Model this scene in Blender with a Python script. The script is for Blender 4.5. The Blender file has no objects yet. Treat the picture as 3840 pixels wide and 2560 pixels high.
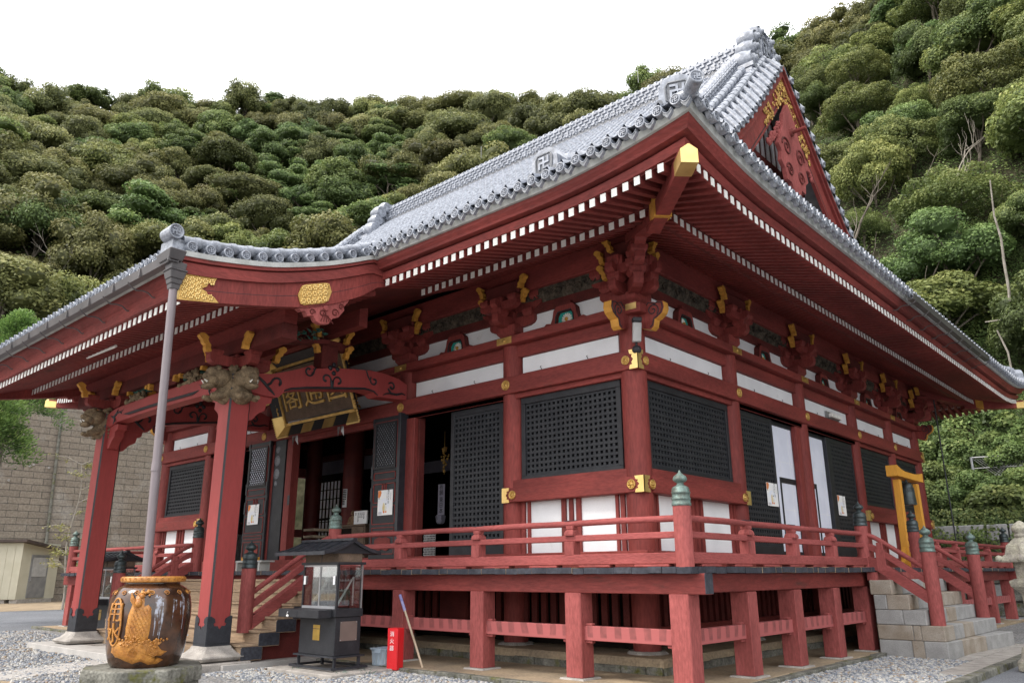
import bpy, bmesh, math, random
import numpy as np
from mathutils import Vector, Matrix
random.seed(7); RNG = np.random.default_rng(7)
C = bpy.context.scene.collection
PI = math.pi

# ------------------------------------------------------------------ materials
def _nodes(name):
    m = bpy.data.materials.new(name); m.use_nodes = True
    nt = m.node_tree; b = nt.nodes['Principled BSDF']
    return m, nt, b
def _n(nt, t, **kw):
    n = nt.nodes.new(t)
    for k, v in kw.items(): setattr(n, k, v)
    return n
def mat(name, col, col2=None, rough=.6, metal=0., scale=3., fine=0., fscale=40., stretch=(1,1,1), bump=.0, bscale=40., spec=.5, lo=.35, hi=.65, dirt=None):
    """procedural paint/wood/stone: large patches between col and col2, optional fine mottling, grain bump"""
    m, nt, b = _nodes(name); L = nt.links.new
    if col2 is None: col2 = tuple(c*.78 for c in col)
    geo = _n(nt, 'ShaderNodeNewGeometry')
    mp = _n(nt, 'ShaderNodeMapping'); mp.inputs['Scale'].default_value = stretch
    L(geo.outputs['Position'], mp.inputs['Vector'])
    nz = _n(nt, 'ShaderNodeTexNoise'); nz.inputs['Scale'].default_value = scale; nz.inputs['Detail'].default_value = 6
    L(mp.outputs[0], nz.inputs['Vector'])
    rp = _n(nt, 'ShaderNodeValToRGB'); rp.color_ramp.elements[0].position = lo; rp.color_ramp.elements[1].position = hi
    rp.color_ramp.elements[0].color = (*col2, 1); rp.color_ramp.elements[1].color = (*col, 1)
    L(nz.outputs['Fac'], rp.inputs[0]); out = rp.outputs[0]
    if fine:
        n2 = _n(nt, 'ShaderNodeTexNoise'); n2.inputs['Scale'].default_value = fscale; n2.inputs['Detail'].default_value = 4
        L(mp.outputs[0], n2.inputs['Vector'])
        mr = _n(nt, 'ShaderNodeMapRange'); mr.inputs[1].default_value = .3; mr.inputs[2].default_value = .7
        mr.inputs[3].default_value = 1-fine; mr.inputs[4].default_value = 1+fine
        L(n2.outputs['Fac'], mr.inputs[0])
        mx = _n(nt, 'ShaderNodeMix', data_type='RGBA', blend_type='MULTIPLY'); mx.inputs['Factor'].default_value = 1
        L(out, mx.inputs['A']); L(mr.outputs[0], mx.inputs['B']); out = mx.outputs['Result']
    if dirt:
        n3 = _n(nt, 'ShaderNodeTexNoise'); n3.inputs['Scale'].default_value = dirt[1]; n3.inputs['Detail'].default_value = 8; n3.inputs['Roughness'].default_value = .7
        L(mp.outputs[0], n3.inputs['Vector'])
        r3 = _n(nt, 'ShaderNodeMapRange'); r3.inputs[1].default_value = dirt[2]; r3.inputs[2].default_value = dirt[2]+.12
        L(n3.outputs['Fac'], r3.inputs[0])
        mx = _n(nt, 'ShaderNodeMix', data_type='RGBA'); L(r3.outputs[0], mx.inputs['Factor'])
        L(out, mx.inputs['A']); mx.inputs['B'].default_value = (*dirt[0], 1); out = mx.outputs['Result']
    L(out, b.inputs['Base Color'])
    b.inputs['Roughness'].default_value = rough; b.inputs['Metallic'].default_value = metal
    b.inputs['Specular IOR Level'].default_value = spec
    if bump:
        n4 = _n(nt, 'ShaderNodeTexNoise'); n4.inputs['Scale'].default_value = bscale; n4.inputs['Detail'].default_value = 5
        L(mp.outputs[0], n4.inputs['Vector'])
        bp = _n(nt, 'ShaderNodeBump'); bp.inputs['Strength'].default_value = bump; bp.inputs['Distance'].default_value = .02
        L(n4.outputs['Fac'], bp.inputs['Height']); L(bp.outputs[0], b.inputs['Normal'])
    return m

RED, RED2 = (.235, .046, .040), (.155, .031, .028)
M = {}
M['red'] = mat('red_paint', RED, RED2, rough=.62, scale=2.2, fine=.2, fscale=30, stretch=(1,1,.2), bump=.3, bscale=60, spec=.25, dirt=((.11,.036,.03), 3.5, .60))
M['redh'] = mat('red_paint_beam', RED, RED2, rough=.62, scale=2.0, fine=.2, fscale=26, stretch=(.3,.3,1.6), bump=.35, bscale=60, spec=.25, dirt=((.11,.036,.03), 3, .60))
M['redw'] = mat('weathered_red_paint', (.33, .088, .083), (.225,.057,.053), rough=.75, scale=2.6, fine=.2, fscale=34, stretch=(1,1,.3), bump=.4, bscale=50, spec=.2, dirt=((.14,.05,.045), 6, .62))
M['redwh'] = mat('weathered_red_rail', (.315, .080, .076), (.215,.053,.050), rough=.75, scale=2.2, fine=.18, fscale=34, stretch=(.35,.35,1.5), bump=.4, bscale=50, spec=.2, dirt=((.13,.05,.045), 5, .63))
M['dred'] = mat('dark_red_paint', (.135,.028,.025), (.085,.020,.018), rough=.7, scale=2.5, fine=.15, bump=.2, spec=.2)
M['pillar'] = mat('pillar_red_paint', (.32,.052,.050), (.25,.040,.038), rough=.5, scale=1.6, fine=.08, fscale=25, stretch=(1,1,.2), bump=.12, bscale=50, spec=.35)
M['white'] = mat('white_plaster', (.80,.81,.84), (.70,.71,.74), rough=.85, scale=1.5, fine=.03, spec=.2, dirt=((.60,.60,.60), 2.2, .62))
M['whitep'] = mat('white_rafter_tip', (.82,.81,.79), (.70,.69,.66), rough=.7, scale=6, spec=.2, dirt=((.6,.4,.37), 7, .74))
M['black'] = mat('black_lacquer', (.016,.017,.021), (.026,.027,.032), rough=.5, scale=5, fine=.25, spec=.35)
M['lattice'] = mat('black_lattice', (.020,.022,.027), (.030,.032,.037), rough=.55, scale=6, fine=.2, spec=.3)
M['blackend'] = mat('black_board_end', (.030,.032,.042), (.05,.052,.064), rough=.7, scale=4, fine=.3, fscale=20, spec=.25, dirt=((.012,.012,.015), 5, .60))
M['iron'] = mat('black_iron', (.018,.020,.026), (.03,.032,.04), rough=.42, scale=8, fine=.2, spec=.4, bump=.15, bscale=90)
M['gold'] = mat('gilt_metal', (.72,.47,.16), (.50,.31,.09), rough=.36, metal=.8, scale=7, fine=.12, fscale=60, bump=.5, bscale=120)
M['goldflat'] = mat('gilt_plate', (.82,.60,.24), (.66,.45,.16), rough=.34, metal=.7, scale=3, bump=.05)
M['yellow'] = mat('ochre_paint', (.62,.31,.06), (.46,.22,.04), rough=.6, scale=6, fine=.1, spec=.25)
M['orange'] = mat('orange_paint', (.70,.34,.05), (.60,.28,.04), rough=.55, scale=2, fine=.08, stretch=(1,1,.2), spec=.3)
M['tile'] = mat('silver_clay_tile', (.31,.335,.39), (.16,.175,.21), rough=.27, scale=9, fine=.22, fscale=55, bump=.08, bscale=70, spec=.8)
M['tiled'] = mat('dark_clay_tile', (.15,.16,.18), (.095,.10,.115), rough=.45, scale=10, fine=.2, spec=.5)
M['tilem'] = mat('mid_grey_clay_tile', (.26,.27,.295), (.15,.16,.175), rough=.5, scale=30, fine=.3, spec=.4, bump=.6, bscale=90)  # mid grey for the front faces of the drooping eave tiles
M['fascia'] = mat('grey_underlay_board', (.46,.47,.46), (.34,.35,.34), rough=.8, scale=4, fine=.1, spec=.2)
M['gutter'] = mat('brown_copper_gutter', (.125,.115,.118), (.085,.08,.084), rough=.42, metal=.35, scale=2, stretch=(1,1,.3), spec=.5)
M['pipe'] = mat('mauve_downpipe', (.22,.18,.195), (.165,.14,.15), rough=.4, scale=2, stretch=(1,1,.15), fine=.08, spec=.5)
M['bronze'] = mat('green_patina_bronze', (.17,.25,.23), (.085,.10,.085), rough=.5, metal=.35, scale=9, fine=.25, fscale=50, bump=.3, bscale=80)
M['bronzed'] = mat('dark_bronze', (.065,.085,.09), (.04,.048,.05), rough=.42, metal=.5, scale=8, fine=.2, bump=.2, bscale=80)
M['stone'] = mat('granite', (.40,.37,.34), (.28,.26,.24), rough=.85, scale=5, fine=.2, fscale=60, bump=.5, bscale=45, spec=.2, dirt=((.17,.15,.13), 4, .62))
M['stoned'] = mat('mossy_stone', (.20,.195,.17), (.10,.098,.085), rough=.9, scale=4, fine=.35, fscale=26, bump=1.0, bscale=18, spec=.15, dirt=((.10,.10,.028), 3.2, .54))
M['block'] = mat('tuff_block', (.36,.32,.275), (.26,.215,.17), rough=.9, scale=3, fine=.16, fscale=60, bump=.4, bscale=60, spec=.15, dirt=((.22,.14,.085), 2.4, .60))
M['blockg'] = mat('grey_tuff_block', (.35,.345,.34), (.27,.265,.26), rough=.9, scale=4, fine=.14, fscale=60, bump=.4, bscale=60, spec=.15)
M['earth'] = mat('tan_packed_earth', (.36,.28,.19), (.25,.20,.145), rough=.95, scale=1.6, fine=.2, fscale=25, bump=.3, bscale=30, spec=.1, dirt=((.16,.13,.10), 2, .6))
M['concrete'] = mat('pale_concrete', (.45,.43,.41), (.36,.345,.33), rough=.9, scale=2, fine=.12, fscale=60, bump=.2, bscale=60, spec=.15)
M['wood'] = mat('bare_weathered_wood', (.42,.30,.20), (.29,.215,.15), rough=.85, scale=2.5, fine=.25, fscale=18, stretch=(.35,2.5,7), bump=.5, bscale=24, spec=.15, dirt=((.12,.09,.07), 3, .66))
M['carve'] = mat('weathered_carving_wood', (.235,.175,.11), (.12,.09,.06), rough=.9, scale=9, fine=.3, fscale=40, bump=.9, bscale=40, spec=.1)
M['cloud'] = mat('dark_carved_panel', (.10,.082,.062), (.035,.03,.025), rough=.85, scale=7, fine=.4, fscale=20, bump=1.0, bscale=12, spec=.15)
M['greenleaf'] = mat('painted_leaf', (.045,.14,.11), (.03,.075,.06), rough=.7, scale=14, fine=.3, spec=.2)
M['teal'] = mat('teal_panel', (.03,.36,.31), (.025,.26,.23), rough=.6, scale=5, spec=.25)
M['petal'] = mat('white_petal', (.82,.81,.76), (.65,.64,.58), rough=.6, scale=12, spec=.25)
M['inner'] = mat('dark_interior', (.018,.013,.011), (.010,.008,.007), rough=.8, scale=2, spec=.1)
M['innerred'] = mat('interior_red_column', (.17,.03,.024), (.12,.022,.02), rough=.55, scale=2, spec=.3)
M['shoji'] = mat('shoji_paper', (.72,.75,.86), (.64,.67,.78), rough=.9, scale=2, spec=.1)
M['paper'] = mat('white_paper', (.83,.83,.82), (.76,.77,.80), rough=.8, scale=4, spec=.15)
M['ink'] = mat('black_ink', (.025,.025,.03), rough=.8, spec=.1)
M['mauve'] = mat('grey_mauve_paper', (.30,.29,.36), (.25,.24,.30), rough=.85, scale=4, spec=.1)
M['extred'] = mat('extinguisher_box_red', (.72,.018,.025), (.64,.014,.02), rough=.42, scale=2, spec=.45)
M['glaze'] = mat('brown_glaze', (.095,.040,.019), (.030,.015,.010), rough=.16, scale=4.5, fine=.2, fscale=16, spec=.7, bump=.06, bscale=9, dirt=((.20,.22,.28), 3.0, .70))
M['streak'] = mat('pale_glaze_run', (.36,.38,.45), (.10,.07,.06), rough=.2, scale=22, spec=.6, lo=.40, hi=.62)
M['ochre'] = mat('ochre_glaze_relief', (.50,.225,.045), (.34,.13,.025), rough=.33, scale=9, fine=.18, fscale=40, spec=.5, bump=.5, bscale=45)
M['shedw'] = mat('cream_steel_shed', (.50,.48,.39), (.45,.43,.34), rough=.6, scale=1.5, spec=.3, dirt=((.36,.33,.25), 3, .72))
M['sheddk'] = mat('brown_shed_roof', (.075,.055,.05), (.05,.04,.035), rough=.6, scale=3, spec=.3)
M['alum'] = mat('grey_aluminium', (.36,.37,.39), (.28,.29,.31), rough=.4, metal=.5, scale=3)
M['board'] = mat('brown_notice_board', (.16,.115,.085), (.11,.08,.06), rough=.8, scale=5, fine=.2, spec=.15)
M['taupe'] = mat('taupe_plate', (.17,.125,.11), rough=.45, spec=.4)
M['soil'] = mat('hill_soil', (.055,.05,.032), (.028,.03,.017), rough=1, scale=.6, fine=.4, fscale=3, bump=.8, bscale=3, spec=.05)
M['bark'] = mat('grey_bark', (.19,.165,.135), (.10,.085,.07), rough=.95, scale=3, fine=.3, fscale=14, bump=.8, bscale=20, spec=.1)
M['barkp'] = mat('pale_dead_bark', (.42,.38,.33), (.27,.24,.20), rough=.95, scale=3, fine=.2, bump=.5, bscale=20, spec=.1)
M['bluecloth'] = mat('blue_wrap', (.20,.19,.45), (.36,.36,.55), rough=.7, scale=14, spec=.2)
M['pole'] = mat('bamboo_pole', (.52,.42,.31), (.40,.31,.22), rough=.6, scale=6, stretch=(1,1,.3), spec=.3)
M['steel'] = mat('dull_steel', (.42,.42,.43), (.3,.3,.31), rough=.45, metal=.7, scale=5)
M['lamp_glass'] = mat('frosted_lamp_glass', (.42,.42,.42), (.34,.34,.34), rough=.35, scale=5, spec=.5)
M['lichen'] = mat('lichened_stone', (.38,.365,.29), (.25,.23,.20), rough=.95, scale=8, fine=.25, fscale=40, bump=.6, bscale=30, spec=.1, dirt=((.17,.14,.15), 6, .56))
M['orangep'] = mat('poster_orange', (.70,.24,.08), (.62,.2,.07), rough=.8, spec=.15)
M['bluep'] = mat('poster_wash_blue', (.72,.76,.85), (.80,.81,.84), rough=.8, scale=10, spec=.15)
M['yelp'] = mat('poster_yellow', (.62,.50,.22), (.7,.6,.4), rough=.8, scale=12, spec=.15)
M['brass'] = mat('brass_plate', (.62,.40,.10), (.45,.29,.07), rough=.28, metal=.9, scale=6)
M['statue'] = mat('carved_wood_figure', (.23,.14,.08), (.15,.09,.05), rough=.7, scale=8, spec=.2)
M['inkjp'] = M['ink']

def glassy(name, tint, alpha_mix, rough=.02):
    m, nt, b = _nodes(name); L = nt.links.new
    out = nt.nodes['Material Output']; nt.nodes.remove(b)
    g = _n(nt, 'ShaderNodeBsdfGlossy'); g.inputs['Roughness'].default_value = rough
    t = _n(nt, 'ShaderNodeBsdfTransparent'); t.inputs['Color'].default_value = (*tint, 1)
    lw = _n(nt, 'ShaderNodeLayerWeight'); lw.inputs['Blend'].default_value = .35
    mr = _n(nt, 'ShaderNodeMapRange'); mr.inputs[3].default_value = alpha_mix; mr.inputs[4].default_value = .75
    L(lw.outputs['Fresnel'], mr.inputs[0])
    mx = _n(nt, 'ShaderNodeMixShader'); L(mr.outputs[0], mx.inputs[0]); L(t.outputs[0], mx.inputs[1]); L(g.outputs[0], mx.inputs[2])
    L(mx.outputs[0], out.inputs['Surface'])
    return m
M['glass'] = glassy('clear_glass', (.93,.95,.95), .05)
def plastic_bin():
    m, nt, b = _nodes('cloudy_plastic'); L = nt.links.new
    b.inputs['Base Color'].default_value = (.62,.72,.80,1); b.inputs['Roughness'].default_value = .3
    t = _n(nt, 'ShaderNodeBsdfTransparent'); t.inputs['Color'].default_value = (.85,.9,.95,1)
    mx = _n(nt, 'ShaderNodeMixShader'); mx.inputs[0].default_value = .45
    L(t.outputs[0], mx.inputs[1]); L(b.outputs[0], mx.inputs[2]); L(mx.outputs[0], nt.nodes['Material Output'].inputs['Surface'])
    return m
M['plastic'] = plastic_bin()
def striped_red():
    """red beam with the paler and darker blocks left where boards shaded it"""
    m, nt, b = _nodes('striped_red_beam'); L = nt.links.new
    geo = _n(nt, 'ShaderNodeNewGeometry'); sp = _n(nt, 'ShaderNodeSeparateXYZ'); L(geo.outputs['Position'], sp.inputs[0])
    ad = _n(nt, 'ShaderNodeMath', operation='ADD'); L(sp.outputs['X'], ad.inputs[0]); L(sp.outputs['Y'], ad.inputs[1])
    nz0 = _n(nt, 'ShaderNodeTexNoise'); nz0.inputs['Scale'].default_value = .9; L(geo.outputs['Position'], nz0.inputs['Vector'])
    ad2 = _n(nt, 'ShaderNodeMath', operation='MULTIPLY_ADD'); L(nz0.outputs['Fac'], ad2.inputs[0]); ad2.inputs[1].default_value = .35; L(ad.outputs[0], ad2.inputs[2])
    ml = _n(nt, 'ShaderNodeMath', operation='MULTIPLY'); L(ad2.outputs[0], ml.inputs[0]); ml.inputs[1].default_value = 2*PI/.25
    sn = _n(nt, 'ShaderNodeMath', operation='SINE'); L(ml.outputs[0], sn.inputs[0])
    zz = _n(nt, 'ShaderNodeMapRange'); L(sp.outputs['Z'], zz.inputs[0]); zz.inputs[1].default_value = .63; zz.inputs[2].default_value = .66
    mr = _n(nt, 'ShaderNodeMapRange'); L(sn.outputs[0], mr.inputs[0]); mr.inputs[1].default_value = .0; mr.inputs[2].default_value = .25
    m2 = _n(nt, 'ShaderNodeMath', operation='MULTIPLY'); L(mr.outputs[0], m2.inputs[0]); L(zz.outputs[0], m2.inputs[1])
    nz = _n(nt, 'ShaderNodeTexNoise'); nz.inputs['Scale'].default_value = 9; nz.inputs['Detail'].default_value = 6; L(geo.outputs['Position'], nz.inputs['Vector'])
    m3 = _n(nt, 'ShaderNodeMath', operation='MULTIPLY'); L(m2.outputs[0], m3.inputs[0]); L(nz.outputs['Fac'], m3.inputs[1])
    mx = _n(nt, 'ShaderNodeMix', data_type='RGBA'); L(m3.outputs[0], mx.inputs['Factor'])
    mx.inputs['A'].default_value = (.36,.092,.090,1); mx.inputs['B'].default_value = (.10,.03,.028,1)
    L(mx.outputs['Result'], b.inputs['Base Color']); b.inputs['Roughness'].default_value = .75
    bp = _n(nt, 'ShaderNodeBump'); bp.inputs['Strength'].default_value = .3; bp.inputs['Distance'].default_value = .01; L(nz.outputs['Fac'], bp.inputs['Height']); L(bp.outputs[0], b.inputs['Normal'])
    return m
M['stripe'] = striped_red()

# ------------------------------------------------------------------ mesh builder
def paper_screen_mat():
    m,nt,b=_nodes('paper_screen_mat'); L=nt.links.new; b.inputs['Base Color'].default_value=(.74,.77,.88,1); b.inputs['Roughness'].default_value=.9
    t=_n(nt,'ShaderNodeBsdfTranslucent'); t.inputs['Color'].default_value=(.86,.89,.97,1); mx=_n(nt,'ShaderNodeMixShader'); mx.inputs[0].default_value=.75
    L(b.outputs[0],mx.inputs[1]); L(t.outputs[0],mx.inputs[2]); L(mx.outputs[0],nt.nodes['Material Output'].inputs['Surface']); return m
M['screen']=paper_screen_mat()
class MB:
    def __init__(s, tf=None): s.v=[]; s.f=[]; s.m=[]; s.sm=[]; s.mats=[]; s.tf=tf
    def mi(s, m):
        if m not in s.mats: s.mats.append(m)
        return s.mats.index(m)
    def add(s, vs, fs, m, smooth=False, raw=False):
        b = len(s.v); k = s.mi(m)
        if s.tf and not raw: vs = [s.tf(*p) for p in vs]
        s.v += [tuple(map(float, p)) for p in vs]
        for f in fs: s.f.append([b+i for i in f]); s.m.append(k); s.sm.append(smooth)
        return s
    def box(s, x0,x1,y0,y1,z0,z1, m, ends=None):
        vs = [(x0,y0,z0),(x1,y0,z0),(x1,y1,z0),(x0,y1,z0),(x0,y0,z1),(x1,y0,z1),(x1,y1,z1),(x0,y1,z1)]
        fs = [(0,3,2,1),(4,5,6,7),(0,1,5,4),(1,2,6,5),(2,3,7,6),(3,0,4,7)]
        s.add(vs, fs, m)
        if ends is not None:                      # give some faces (by index) another material
            for i, mm in ends.items(): s.m[len(s.f)-6+i] = s.mi(mm)
        return s
    def prism(s, poly, a, b, axis, m, cap=None):
        """2-D outline extruded from a to b; axis 'x': (y,z), 'y': (x,z), 'z': (x,y)"""
        def P(p, t): return {'x':(t,p[0],p[1]),'y':(p[0],t,p[1]),'z':(p[0],p[1],t)}[axis]
        n = len(poly); vs = [P(p,a) for p in poly]+[P(p,b) for p in poly]
        s.add(vs, [(i,(i+1)%n,n+(i+1)%n,n+i) for i in range(n)], m)
        s.add(vs, [tuple(range(n))[::-1], tuple(range(n,2*n))], cap or m)
        return s
    def hull8(s, lo, hi, m):
        """box-like solid from 4 lower and 4 upper points"""
        return s.add(lo+hi, [(0,3,2,1),(4,5,6,7),(0,1,5,4),(1,2,6,5),(2,3,7,6),(3,0,4,7)], m)
    def beam(s, p, q, w, h, m, up=(0,0,1), capm=None):
        p=Vector(p); q=Vector(q); d=(q-p).normalized(); u=Vector(up)
        r=d.cross(u).normalized(); u=r.cross(d)
        vs=[]
        for c in (p,q):
            for a,b in ((-1,-1),(1,-1),(1,1),(-1,1)): vs.append(tuple(c+r*a*w/2+u*b*h/2))
        s.add(vs, [(0,1,2,3),(7,6,5,4),(0,4,5,1),(1,5,6,2),(2,6,7,3),(3,7,4,0)], m)
        if capm: s.m[-5] = s.mi(capm)             # the q end
        return s
    def tube(s, path, r, m, n=8, cap=True, smooth=True):
        path=[Vector(p) for p in path]; k=len(path); R=r if hasattr(r,'__len__') else [r]*k
        vs=[]; t0=(path[1]-path[0]).normalized()
        a=t0.orthogonal().normalized()
        for i,p in enumerate(path):
            t=(path[min(i+1,k-1)]-path[max(i-1,0)]).normalized()
            a=(a-t*a.dot(t)).normalized(); b=t.cross(a)
            for j in range(n):
                w=2*PI*j/n; vs.append(tuple(p+(a*math.cos(w)+b*math.sin(w))*R[i]))
        fs=[(i*n+j,i*n+(j+1)%n,(i+1)*n+(j+1)%n,(i+1)*n+j) for i in range(k-1) for j in range(n)]
        s.add(vs, fs, m, smooth)
        if cap: s.add(vs, [tuple(range(n))[::-1], tuple(range((k-1)*n,k*n))], m)
        return s
    def lathe(s, prof, c, m, n=24, smooth=True, axis='z', sq=None):
        vs=[]; k=len(prof)
        for r,z in prof:
            for j in range(n):
                w=2*PI*(j+.5)/n; x,y=r*math.cos(w),r*math.sin(w)
                if axis=='z': vs.append((c[0]+x,c[1]+y,c[2]+z))
                elif axis=='x': vs.append((c[0]+z,c[1]+x,c[2]+y))
                else: vs.append((c[0]+x,c[1]+z,c[2]+y))
        fs=[(i*n+j,i*n+(j+1)%n,(i+1)*n+(j+1)%n,(i+1)*n+j) for i in range(k-1) for j in range(n)]
        s.add(vs, fs, m, smooth); s.add(vs, [tuple(range(n))[::-1], tuple(range((k-1)*n,k*n))], m)
        return s
    def cyl(s, a, b, r, m, n=16): return s.tube([a,b], r, m, n)
    def grid(s, P, m, smooth=False):
        """P: rows x cols of points"""
        R=len(P); Q=len(P[0]); vs=[p for row in P for p in row]
        return s.add(vs, [(i*Q+j,i*Q+j+1,(i+1)*Q+j+1,(i+1)*Q+j) for i in range(R-1) for j in range(Q-1)], m, smooth)
    def ball(s, c, r, m, nu=10, nv=7, sc=(1,1,1)):
        prof=[(max(1e-4,math.sin(PI*i/nv)), -math.cos(PI*i/nv)) for i in range(nv+1)]
        vs=[]; 
        for rr,z in prof:
            for j in range(nu):
                w=2*PI*j/nu; vs.append((c[0]+rr*math.cos(w)*r*sc[0], c[1]+rr*math.sin(w)*r*sc[1], c[2]+z*r*sc[2]))
        return s.add(vs, [(i*nu+j,i*nu+(j+1)%nu,(i+1)*nu+(j+1)%nu,(i+1)*nu+j) for i in range(nv) for j in range(nu)], m, True)
    def join(s, o):
        b=len(s.v); s.v+=o.v
        for f,k,q in zip(o.f,o.m,o.sm): s.f.append([b+i for i in f]); s.m.append(s.mi(o.mats[k])); s.sm.append(q)
        return s
    def mesh(s, name, off=(0,0,0), fixn=True):
        me=bpy.data.meshes.new(name)
        me.from_pydata([(p[0]-off[0],p[1]-off[1],p[2]-off[2]) for p in s.v], [], s.f)
        for m in s.mats: me.materials.append(M[m])
        me.polygons.foreach_set('material_index', s.m); me.polygons.foreach_set('use_smooth', s.sm)
        if fixn:
            b=bmesh.new(); b.from_mesh(me); bmesh.ops.recalc_face_normals(b, faces=b.faces); b.to_mesh(me); b.free()
        me.update(); return me

def wloc(o):
    p=Vector((0,0,0))
    while o is not None: p+=o.location; o=o.parent
    return p
def obj(name, mb, parent=None, bevel=0., loc=None, fixn=True, origin=None):
    """link a builder (world coordinates) or a ready mesh (local coordinates, at loc) as ONE mesh object"""
    base=wloc(parent) if parent else Vector((0,0,0))
    if isinstance(mb, MB):
        og=Vector(origin) if origin is not None else base
        o=bpy.data.objects.new(name, mb.mesh(name, og, fixn)); o.location=og-base
    else:
        o=bpy.data.objects.new(name, mb); o.location=(Vector(loc)-base) if loc is not None else (0,0,0)
    o.parent=parent; C.objects.link(o)
    if bevel:
        m=o.modifiers.new('bevel','BEVEL'); m.width=bevel; m.segments=1; m.limit_method='ANGLE'; m.angle_limit=math.radians(40)
    return o
def thing(name, label, cat, loc=(0,0,0), group=None):
    o=bpy.data.objects.new(name, None); o.empty_display_size=.2; C.objects.link(o); o.location=loc
    o['label']=label; o['category']=cat
    if group: o['group']=group
    return o
def tag(o, label, cat, group=None):
    o['label']=label; o['category']=cat
    if group: o['group']=group
    return o
def struct(name, mb, kind='structure', **k):
    o=obj(name, mb, **k); o['kind']=kind; return o
def copy_tree(o, parent=None, label=None):
    c=o.copy(); C.objects.link(c); c.parent=parent
    if label: c['label']=label
    for ch in list(o.children): copy_tree(ch, c)
    return c
def text_mesh(body, size, ext=.004, vertical=False):
    """outline mesh of a string in Blender's own built-in font; x right, y up, centred"""
    cu=bpy.data.curves.new('lettering','FONT'); cu.body='\n'.join(body) if vertical else body
    cu.size=size; cu.extrude=ext; cu.align_x='CENTER'; cu.align_y='CENTER'; cu.space_line=1.0; cu.resolution_u=3
    t=bpy.data.objects.new('lettering',cu); C.objects.link(t)
    dg=bpy.context.evaluated_depsgraph_get(); me=bpy.data.meshes.new_from_object(t.evaluated_get(dg))
    bpy.data.objects.remove(t); bpy.data.curves.remove(cu); return me
def put_text(mb, body, size, frame, m, ext=.004, vertical=False, sx=1.0, squash=None):
    """add lettering to a builder; frame = (origin, xdir, ydir)"""
    me=text_mesh(body,size,ext,vertical); o,x,y=[Vector(q) for q in frame]; z=x.cross(y)
    vs=[tuple(o+x*(v.co.x*sx)+y*v.co.y+z*v.co.z) for v in me.vertices]
    if squash: vs=[squash(p) for p in vs]
    mb.add(vs, [tuple(p.vertices) for p in me.polygons], m, raw=True); bpy.data.meshes.remove(me)

# layout measured in metres; origin = axis of the front right corner column, x right, y back
X = [0,-2.864,-6.103,-11.824,-15.063,-17.927]
Y = [0,3.6,7.221,10.855,13.974,16.70]
XL, YB, CX, CY = X[5], Y[5], X[5]/2, Y[5]/2
ZD = 1.62                      # veranda deck
CAM = Vector((7.486,-11.646,1.547))
def front(u,o,z): return (-u,-o,z)
def right(u,o,z): return (o,u,z)
def left(u,o,z): return (XL-o,u,z)
def back(u,o,z): return (-u,YB+o,z)
# ================================================================== TEMPLE HALL : walls
hall = thing('temple_hall', 'large red temple hall with white panels, black lattices and sweeping grey tiled roof', 'temple hall', (CX,CY,0))
U_front=[-x for x in X]; U_right=list(Y)
SIDES=[(front,U_front,'f'),(right,U_right,'r'),(left,U_right,'l'),(back,U_front,'b')]
RC=.2325
# columns -----------------------------------------------------------
colm=MB().lathe([(RC*.98,0.25),(RC,1.7),(RC,6.0)],(0,0,0),'red',28).mesh('column')
for p in sorted({(x,y) for x in X for y in (0,YB)}|{(x,y) for x in (0,XL) for y in Y}):
    o=obj('column', colm, hall, loc=(p[0],p[1],0))
    base=MB().lathe([(.44,.0),(.42,.10),(.34,.24),(.30,.27)],(p[0],p[1],.06),'stone',10,smooth=False)
    obj('base_stone', base, o)
# long horizontal members -------------------------------------------
def long_member(name, z0,z1,oi,oo,ext,m='redh',bev=.012,sides='frlb'):
    for tf,U,k in SIDES:
        if k not in sides: continue
        b=MB(tf); u0=-ext if k in 'fb' else -(oo-.004); u1=U[-1]+(ext if k in 'fb' else oo-.004)
        if k in 'rl': u0=-oi; u1=U[-1]+oi       # side members butt against the front and back ones
        b.box(u0,u1,oi,oo,z0,z1,m); obj(name,b,hall,bevel=bev)
long_member('sill_beam',1.63,1.90,.05,.245,.245)
long_member('upper_tie_beam',4.99,5.33,.06,.268,.268)
long_member('top_plate',6.0,6.17,-.25,.315,.40)
long_member('head_beam',5.745,6.0,-.08,.13,.13)
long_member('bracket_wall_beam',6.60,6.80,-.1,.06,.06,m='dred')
long_member('plaster_wall',6.17,6.60,-.06,.0,.0,m='white',bev=0)
long_member('inner_wall',5.3,8.1,-.2,-.11,.0,m='inner',bev=0)
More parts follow.
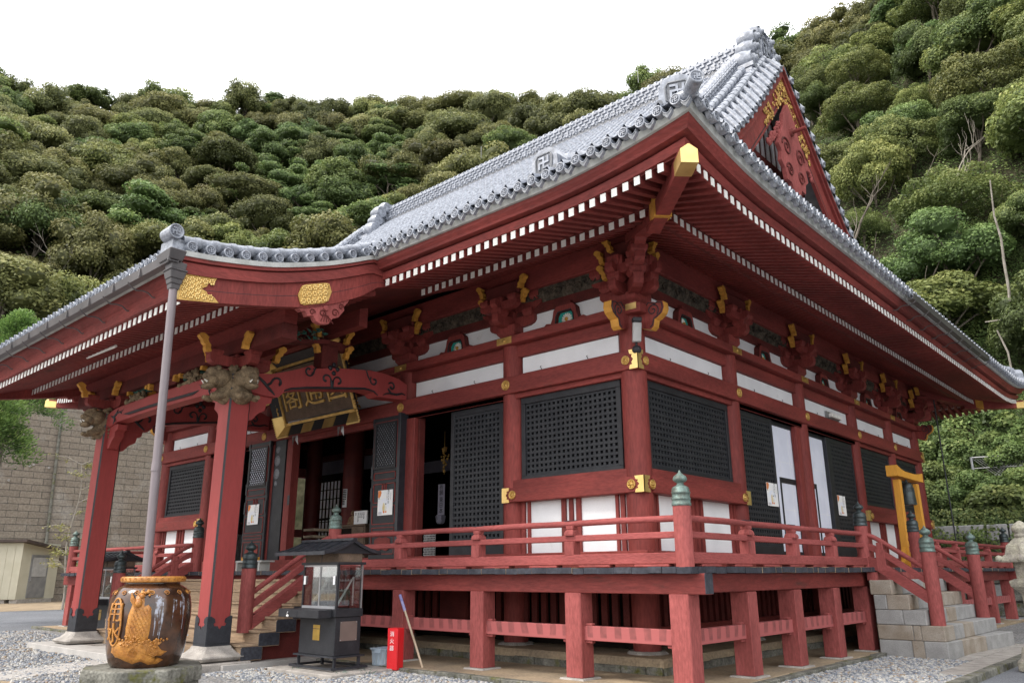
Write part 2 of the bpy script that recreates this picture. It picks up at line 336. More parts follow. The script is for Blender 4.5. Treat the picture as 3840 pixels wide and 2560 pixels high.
# corner noses of the head beam: red spirals with an ochre edge -------
def nose_outline():
    return [(0,-.13),(.0,.13),(.16,.16),(.26,.25),(.40,.20),(.44,.22),(.54,.20),(.56,.10),(.52,.02),(.42,-.04),(.36,-.06),(.33,-.17),(.27,-.21),(.14,-.18)]
def add_nose(cx,cy,dx,dy,name='beam_nose'):
    z=5.93; b=MB(); P=[(u*1.0,v*1.15+z) for u,v in nose_outline()]
    px,py=-dy,dx
    n=len(P); vs=[]
    for t in (-.085,.085):
        for u,v in P: vs.append((cx+dx*(u+.19)+px*t, cy+dy*(u+.19)+py*t, v))
    b.add(vs,[(i,(i+1)%n,n+(i+1)%n,n+i) for i in range(n)],'yellow'); b.add(vs,[tuple(range(n)),tuple(range(n,2*n))],'red')
    o=obj(name,b,hall)
    sc=MB()
    for t in (-.09,.09):
        pts=[]
        for i in range(26):
            a=-.8+i*.36; r=.125*(1-i/30)
            pts.append((cx+dx*(.19+.33+r*math.cos(a))+px*t, cy+dy*(.19+.33+r*math.cos(a))+py*t, z+.10+r*math.sin(a)))
        sc.tube(pts,.011,'black',6)
        ol=[(cx+dx*(u*.93+.2)+px*t, cy+dy*(u*.93+.2)+py*t, (v-z)*.88+z+.01) for u,v in P[2:13]]
        sc.tube(ol,.011,'black',6)
    obj('scroll_carving',sc,o)
add_nose(0,0,1,0); add_nose(0,0,0,-1); add_nose(0,YB,1,0); add_nose(XL,0,-1,0); add_nose(XL,0,0,-1); add_nose(0,YB,0,1)
# corner cap plate
b=MB(); b.box(-.19,.32,-.32,.19,6.172,6.205,'red'); b.box(.10,.325,-.325,-.10,6.06,6.176,'goldflat'); obj('corner_plate',b,hall)

def bays(tf,U,kinds,sidekey):
    for i,kind in enumerate(kinds):
        u0,u1=U[i],U[i+1]; a=u0+RC+.01; c=u1-RC-.02
        # upper white panel with thin red surround
        b=MB(tf).box(a+.02,c-.02,-.05,.05,5.40,5.735,'white'); o=obj('white_panel',b,hall)
        b=MB(tf).box(a-.05,c+.05,-.06,.09,5.33,5.40,'red'); obj('panel_rail',b,hall)
        if sidekey in 'fr':
            for q in (.3,.78):
                hk=MB(tf); uu=a+(c-a)*q
                hk.tube([(uu,.055,5.40),(uu,.08,5.43),(uu+.02,.085,5.46),(uu,.075,5.475)],.007,'iron',5); obj('eye_hook',hk,o)
        if kind!='open':
            b=MB(tf).box(u0+.1,u1-.1,.02,.17,4.89,4.99,'redh'); obj('lintel',b,hall,bevel=.006)
        if kind=='window':
            window(tf,a,c)
            b=MB(tf).box(u0+.1,u1-.1,.02,.20,3.12,3.275,'redh'); obj('window_sill',b,hall,bevel=.008)
            lower_panels(tf,u0,u1)
def grille(b,u0,u1,z0,z1,o0,o1,p=.108,w=.052):
    n=max(2,round((u1-u0)/p)); 
    for i in range(n+1):
        u=u0+(u1-u0)*i/n; b.box(u-w/2,u+w/2,o0,o1-.006,z0,z1,'lattice')
    k=max(2,round((z1-z0)/p))
    for j in range(k+1):
        z=z0+(z1-z0)*j/k; b.box(u0,u1,o0+.006,o1,z-w/2,z+w/2,'lattice')
def window(tf,a,c,z0=3.28,z1=4.89):
    f=MB(tf); w=.10
    f.box(a,c,-.04,.10,z0,z0+.07,'black').box(a,c,-.04,.10,z1-.13,z1,'black').box(a,a+w,-.04,.097,z0+.07,z1-.13,'black').box(c-w,c,-.04,.097,z0+.07,z1-.13,'black')
    o=obj('lattice_window',f,hall,bevel=.006)
    g=MB(tf); grille(g,a+w,c-w,z0+.09,z1-.15,.0,.065); g.box(a+w,c-w,-.03,-.02,z0+.05,z1-.1,'black'); obj('lattice',g,o)
def lower_panels(tf,u0,u1):
    L=u1-u0
    b=MB(tf).box(u0+RC,u1-RC,-.05,.05,1.88,2.87,'white'); o=obj('lower_white_panel',b,hall)
    mid=(u0+u1)/2
    for k,(q,w) in enumerate([(u0+.30,.09),(u0+.42,.06),(mid-.15,.10),(mid+.02,.085),(mid+.19,.10),(u1-.42,.06),(u1-.28,.09)]):
        if k in (2,3,4): q=mid+(k-3)*.17; w=.085 if k==3 else .10
        s=MB(tf).box(q-w/2,q+w/2,.04,.095,1.90,2.85,'red'); obj('panel_stud',s,o)
bays(front,U_front,['window','slide','open','slide','window'],'f')
bays(right,U_right,['window','door','door','window','window'],'r')
bays(left,U_right,['window','open','open','open','window'],'l'); bays(back,U_front,['window']*5,'b')  # left bays opened out of view to let daylight reach the paper screen
# lower tie beams on the window bays + gilt end caps -------------------
def tie(tf,u0,u1,caps):
    b=MB(tf).box(u0,u1,.04,.268,2.85,3.12,'redh'); o=obj('lower_tie_beam',b,hall,bevel=.012)
    return o
tie(front,-.268,2.864+.10,1); tie(front,15.063-.10,17.927+.268,1)
tie(right,.035,3.6+.10,1); tie(right,10.855-.10,YB+.268,1); tie(left,-.268,YB,1)

def medallion(tf,u,z,o=.268,r=.105,parent=None,name='nail_cover'):
    b=MB(); c=tf(u,o,z); n=Vector(tf(u,o+1,z))-Vector(c); ax='y' if abs(n.y)>.5 else 'x'; sg=n.y if ax=='y' else n.x
    b.lathe([(r,0),(r,.016*sg),(r*.93,.026*sg),(r*.80,.026*sg),(r*.76,.014*sg),(r*.30,.016*sg),(r*.24,.03*sg),(.002,.034*sg)],c,'gold',18,axis=ax)
    for k in range(6):
        w=k*PI/3; q=Vector(tf(u+r*.52*math.cos(w),o+.018,z+r*.52*math.sin(w))); b.ball(tuple(q),r*.2,'gold',8,5)
    return obj(name,b,parent or hall)
for u in U_front[1:5]: medallion(front,u,5.17)
for u in U_right[1:5]: medallion(right,u,5.17)
def cap_outline(flip=1):      # gilt corner sheet with a pointed cut-out, u from 0 inwards
    return [(0,-.17),(.19,-.17),(.175,-.10),(.12,-.085),(.14,-.05),(.10,0),(.14,.05),(.12,.085),(.175,.10),(.19,.17),(0,.17)]
def corner_cap(tf,u,sg,z,h=1.0,o=.268):
    b=MB(tf); P=[(u+sg*p,z+v*h) for p,v in cap_outline()]
    vs=[(p,o+.003,q) for p,q in P]+[(p,o+.016,q) for p,q in P]; n=len(P)
    b.add(vs,[(i,(i+1)%n,n+(i+1)%n,n+i) for i in range(n)],'goldflat'); b.add(vs,[tuple(range(n,2*n))],'goldflat')
    x=obj('gilt_corner_fitting',b,hall); medallion(tf,u+sg*.265,z,o+.002,.085,x,'rosette'); return x
for z,h in ((5.16,1.03),(2.985,.82)):
    corner_cap(front,-.268-.016,1,z,h); corner_cap(right,-.268-.016,1,z,h); corner_cap(right,YB+.268,-1,z,h); corner_cap(front,17.927+.268,-1,z,h)
corner_cap(front,2.964,-1,2.985,.82); corner_cap(right,3.7,-1,2.985,.82); corner_cap(right,10.755,1,2.985,.82); corner_cap(front,14.963,1,2.985,.82)
for tf,ue in ((front,2.964),(right,3.7),(right,10.755),(front,14.963)):      # gilt end face of the cut beam
    s=1 if ue in (2.964,3.7) else -1
    b=MB(tf).box(min(ue,ue+s*.012),max(ue,ue+s*.012),.05,.27,2.85,3.12,'goldflat'); obj('gilt_end_plate',b,hall)
for tf,U in ((front,U_front),(right,U_right)):                               # gilt straps on the top plate
    for u in U[1:5]:
        b=MB(tf).box(u-.20,u+.20,.31,.322,6.015,6.155,'gold'); b.join(MB().lathe([(.04,0),(.03,.02),(.001,.024)] if tf is right else [(.04,0),(.03,-.02),(.001,-.024)],tf(u,.322,6.085),'gold',10,axis='x' if tf is right else 'y'))
        obj('gilt_strap',b,hall)

# frog-leg struts with painted flower panels --------------------------
def frog_strut(tf,u,w=1.0):
    z=6.17; b=MB(tf)
    out=[(-.98,0),(-.80,.065),(-.66,.04),(-.56,.11),(-.42,.09),(-.36,.20),(-.33,.34),(-.25,.41),(.25,.41),(.33,.34),(.36,.20),(.42,.09),(.56,.11),(.66,.04),(.80,.065),(.98,0)]
    inn=[(.22,0),(.20,.20),(.15,.29),(-.15,.29),(-.20,.20),(-.22,0)]
    P=[(u+p*w*.82,z+q) for p,q in out]; I=[(u+p*1.05,z+q) for p,q in inn]
    ring=P+I; n=len(ring); vs=[(p,.005,q) for p,q in ring]+[(p,.14,q) for p,q in ring]
    b.add(vs,[(i,(i+1)%n,n+(i+1)%n,n+i) for i in range(n)],'dred'); b.add(vs,[tuple(range(n,2*n))],'red')
    b.tube([(p,.143,q) for p,q in I],.014,'black',5)
    o=obj('frog_leg_strut',b,hall)
    t=MB(tf).box(u-.24,u+.24,.02,.05,z,z+.31,'teal'); to=obj('painted_panel',t,o)
    fl=MB(tf); c=(u,.075,z+.135)
    for k in range(14):
        a=2*PI*k/14; ca,sa=math.cos(a),math.sin(a); r0,r1,hw=.035,.118,.021
        pts=[(u+ca*r0-sa*hw*.5,.07,c[2]+sa*r0+ca*hw*.5),(u+ca*r1-sa*hw,.062,c[2]+sa*r1+ca*hw),(u+ca*(r1+.014),.058,c[2]+sa*(r1+.014)),(u+ca*r1+sa*hw,.062,c[2]+sa*r1-ca*hw),(u+ca*r0+sa*hw*.5,.07,c[2]+sa*r0-ca*hw*.5),(u+ca*.08,.085,c[2]+sa*.08)]
        fl.add(pts,[(0,1,5),(1,2,5),(2,3,5),(3,4,5),(4,0,5)],'petal')
    fl.ball(c,.042,'yellow',10,6)
    obj('chrysanthemum_flower',fl,o)
    sb=MB(tf).box(u-.16,u+.16,.0,.15,z+.41,z+.47,'dred'); obj('bearing_block',sb,o)
for tf,U,k in SIDES:
    if k in 'fr':
        for i in range(5): frog_strut(tf,(U[i]+U[i+1])/2, 1.0 if U[i+1]-U[i]<4 else 1.1)

# brackets ------------------------------------------------------------
def boat(b,u0,u1,o0,o1,z0,z1,axis,m='red'):
    """bracket arm with the rounded boat-shaped underside"""
    L=u1-u0; prof=[(0,1),(0,.45),(.04,.2),(.12,.03),(.22,0),(.78,0),(.88,.03),(.96,.2),(1,.45),(1,1)]
    P=[(u0+L*p,z0+(z1-z0)*q) for p,q in prof]
    n=len(P)
    if axis=='u': vs=[(p,o0,q) for p,q in P]+[(p,o1,q) for p,q in P]
    else: vs=[(o0,p,q) for p,q in P]+[(o1,p,q) for p,q in P]
    b.add(vs,[(i,(i+1)%n,n+(i+1)%n,n+i) for i in range(n)],m); b.add(vs,[tuple(range(n)),tuple(range(n,2*n))],m)
def masu(b,u,o,z,w=.24,h=.15,m='red'):
    a=w/2; c=a*.68; z1=z+h*.45
    b.hull8([(u-c,o-c,z),(u+c,o-c,z),(u+c,o+c,z),(u-c,o+c,z)],[(u-a,o-a,z1),(u+a,o-a,z1),(u+a,o+a,z1),(u-a,o+a,z1)],m)
    b.box(u-a,u+a,o-a,o+a,z1,z+h,m)
def yellow_nose(tf,u,o,z,sg,parent,s=1.0):
    """curved ochre-edged nosing"""
    pr=[(-.02,-.01),(.005,.045),(.0,.10),(.045,.135),(.075,.19),(.06,.235),(.11,.27),(.165,.295),(.225,.285),(.255,.24),(.225,.20),(.185,.17),(.165,.12),(.115,.085),(.115,.03),(.09,-.03),(.03,-.015)]
    b=MB(tf); n=len(pr); vs=[]
    for t in (-.055,.055):
        for p,q in pr: vs.append((u+sg*(.10-p)*s*.9+0*t, o+t, z+q*s))
    b.add(vs,[(i,(i+1)%n,n+(i+1)%n,n+i) for i in range(n)],'yellow'); b.add(vs,[tuple(range(n)),tuple(range(n,2*n))],'yellow')
    return obj('ochre_nosing',b,parent)
def bracket(tf,u,near=1,detail=True):
    b=MB(tf); z=6.17
    masu(b,u,0.03,z,.50,.25)
    boat(b,u-.62,u+.62,-.08,.08,z+.22,z+.44,'u'); boat(b,-.3,.60,u-.08,u+.08,z+.22,z+.44,'o')
    for du in (-.47,0,.47): masu(b,u+du,.02,z+.41,.26,.16)
    masu(b,u,.44,z+.41,.26,.15)
    boat(b,u-.50,u+.50,.36,.50,z+.53,z+.70,'u')
    boat(b,u-.82,u+.82,-.07,.09,z+.55,z+.74,'u'); boat(b,-.2,.66,u-.075,u+.075,z+.55,z+.74,'o')
    for du in (-.66,-.33,0,.33,.66): masu(b,u+du,.04,z+.72,.25,.17)
    for du in (-.38,0,.38): masu(b,u+du,.43,z+.68,.22,.12)
    o=obj('bracket_set',b,hall,bevel=.006)
    if detail:
        yellow_nose(tf,u+near*.56,.34,6.83,-near,o,.92); yellow_nose(tf,u+near*.60,.36,7.13,-near,o,.88); yellow_nose(tf,u-near*.54,.36,7.12,near,o,.88); yellow_nose(tf,u-near*.52,.30,6.84,near,o,.85)
        s=MB(tf).box(u-.46,u+.46,.20,.40,6.99,7.30,'dred'); obj('nosing_backer',s,o,bevel=.03)
    return o
for tf,U,k in SIDES:
    for i,u in enumerate(U):
        if i in (0,5): continue
        bracket(tf,u,1,k in 'fr')
# corner bracket: arms along both walls and out on the diagonal
def corner_bracket(cx,cy,sx,sy):
    tf=lambda u,o,z:(cx+sx*u,cy+sy*o,z)
    b=MB(tf); z=6.17
    masu(b,0,0,z+.03,.54,.24)
    for ax in 'uo': boat(b,-.62,.58,-.08,.08,z+.23,z+.45,ax)
    def dg(u,o,z): a=(u-o)*.7071; c=(u+o)*.7071; return tf(a,c,z)
    d=MB(dg); boat(d,-.3,.80,-.09,.09,z+.21,z+.46,'u'); masu(d,.62,0,z+.43,.30,.16)
    boat(d,-.2,.98,-.09,.09,z+.57,z+.78,'u'); masu(d,.84,0,z+.74,.30,.16); boat(d,.0,1.15,-.10,.10,z+.88,z+1.06,'u')
    b.join(d)
    for q in (-.46,0,.44):
        if q: masu(b,q,.02,z+.42,.26,.16); masu(b,.02,q,z+.42,.26,.16)
    boat(b,-.80,.66,-.08,.08,z+.56,z+.76,'u'); boat(b,-.80,.66,-.08,.08,z+.56,z+.76,'o')
    boat(b,-.2,.62,.34,.50,z+.56,z+.74,'u'); boat(b,-.2,.62,.34,.50,z+.56,z+.74,'o')
    for q in (-.66,-.3,.45): masu(b,q,.04,z+.73,.26,.17); masu(b,.04,q,z+.73,.26,.17)
    masu(b,.1,.42,z+.72,.24,.16); masu(b,.42,.1,z+.72,.24,.16); masu(b,.48,.48,z+.72,.26,.16)
    o=obj('corner_bracket_set',b,hall,bevel=.006)
    for (q,zz,sc,oo) in ((-.36,6.78,.95,.30),(-.38,7.08,.92,.34),(-.12,7.22,.85,.46)):
        yellow_nose(lambda u,o_,z:tf(-u,o_,z),-q,oo,zz,-1,o,sc); yellow_nose(lambda u,o_,z:tf(o_,-u,z),-q,oo,zz,-1,o,sc)
    n=MB(tf).box(-.30,.34,.20,.36,6.98,7.40,'dred').box(.20,.36,-.30,.19,6.98,7.40,'dred'); obj('nosing_backer',n,o,bevel=.03)
corner_bracket(0,0,1,-1); corner_bracket(0,YB,1,1); corner_bracket(XL,0,-1,-1)
# carved cloud panels and the eaves purlin ----------------------------
for tf,U,k in SIDES:
    for i in range(5):
        b2=MB(tf); u0,u1=U[i]+.30,U[i+1]-.30; n=3; rows=[]
        for j in range(n+1):
            t=j/n; rows.append([(u0+(u1-u0)*q/8,.05+.10*math.sin(t*PI/2),6.79+.31*t) for q in range(9)])
        b2.grid(rows,'cloud',True)
        if k in 'fr':
            rr=random.Random(i)
            for q in range(int((u1-u0)/.17)):
                uu=u0+.1+q*.17; pts=[]; zz=6.95+rr.uniform(-.07,.07)
                for a in range(9): 
                    w=a*.75+rr.random(); r=.085*(1-a/12); pts.append((uu+r*math.cos(w)*1.5,.135,zz+r*math.sin(w)))
                b2.tube(pts,.018,'cloud',5)
        obj('cloud_panel',b2,hall,fixn=False)
    e=.24; b=MB(tf)
    if k in 'fb': b.box(-e,U[-1]+e,-.1,e,7.07,7.56,'redh')
    else: b.box(.101,U[-1]-.101,-.1,e-.003,7.07,7.56,'redh')
    obj('eaves_purlin',b,hall,bevel=.012)
# ================================================================== doors, interior, under-floor wall
# sliding lattice doors at the front (bay 1 and its mirror) ------------
def lattice_door(tf,u0,u1,z0=1.90,z1=4.89,o=.03):
    f=MB(tf); w=.10
    f.box(u0,u0+w,o-.045,o+.045,z0,z1,'black').box(u1-w,u1,o-.045,o+.045,z0,z1,'black').box(u0+w,u1-w,o-.042,o+.042,z0,z0+.17,'black').box(u0+w,u1-w,o-.042,o+.042,z1-.12,z1,'black')
    d=obj('lattice_door',f,hall,bevel=.005)
    g=MB(tf); grille(g,u0+w,u1-w,z0+.20,z1-.15,o-.02,o+.03); g.box(u0+w,u1-w,o-.038,o-.03,z0+.1,z1-.1,'black'); obj('lattice',g,d); return d
lattice_door(front,3.12,4.64); lattice_door(front,17.927-4.64,17.927-3.12)
for s in (1,-1):
    q=lambda u: u if s==1 else 17.927-u
    b=MB(front).box(min(q(5.66),q(5.95)),max(q(5.66),q(5.95)),.0,.22,1.90,4.90,'red'); obj('door_jamb',b,hall,bevel=.012)
    b=MB(front).box(min(q(5.60),q(5.665)),max(q(5.60),q(5.665)),-.05,.12,1.90,4.90,'dred'); obj('door_jamb',b,hall,bevel=.008)
    b=MB(front).box(min(q(2.96),q(5.95)),max(q(2.96),q(5.95)),.02,.17,4.89,4.99,'redh'); obj('lintel',b,hall,bevel=.008)
    b=MB(front).box(min(q(6.33),q(6.62)),max(q(6.33),q(6.62)),.0,.24,1.90,4.90,'red'); obj('door_jamb',b,hall,bevel=.012)
    b=MB(front).box(min(q(6.62),q(6.78)),max(q(6.62),q(6.78)),.02,.16,1.90,4.90,'black'); obj('door_jamb',b,hall,bevel=.008)
b=MB(front).box(6.3,11.63,.03,.17,4.86,4.99,'redh'); obj('lintel',b,hall,bevel=.008)
# folding panelled doors standing open against the wall ----------------
def panel_door(u0,u1,o,zb=1.86,zt=5.0,pale=False):
    W=u1-u0; f=MB(front); f.box(u0,u1,o,o+.06,zb,zt,'black'); D=o+.06
    d=obj('panelled_door',f,hall,bevel=.006)
    lat0,lat1=zb+.64*(zt-zb),zt-.17
    pl=MB(front).box(u0+.15,u1-.15,D+.001,D+.006,lat0,lat1,'tiled' if not pale else 'shoji'); obj('lattice_backing',pl,d)
    g=MB(front); a0,a1=u0+.13,u1-.13; n=7; step=(a1-a0)/n*1.25
    def clip(c,sg):
        pts=[]
        for t in np.linspace(a0,a1,60):
            z=lat0+(sg*(t-a0)*1.15+c)
            if lat0<=z<=lat1: pts.append((t,z))
        return pts
    H=lat1-lat0
    for k in range(-14,22):
        for sg in (1,-1):
            pts=clip(k*step*.8,sg)
            if len(pts)>2: (p,q),(r,s)=pts[0],pts[-1]; g.beam((p,D+.012,q),(r,D+.012,s),.014,.02,'black',up=(0,1,0))
    for (a,b_,c,e) in ((u0+.10,u0+.15,lat0-.05,lat1+.05),(u1-.15,u1-.10,lat0-.05,lat1+.05),(u0+.15,u1-.15,lat0-.05,lat0),(u0+.15,u1-.15,lat1,lat1+.05)): g.box(a,b_,D,D+.035,c,e,'black')
    g.tf=None
    obj('diamond_lattice',g,d)
    r=MB(front)
    def frame(x0,x1,z0,z1,w=.018):
        for (a,b_,c,e) in ((x0,x1,z0,z0+w),(x0,x1,z1-w,z1),(x0,x0+w,z0,z1),(x1-w,x1,z0,z1)): r.box(a,b_,D,D+.016,c,e,'redh')
    Z=lambda t: zb+t*(zt-zb)
    frame(u0+.07,u1-.07,Z(.625),zt-.10); frame(u0+.10,u1-.10,Z(.545),Z(.60)); frame(u0+.10,u0+.10+W*.33,Z(.385),Z(.52)); frame(u0+W*.47,u0+W*.56,Z(.385),Z(.52)); frame(u1-.10-W*.33,u1-.10,Z(.385),Z(.52))
    frame(u0+.08,u1-.08,Z(.235),Z(.365)); frame(u0+.09,u1-.09,Z(.185),Z(.215)); frame(u0+.08,u1-.08,Z(.03),Z(.165))
    cx=(u0+u1)/2
    P=[(cx+p*W*.30,Z(.10)+q*.15) for p,q in ((-1,-.6),(-.9,.7),(-.4,1),(0,.85),(.4,1),(.9,.7),(1,-.6),(.5,-1),(0,-.75),(-.5,-1))]; n=len(P)
    vs=[(p,D+.002,q) for p,q in P]+[(p,D+.016,q) for p,q in P]; r.add(vs,[(i,(i+1)%n,n+(i+1)%n,n+i) for i in range(n)],'redh'); r.add(vs,[tuple(range(n,2*n))],'redh')
    obj('red_moulding',r,d)
    i=MB(front)
    for uu in (u0,u1-.07):
        for zz in (Z(.56),Z(.40),zt-.17): i.box(uu,uu+.07,D+.001,D+.02,zz,zz+.30 if zz<zt-.3 else zt,'iron')
    obj('iron_strap',i,d); return d
dR=panel_door(6.02,6.98,.26); dL=panel_door(11.36,12.44,.26,pale=True)
b=MB(front).box(5.93,6.02,.10,.40,1.90,5.02,'iron'); obj('folded_door_leaf',b,hall,bevel=.006)
b=MB(front).box(10.78,11.30,.10,.22,1.90,5.02,'black')
for z,h in ((4.75,.10),(4.45,.14),(4.1,.14),(3.85,.07)): b.join(MB().lathe([(h,-.222),(h*.8,-.235),(.01,-.236)],(-11.15,0,z),'tiled',14,axis='y'))
obj('folded_door_leaf',b,hall,bevel=.006)
b=MB(front).box(10.42,10.68,.02,.24,1.90,4.90,'red').box(10.40,10.50,.245,.25,3.25,3.5,'iron'); obj('door_jamb',b,hall,bevel=.008)
# side doors: white inner screens between black lattice ---------------
lattice_door(right,3.86,5.50,o=.05); lattice_door(right,8.93,10.60,o=.05)
def white_screen(u0,u1,du0,du1):
    b=MB(right).box(u0,u1,-.05,.0,1.98,4.80,'shoji').box(u0,u1,-.06,.03,1.90,1.98,'black').box(u0,u1,-.06,.03,4.80,4.89,'black')
    s=obj('white_screen_door',b,hall)
    f=MB(right); w=.055
    f.box(du0,du1,.0,.02,3.50,3.62,'black').box(du0,du0+w,.0,.02,1.98,3.50,'black').box(du1-w,du1,.0,.02,1.98,3.50,'black'); obj('wicket_frame',f,s)
    ln=MB(right)
    for t in (.35,.7): ln.box(u0+(u1-u0)*t,u0+(u1-u0)*t+.006,.0,.002,2.0,4.78,'paper')
    for z in (3.98,2.9): ln.box(u0,u1,.0,.003,z,z+.006,'paper')
    obj('panel_joint',ln,s)
white_screen(5.4,6.99,5.85,6.78); white_screen(7.45,8.98,7.4,7.98)
for u0,u1 in ((6.72,6.99),(10.6,10.64)): 
    b=MB(right).box(u0,u1,.02,.14,1.90,4.90,'red'); obj('door_jamb',b,hall,bevel=.008)
b=MB(right).box(8.72,8.95,-.02,.10,1.90,4.88,'black'); obj('door_jamb',b,hall,bevel=.006)
for u0,u1 in ((3.7,7.1),(7.4,10.75)):
    b=MB(right).box(u0,u1,.02,.17,4.89,4.99,'redh'); obj('lintel',b,hall,bevel=.008)
# interior: floor, ceiling, dark walls, columns, paper screen ----------
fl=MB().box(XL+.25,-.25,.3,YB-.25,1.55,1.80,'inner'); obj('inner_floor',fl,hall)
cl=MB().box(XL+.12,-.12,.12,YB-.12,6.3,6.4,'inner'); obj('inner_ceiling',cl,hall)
lt=MB().box(XL+.36,-15.31,5.05,12.38,1.80,1.815,'paper').box(-15.33,-15.31,5.05,12.38,1.82,6.2,'paper').box(XL+.3,-15.4,12.36,12.39,1.82,6.2,'paper'); obj('light_bounce_room',lt,hall)  # pale floor and walls added unseen to bounce daylight onto the screen
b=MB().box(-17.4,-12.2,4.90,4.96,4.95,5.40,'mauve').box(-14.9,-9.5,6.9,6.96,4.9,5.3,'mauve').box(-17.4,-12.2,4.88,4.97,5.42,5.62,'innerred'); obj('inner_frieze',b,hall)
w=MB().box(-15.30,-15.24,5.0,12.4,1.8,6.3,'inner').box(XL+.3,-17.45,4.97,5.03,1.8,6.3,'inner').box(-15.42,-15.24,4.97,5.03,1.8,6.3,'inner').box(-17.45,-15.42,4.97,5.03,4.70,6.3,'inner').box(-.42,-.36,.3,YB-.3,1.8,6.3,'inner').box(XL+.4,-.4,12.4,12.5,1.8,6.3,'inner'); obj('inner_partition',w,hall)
for x,y in ((-15.063,3.6),(-15.0,7.2),(-11.824,7.2),(-6.1,7.2)):
    b=MB().lathe([(.26,1.8),(.26,6.3)],(x,y,0),'innerred',20); obj('inner_column',b,hall)
sj=MB().add([(-17.45,5.0,1.9),(-15.42,5.0,1.9),(-15.42,5.0,4.7),(-17.45,5.0,4.7)],[(0,1,2,3)],'screen'); so=obj('paper_screen',sj,hall)
g=MB(); x0,x1=-17.45,-15.42
for i in range(11): x=x0+(x1-x0)*i/10; g.box(x-.016,x+.016,4.94,4.98,1.9,4.7,'inner')
for z in (1.9,2.25,2.6,2.95,3.30,3.41,3.75,4.08,4.4,4.7): g.box(x0,x1,4.945,4.975,z-.014,z+.014,'inner')
g.box(-16.72,-16.58,4.93,4.97,1.9,3.38,'inner').box(x0,x1,4.93,4.97,3.36,3.44,'inner'); obj('screen_lattice',g,so)
# under-floor wall of upright slats ------------------------------------
for tf,U,k in SIDES[:2]:
    b=MB(tf).box(0,U[-1],-.06,.10,.52,.68,'redh').box(0,U[-1],-.05,.08,1.32,1.5,'dred'); obj('foot_beam',b,hall,bevel=.006)
    b=MB(tf); u=.3
    while u<U[-1]-.2: b.box(u,u+.125,-.03,.03,.68,1.34,'dred'); u+=.225
    o=obj('underfloor_slats',b,hall); 
    b=MB(tf).box(.2,U[-1]-.2,-.5,-.4,.30,1.5,'inner'); obj('underfloor_dark_sheet',b,hall)  # near-black sheet standing in for the darkness under the floor
for u in (1.43,4.5,9,13.4):
    b=MB(front).box(u-.35,u+.35,-.02,.05,.68,1.34,'dred'); obj('underfloor_board',b,hall)
# ================================================================== VERANDA
ver = thing('veranda', 'raised red railed veranda running round the temple hall on square posts', 'veranda', (CX,CY,0))
E_=2.076; PO=1.74; RO=1.87
rg=random.Random(3)
def deck_side(tf,L,name):
    b=MB(tf); u=-E_
    while u<L+E_-.01:
        w=min(rg.choice([.20,.24,.27,.30,.22]),L+E_-u); e=E_-rg.uniform(0,.022); dz=rg.uniform(-.006,.006)
        um=u+w/2; inner=.2 if 0<=um<=L else (-um if um<0 else um-L)
        i0=inner
        b.box(u+.003,u+w-.003,i0,e,1.535+dz,ZD+dz,'wood',ends={4:'blackend'} if 0<=um<=L else {3:'blackend',4:'blackend',5:'blackend'})
        u+=w
    return obj(name,b,ver)
# the y+ face of a box in (u,o,z) is the outer end of the board
for tf,L in ((front,-XL),(right,YB),(left,YB),(back,-XL)): deck_side(tf,L,'deck_boards')
b=MB(); 
for (x0,x1,y0,y1) in ((1.66,1.86,-1.86,YB+1.86),(XL-1.86,XL-1.66,-1.86,YB+1.86)): b=MB().box(x0,x1,y0,y1,1.27,1.53,'redh'); obj('deck_beam',b,ver,bevel=.01)
b=MB().box(XL-2.35,2.15,-1.868,-1.65,1.262,1.533,'redh',ends={3:'blackend',5:'blackend'}); obj('deck_beam',b,ver,bevel=.008); b=MB().box(XL-2.15,2.15,YB+1.65,YB+1.862,1.262,1.533,'redh',ends={3:'blackend',5:'blackend'}); obj('deck_beam',b,ver,bevel=.008)
px_front=[1.74,-.06,-2.06,-4.06,-6.06,-11.87,-13.87,-15.87,-17.87,XL-1.74]
py_right=[.03,1.72,3.46,5.2,8.75,10.5,12.3,14.1,15.9,YB+1.74]
postm=MB().box(-.15,.15,-.15,.15,.08,1.265,'redw').mesh('support_post'); postm2=None
def post(x,y):
    o=obj('support_post',postm,ver,loc=(x,y,0),bevel=.012); return o
pst=MB().hull8([(-.27,-.27,-.03),(.27,-.27,-.03),(.27,.27,-.03),(-.27,.27,-.03)],[(-.21,-.21,.085),(.21,-.21,.085),(.21,.21,.085),(-.21,.21,.085)],'stone').mesh('foot_stone')
posts=[(x,-PO) for x in px_front]+[(PO,y) for y in py_right]+[(XL-PO,y) for y in py_right]+[(x,YB+PO) for x in px_front[1:-1]]
for x,y in posts:
    o=post(x,y); obj('foot_stone',pst,o,loc=(x,y,0))
b=MB(front)
def tie_run(tf,us,name):
    for a,c in zip(us[:-1],us[1:]):
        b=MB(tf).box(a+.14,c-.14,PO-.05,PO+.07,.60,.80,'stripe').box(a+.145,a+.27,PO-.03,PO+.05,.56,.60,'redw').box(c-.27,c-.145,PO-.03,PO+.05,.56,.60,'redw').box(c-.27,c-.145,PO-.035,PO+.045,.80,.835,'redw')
        obj('post_tie_beam',b,ver,bevel=.006)
tie_run(front,[-1.74,.06,2.06,4.06,6.06],'f'); tie_run(front,[11.87,13.87,15.87,17.87,-XL+1.74],'f')
tie_run(right,[-PO]+py_right,'r'); tie_run(left,[-PO]+py_right,'l')
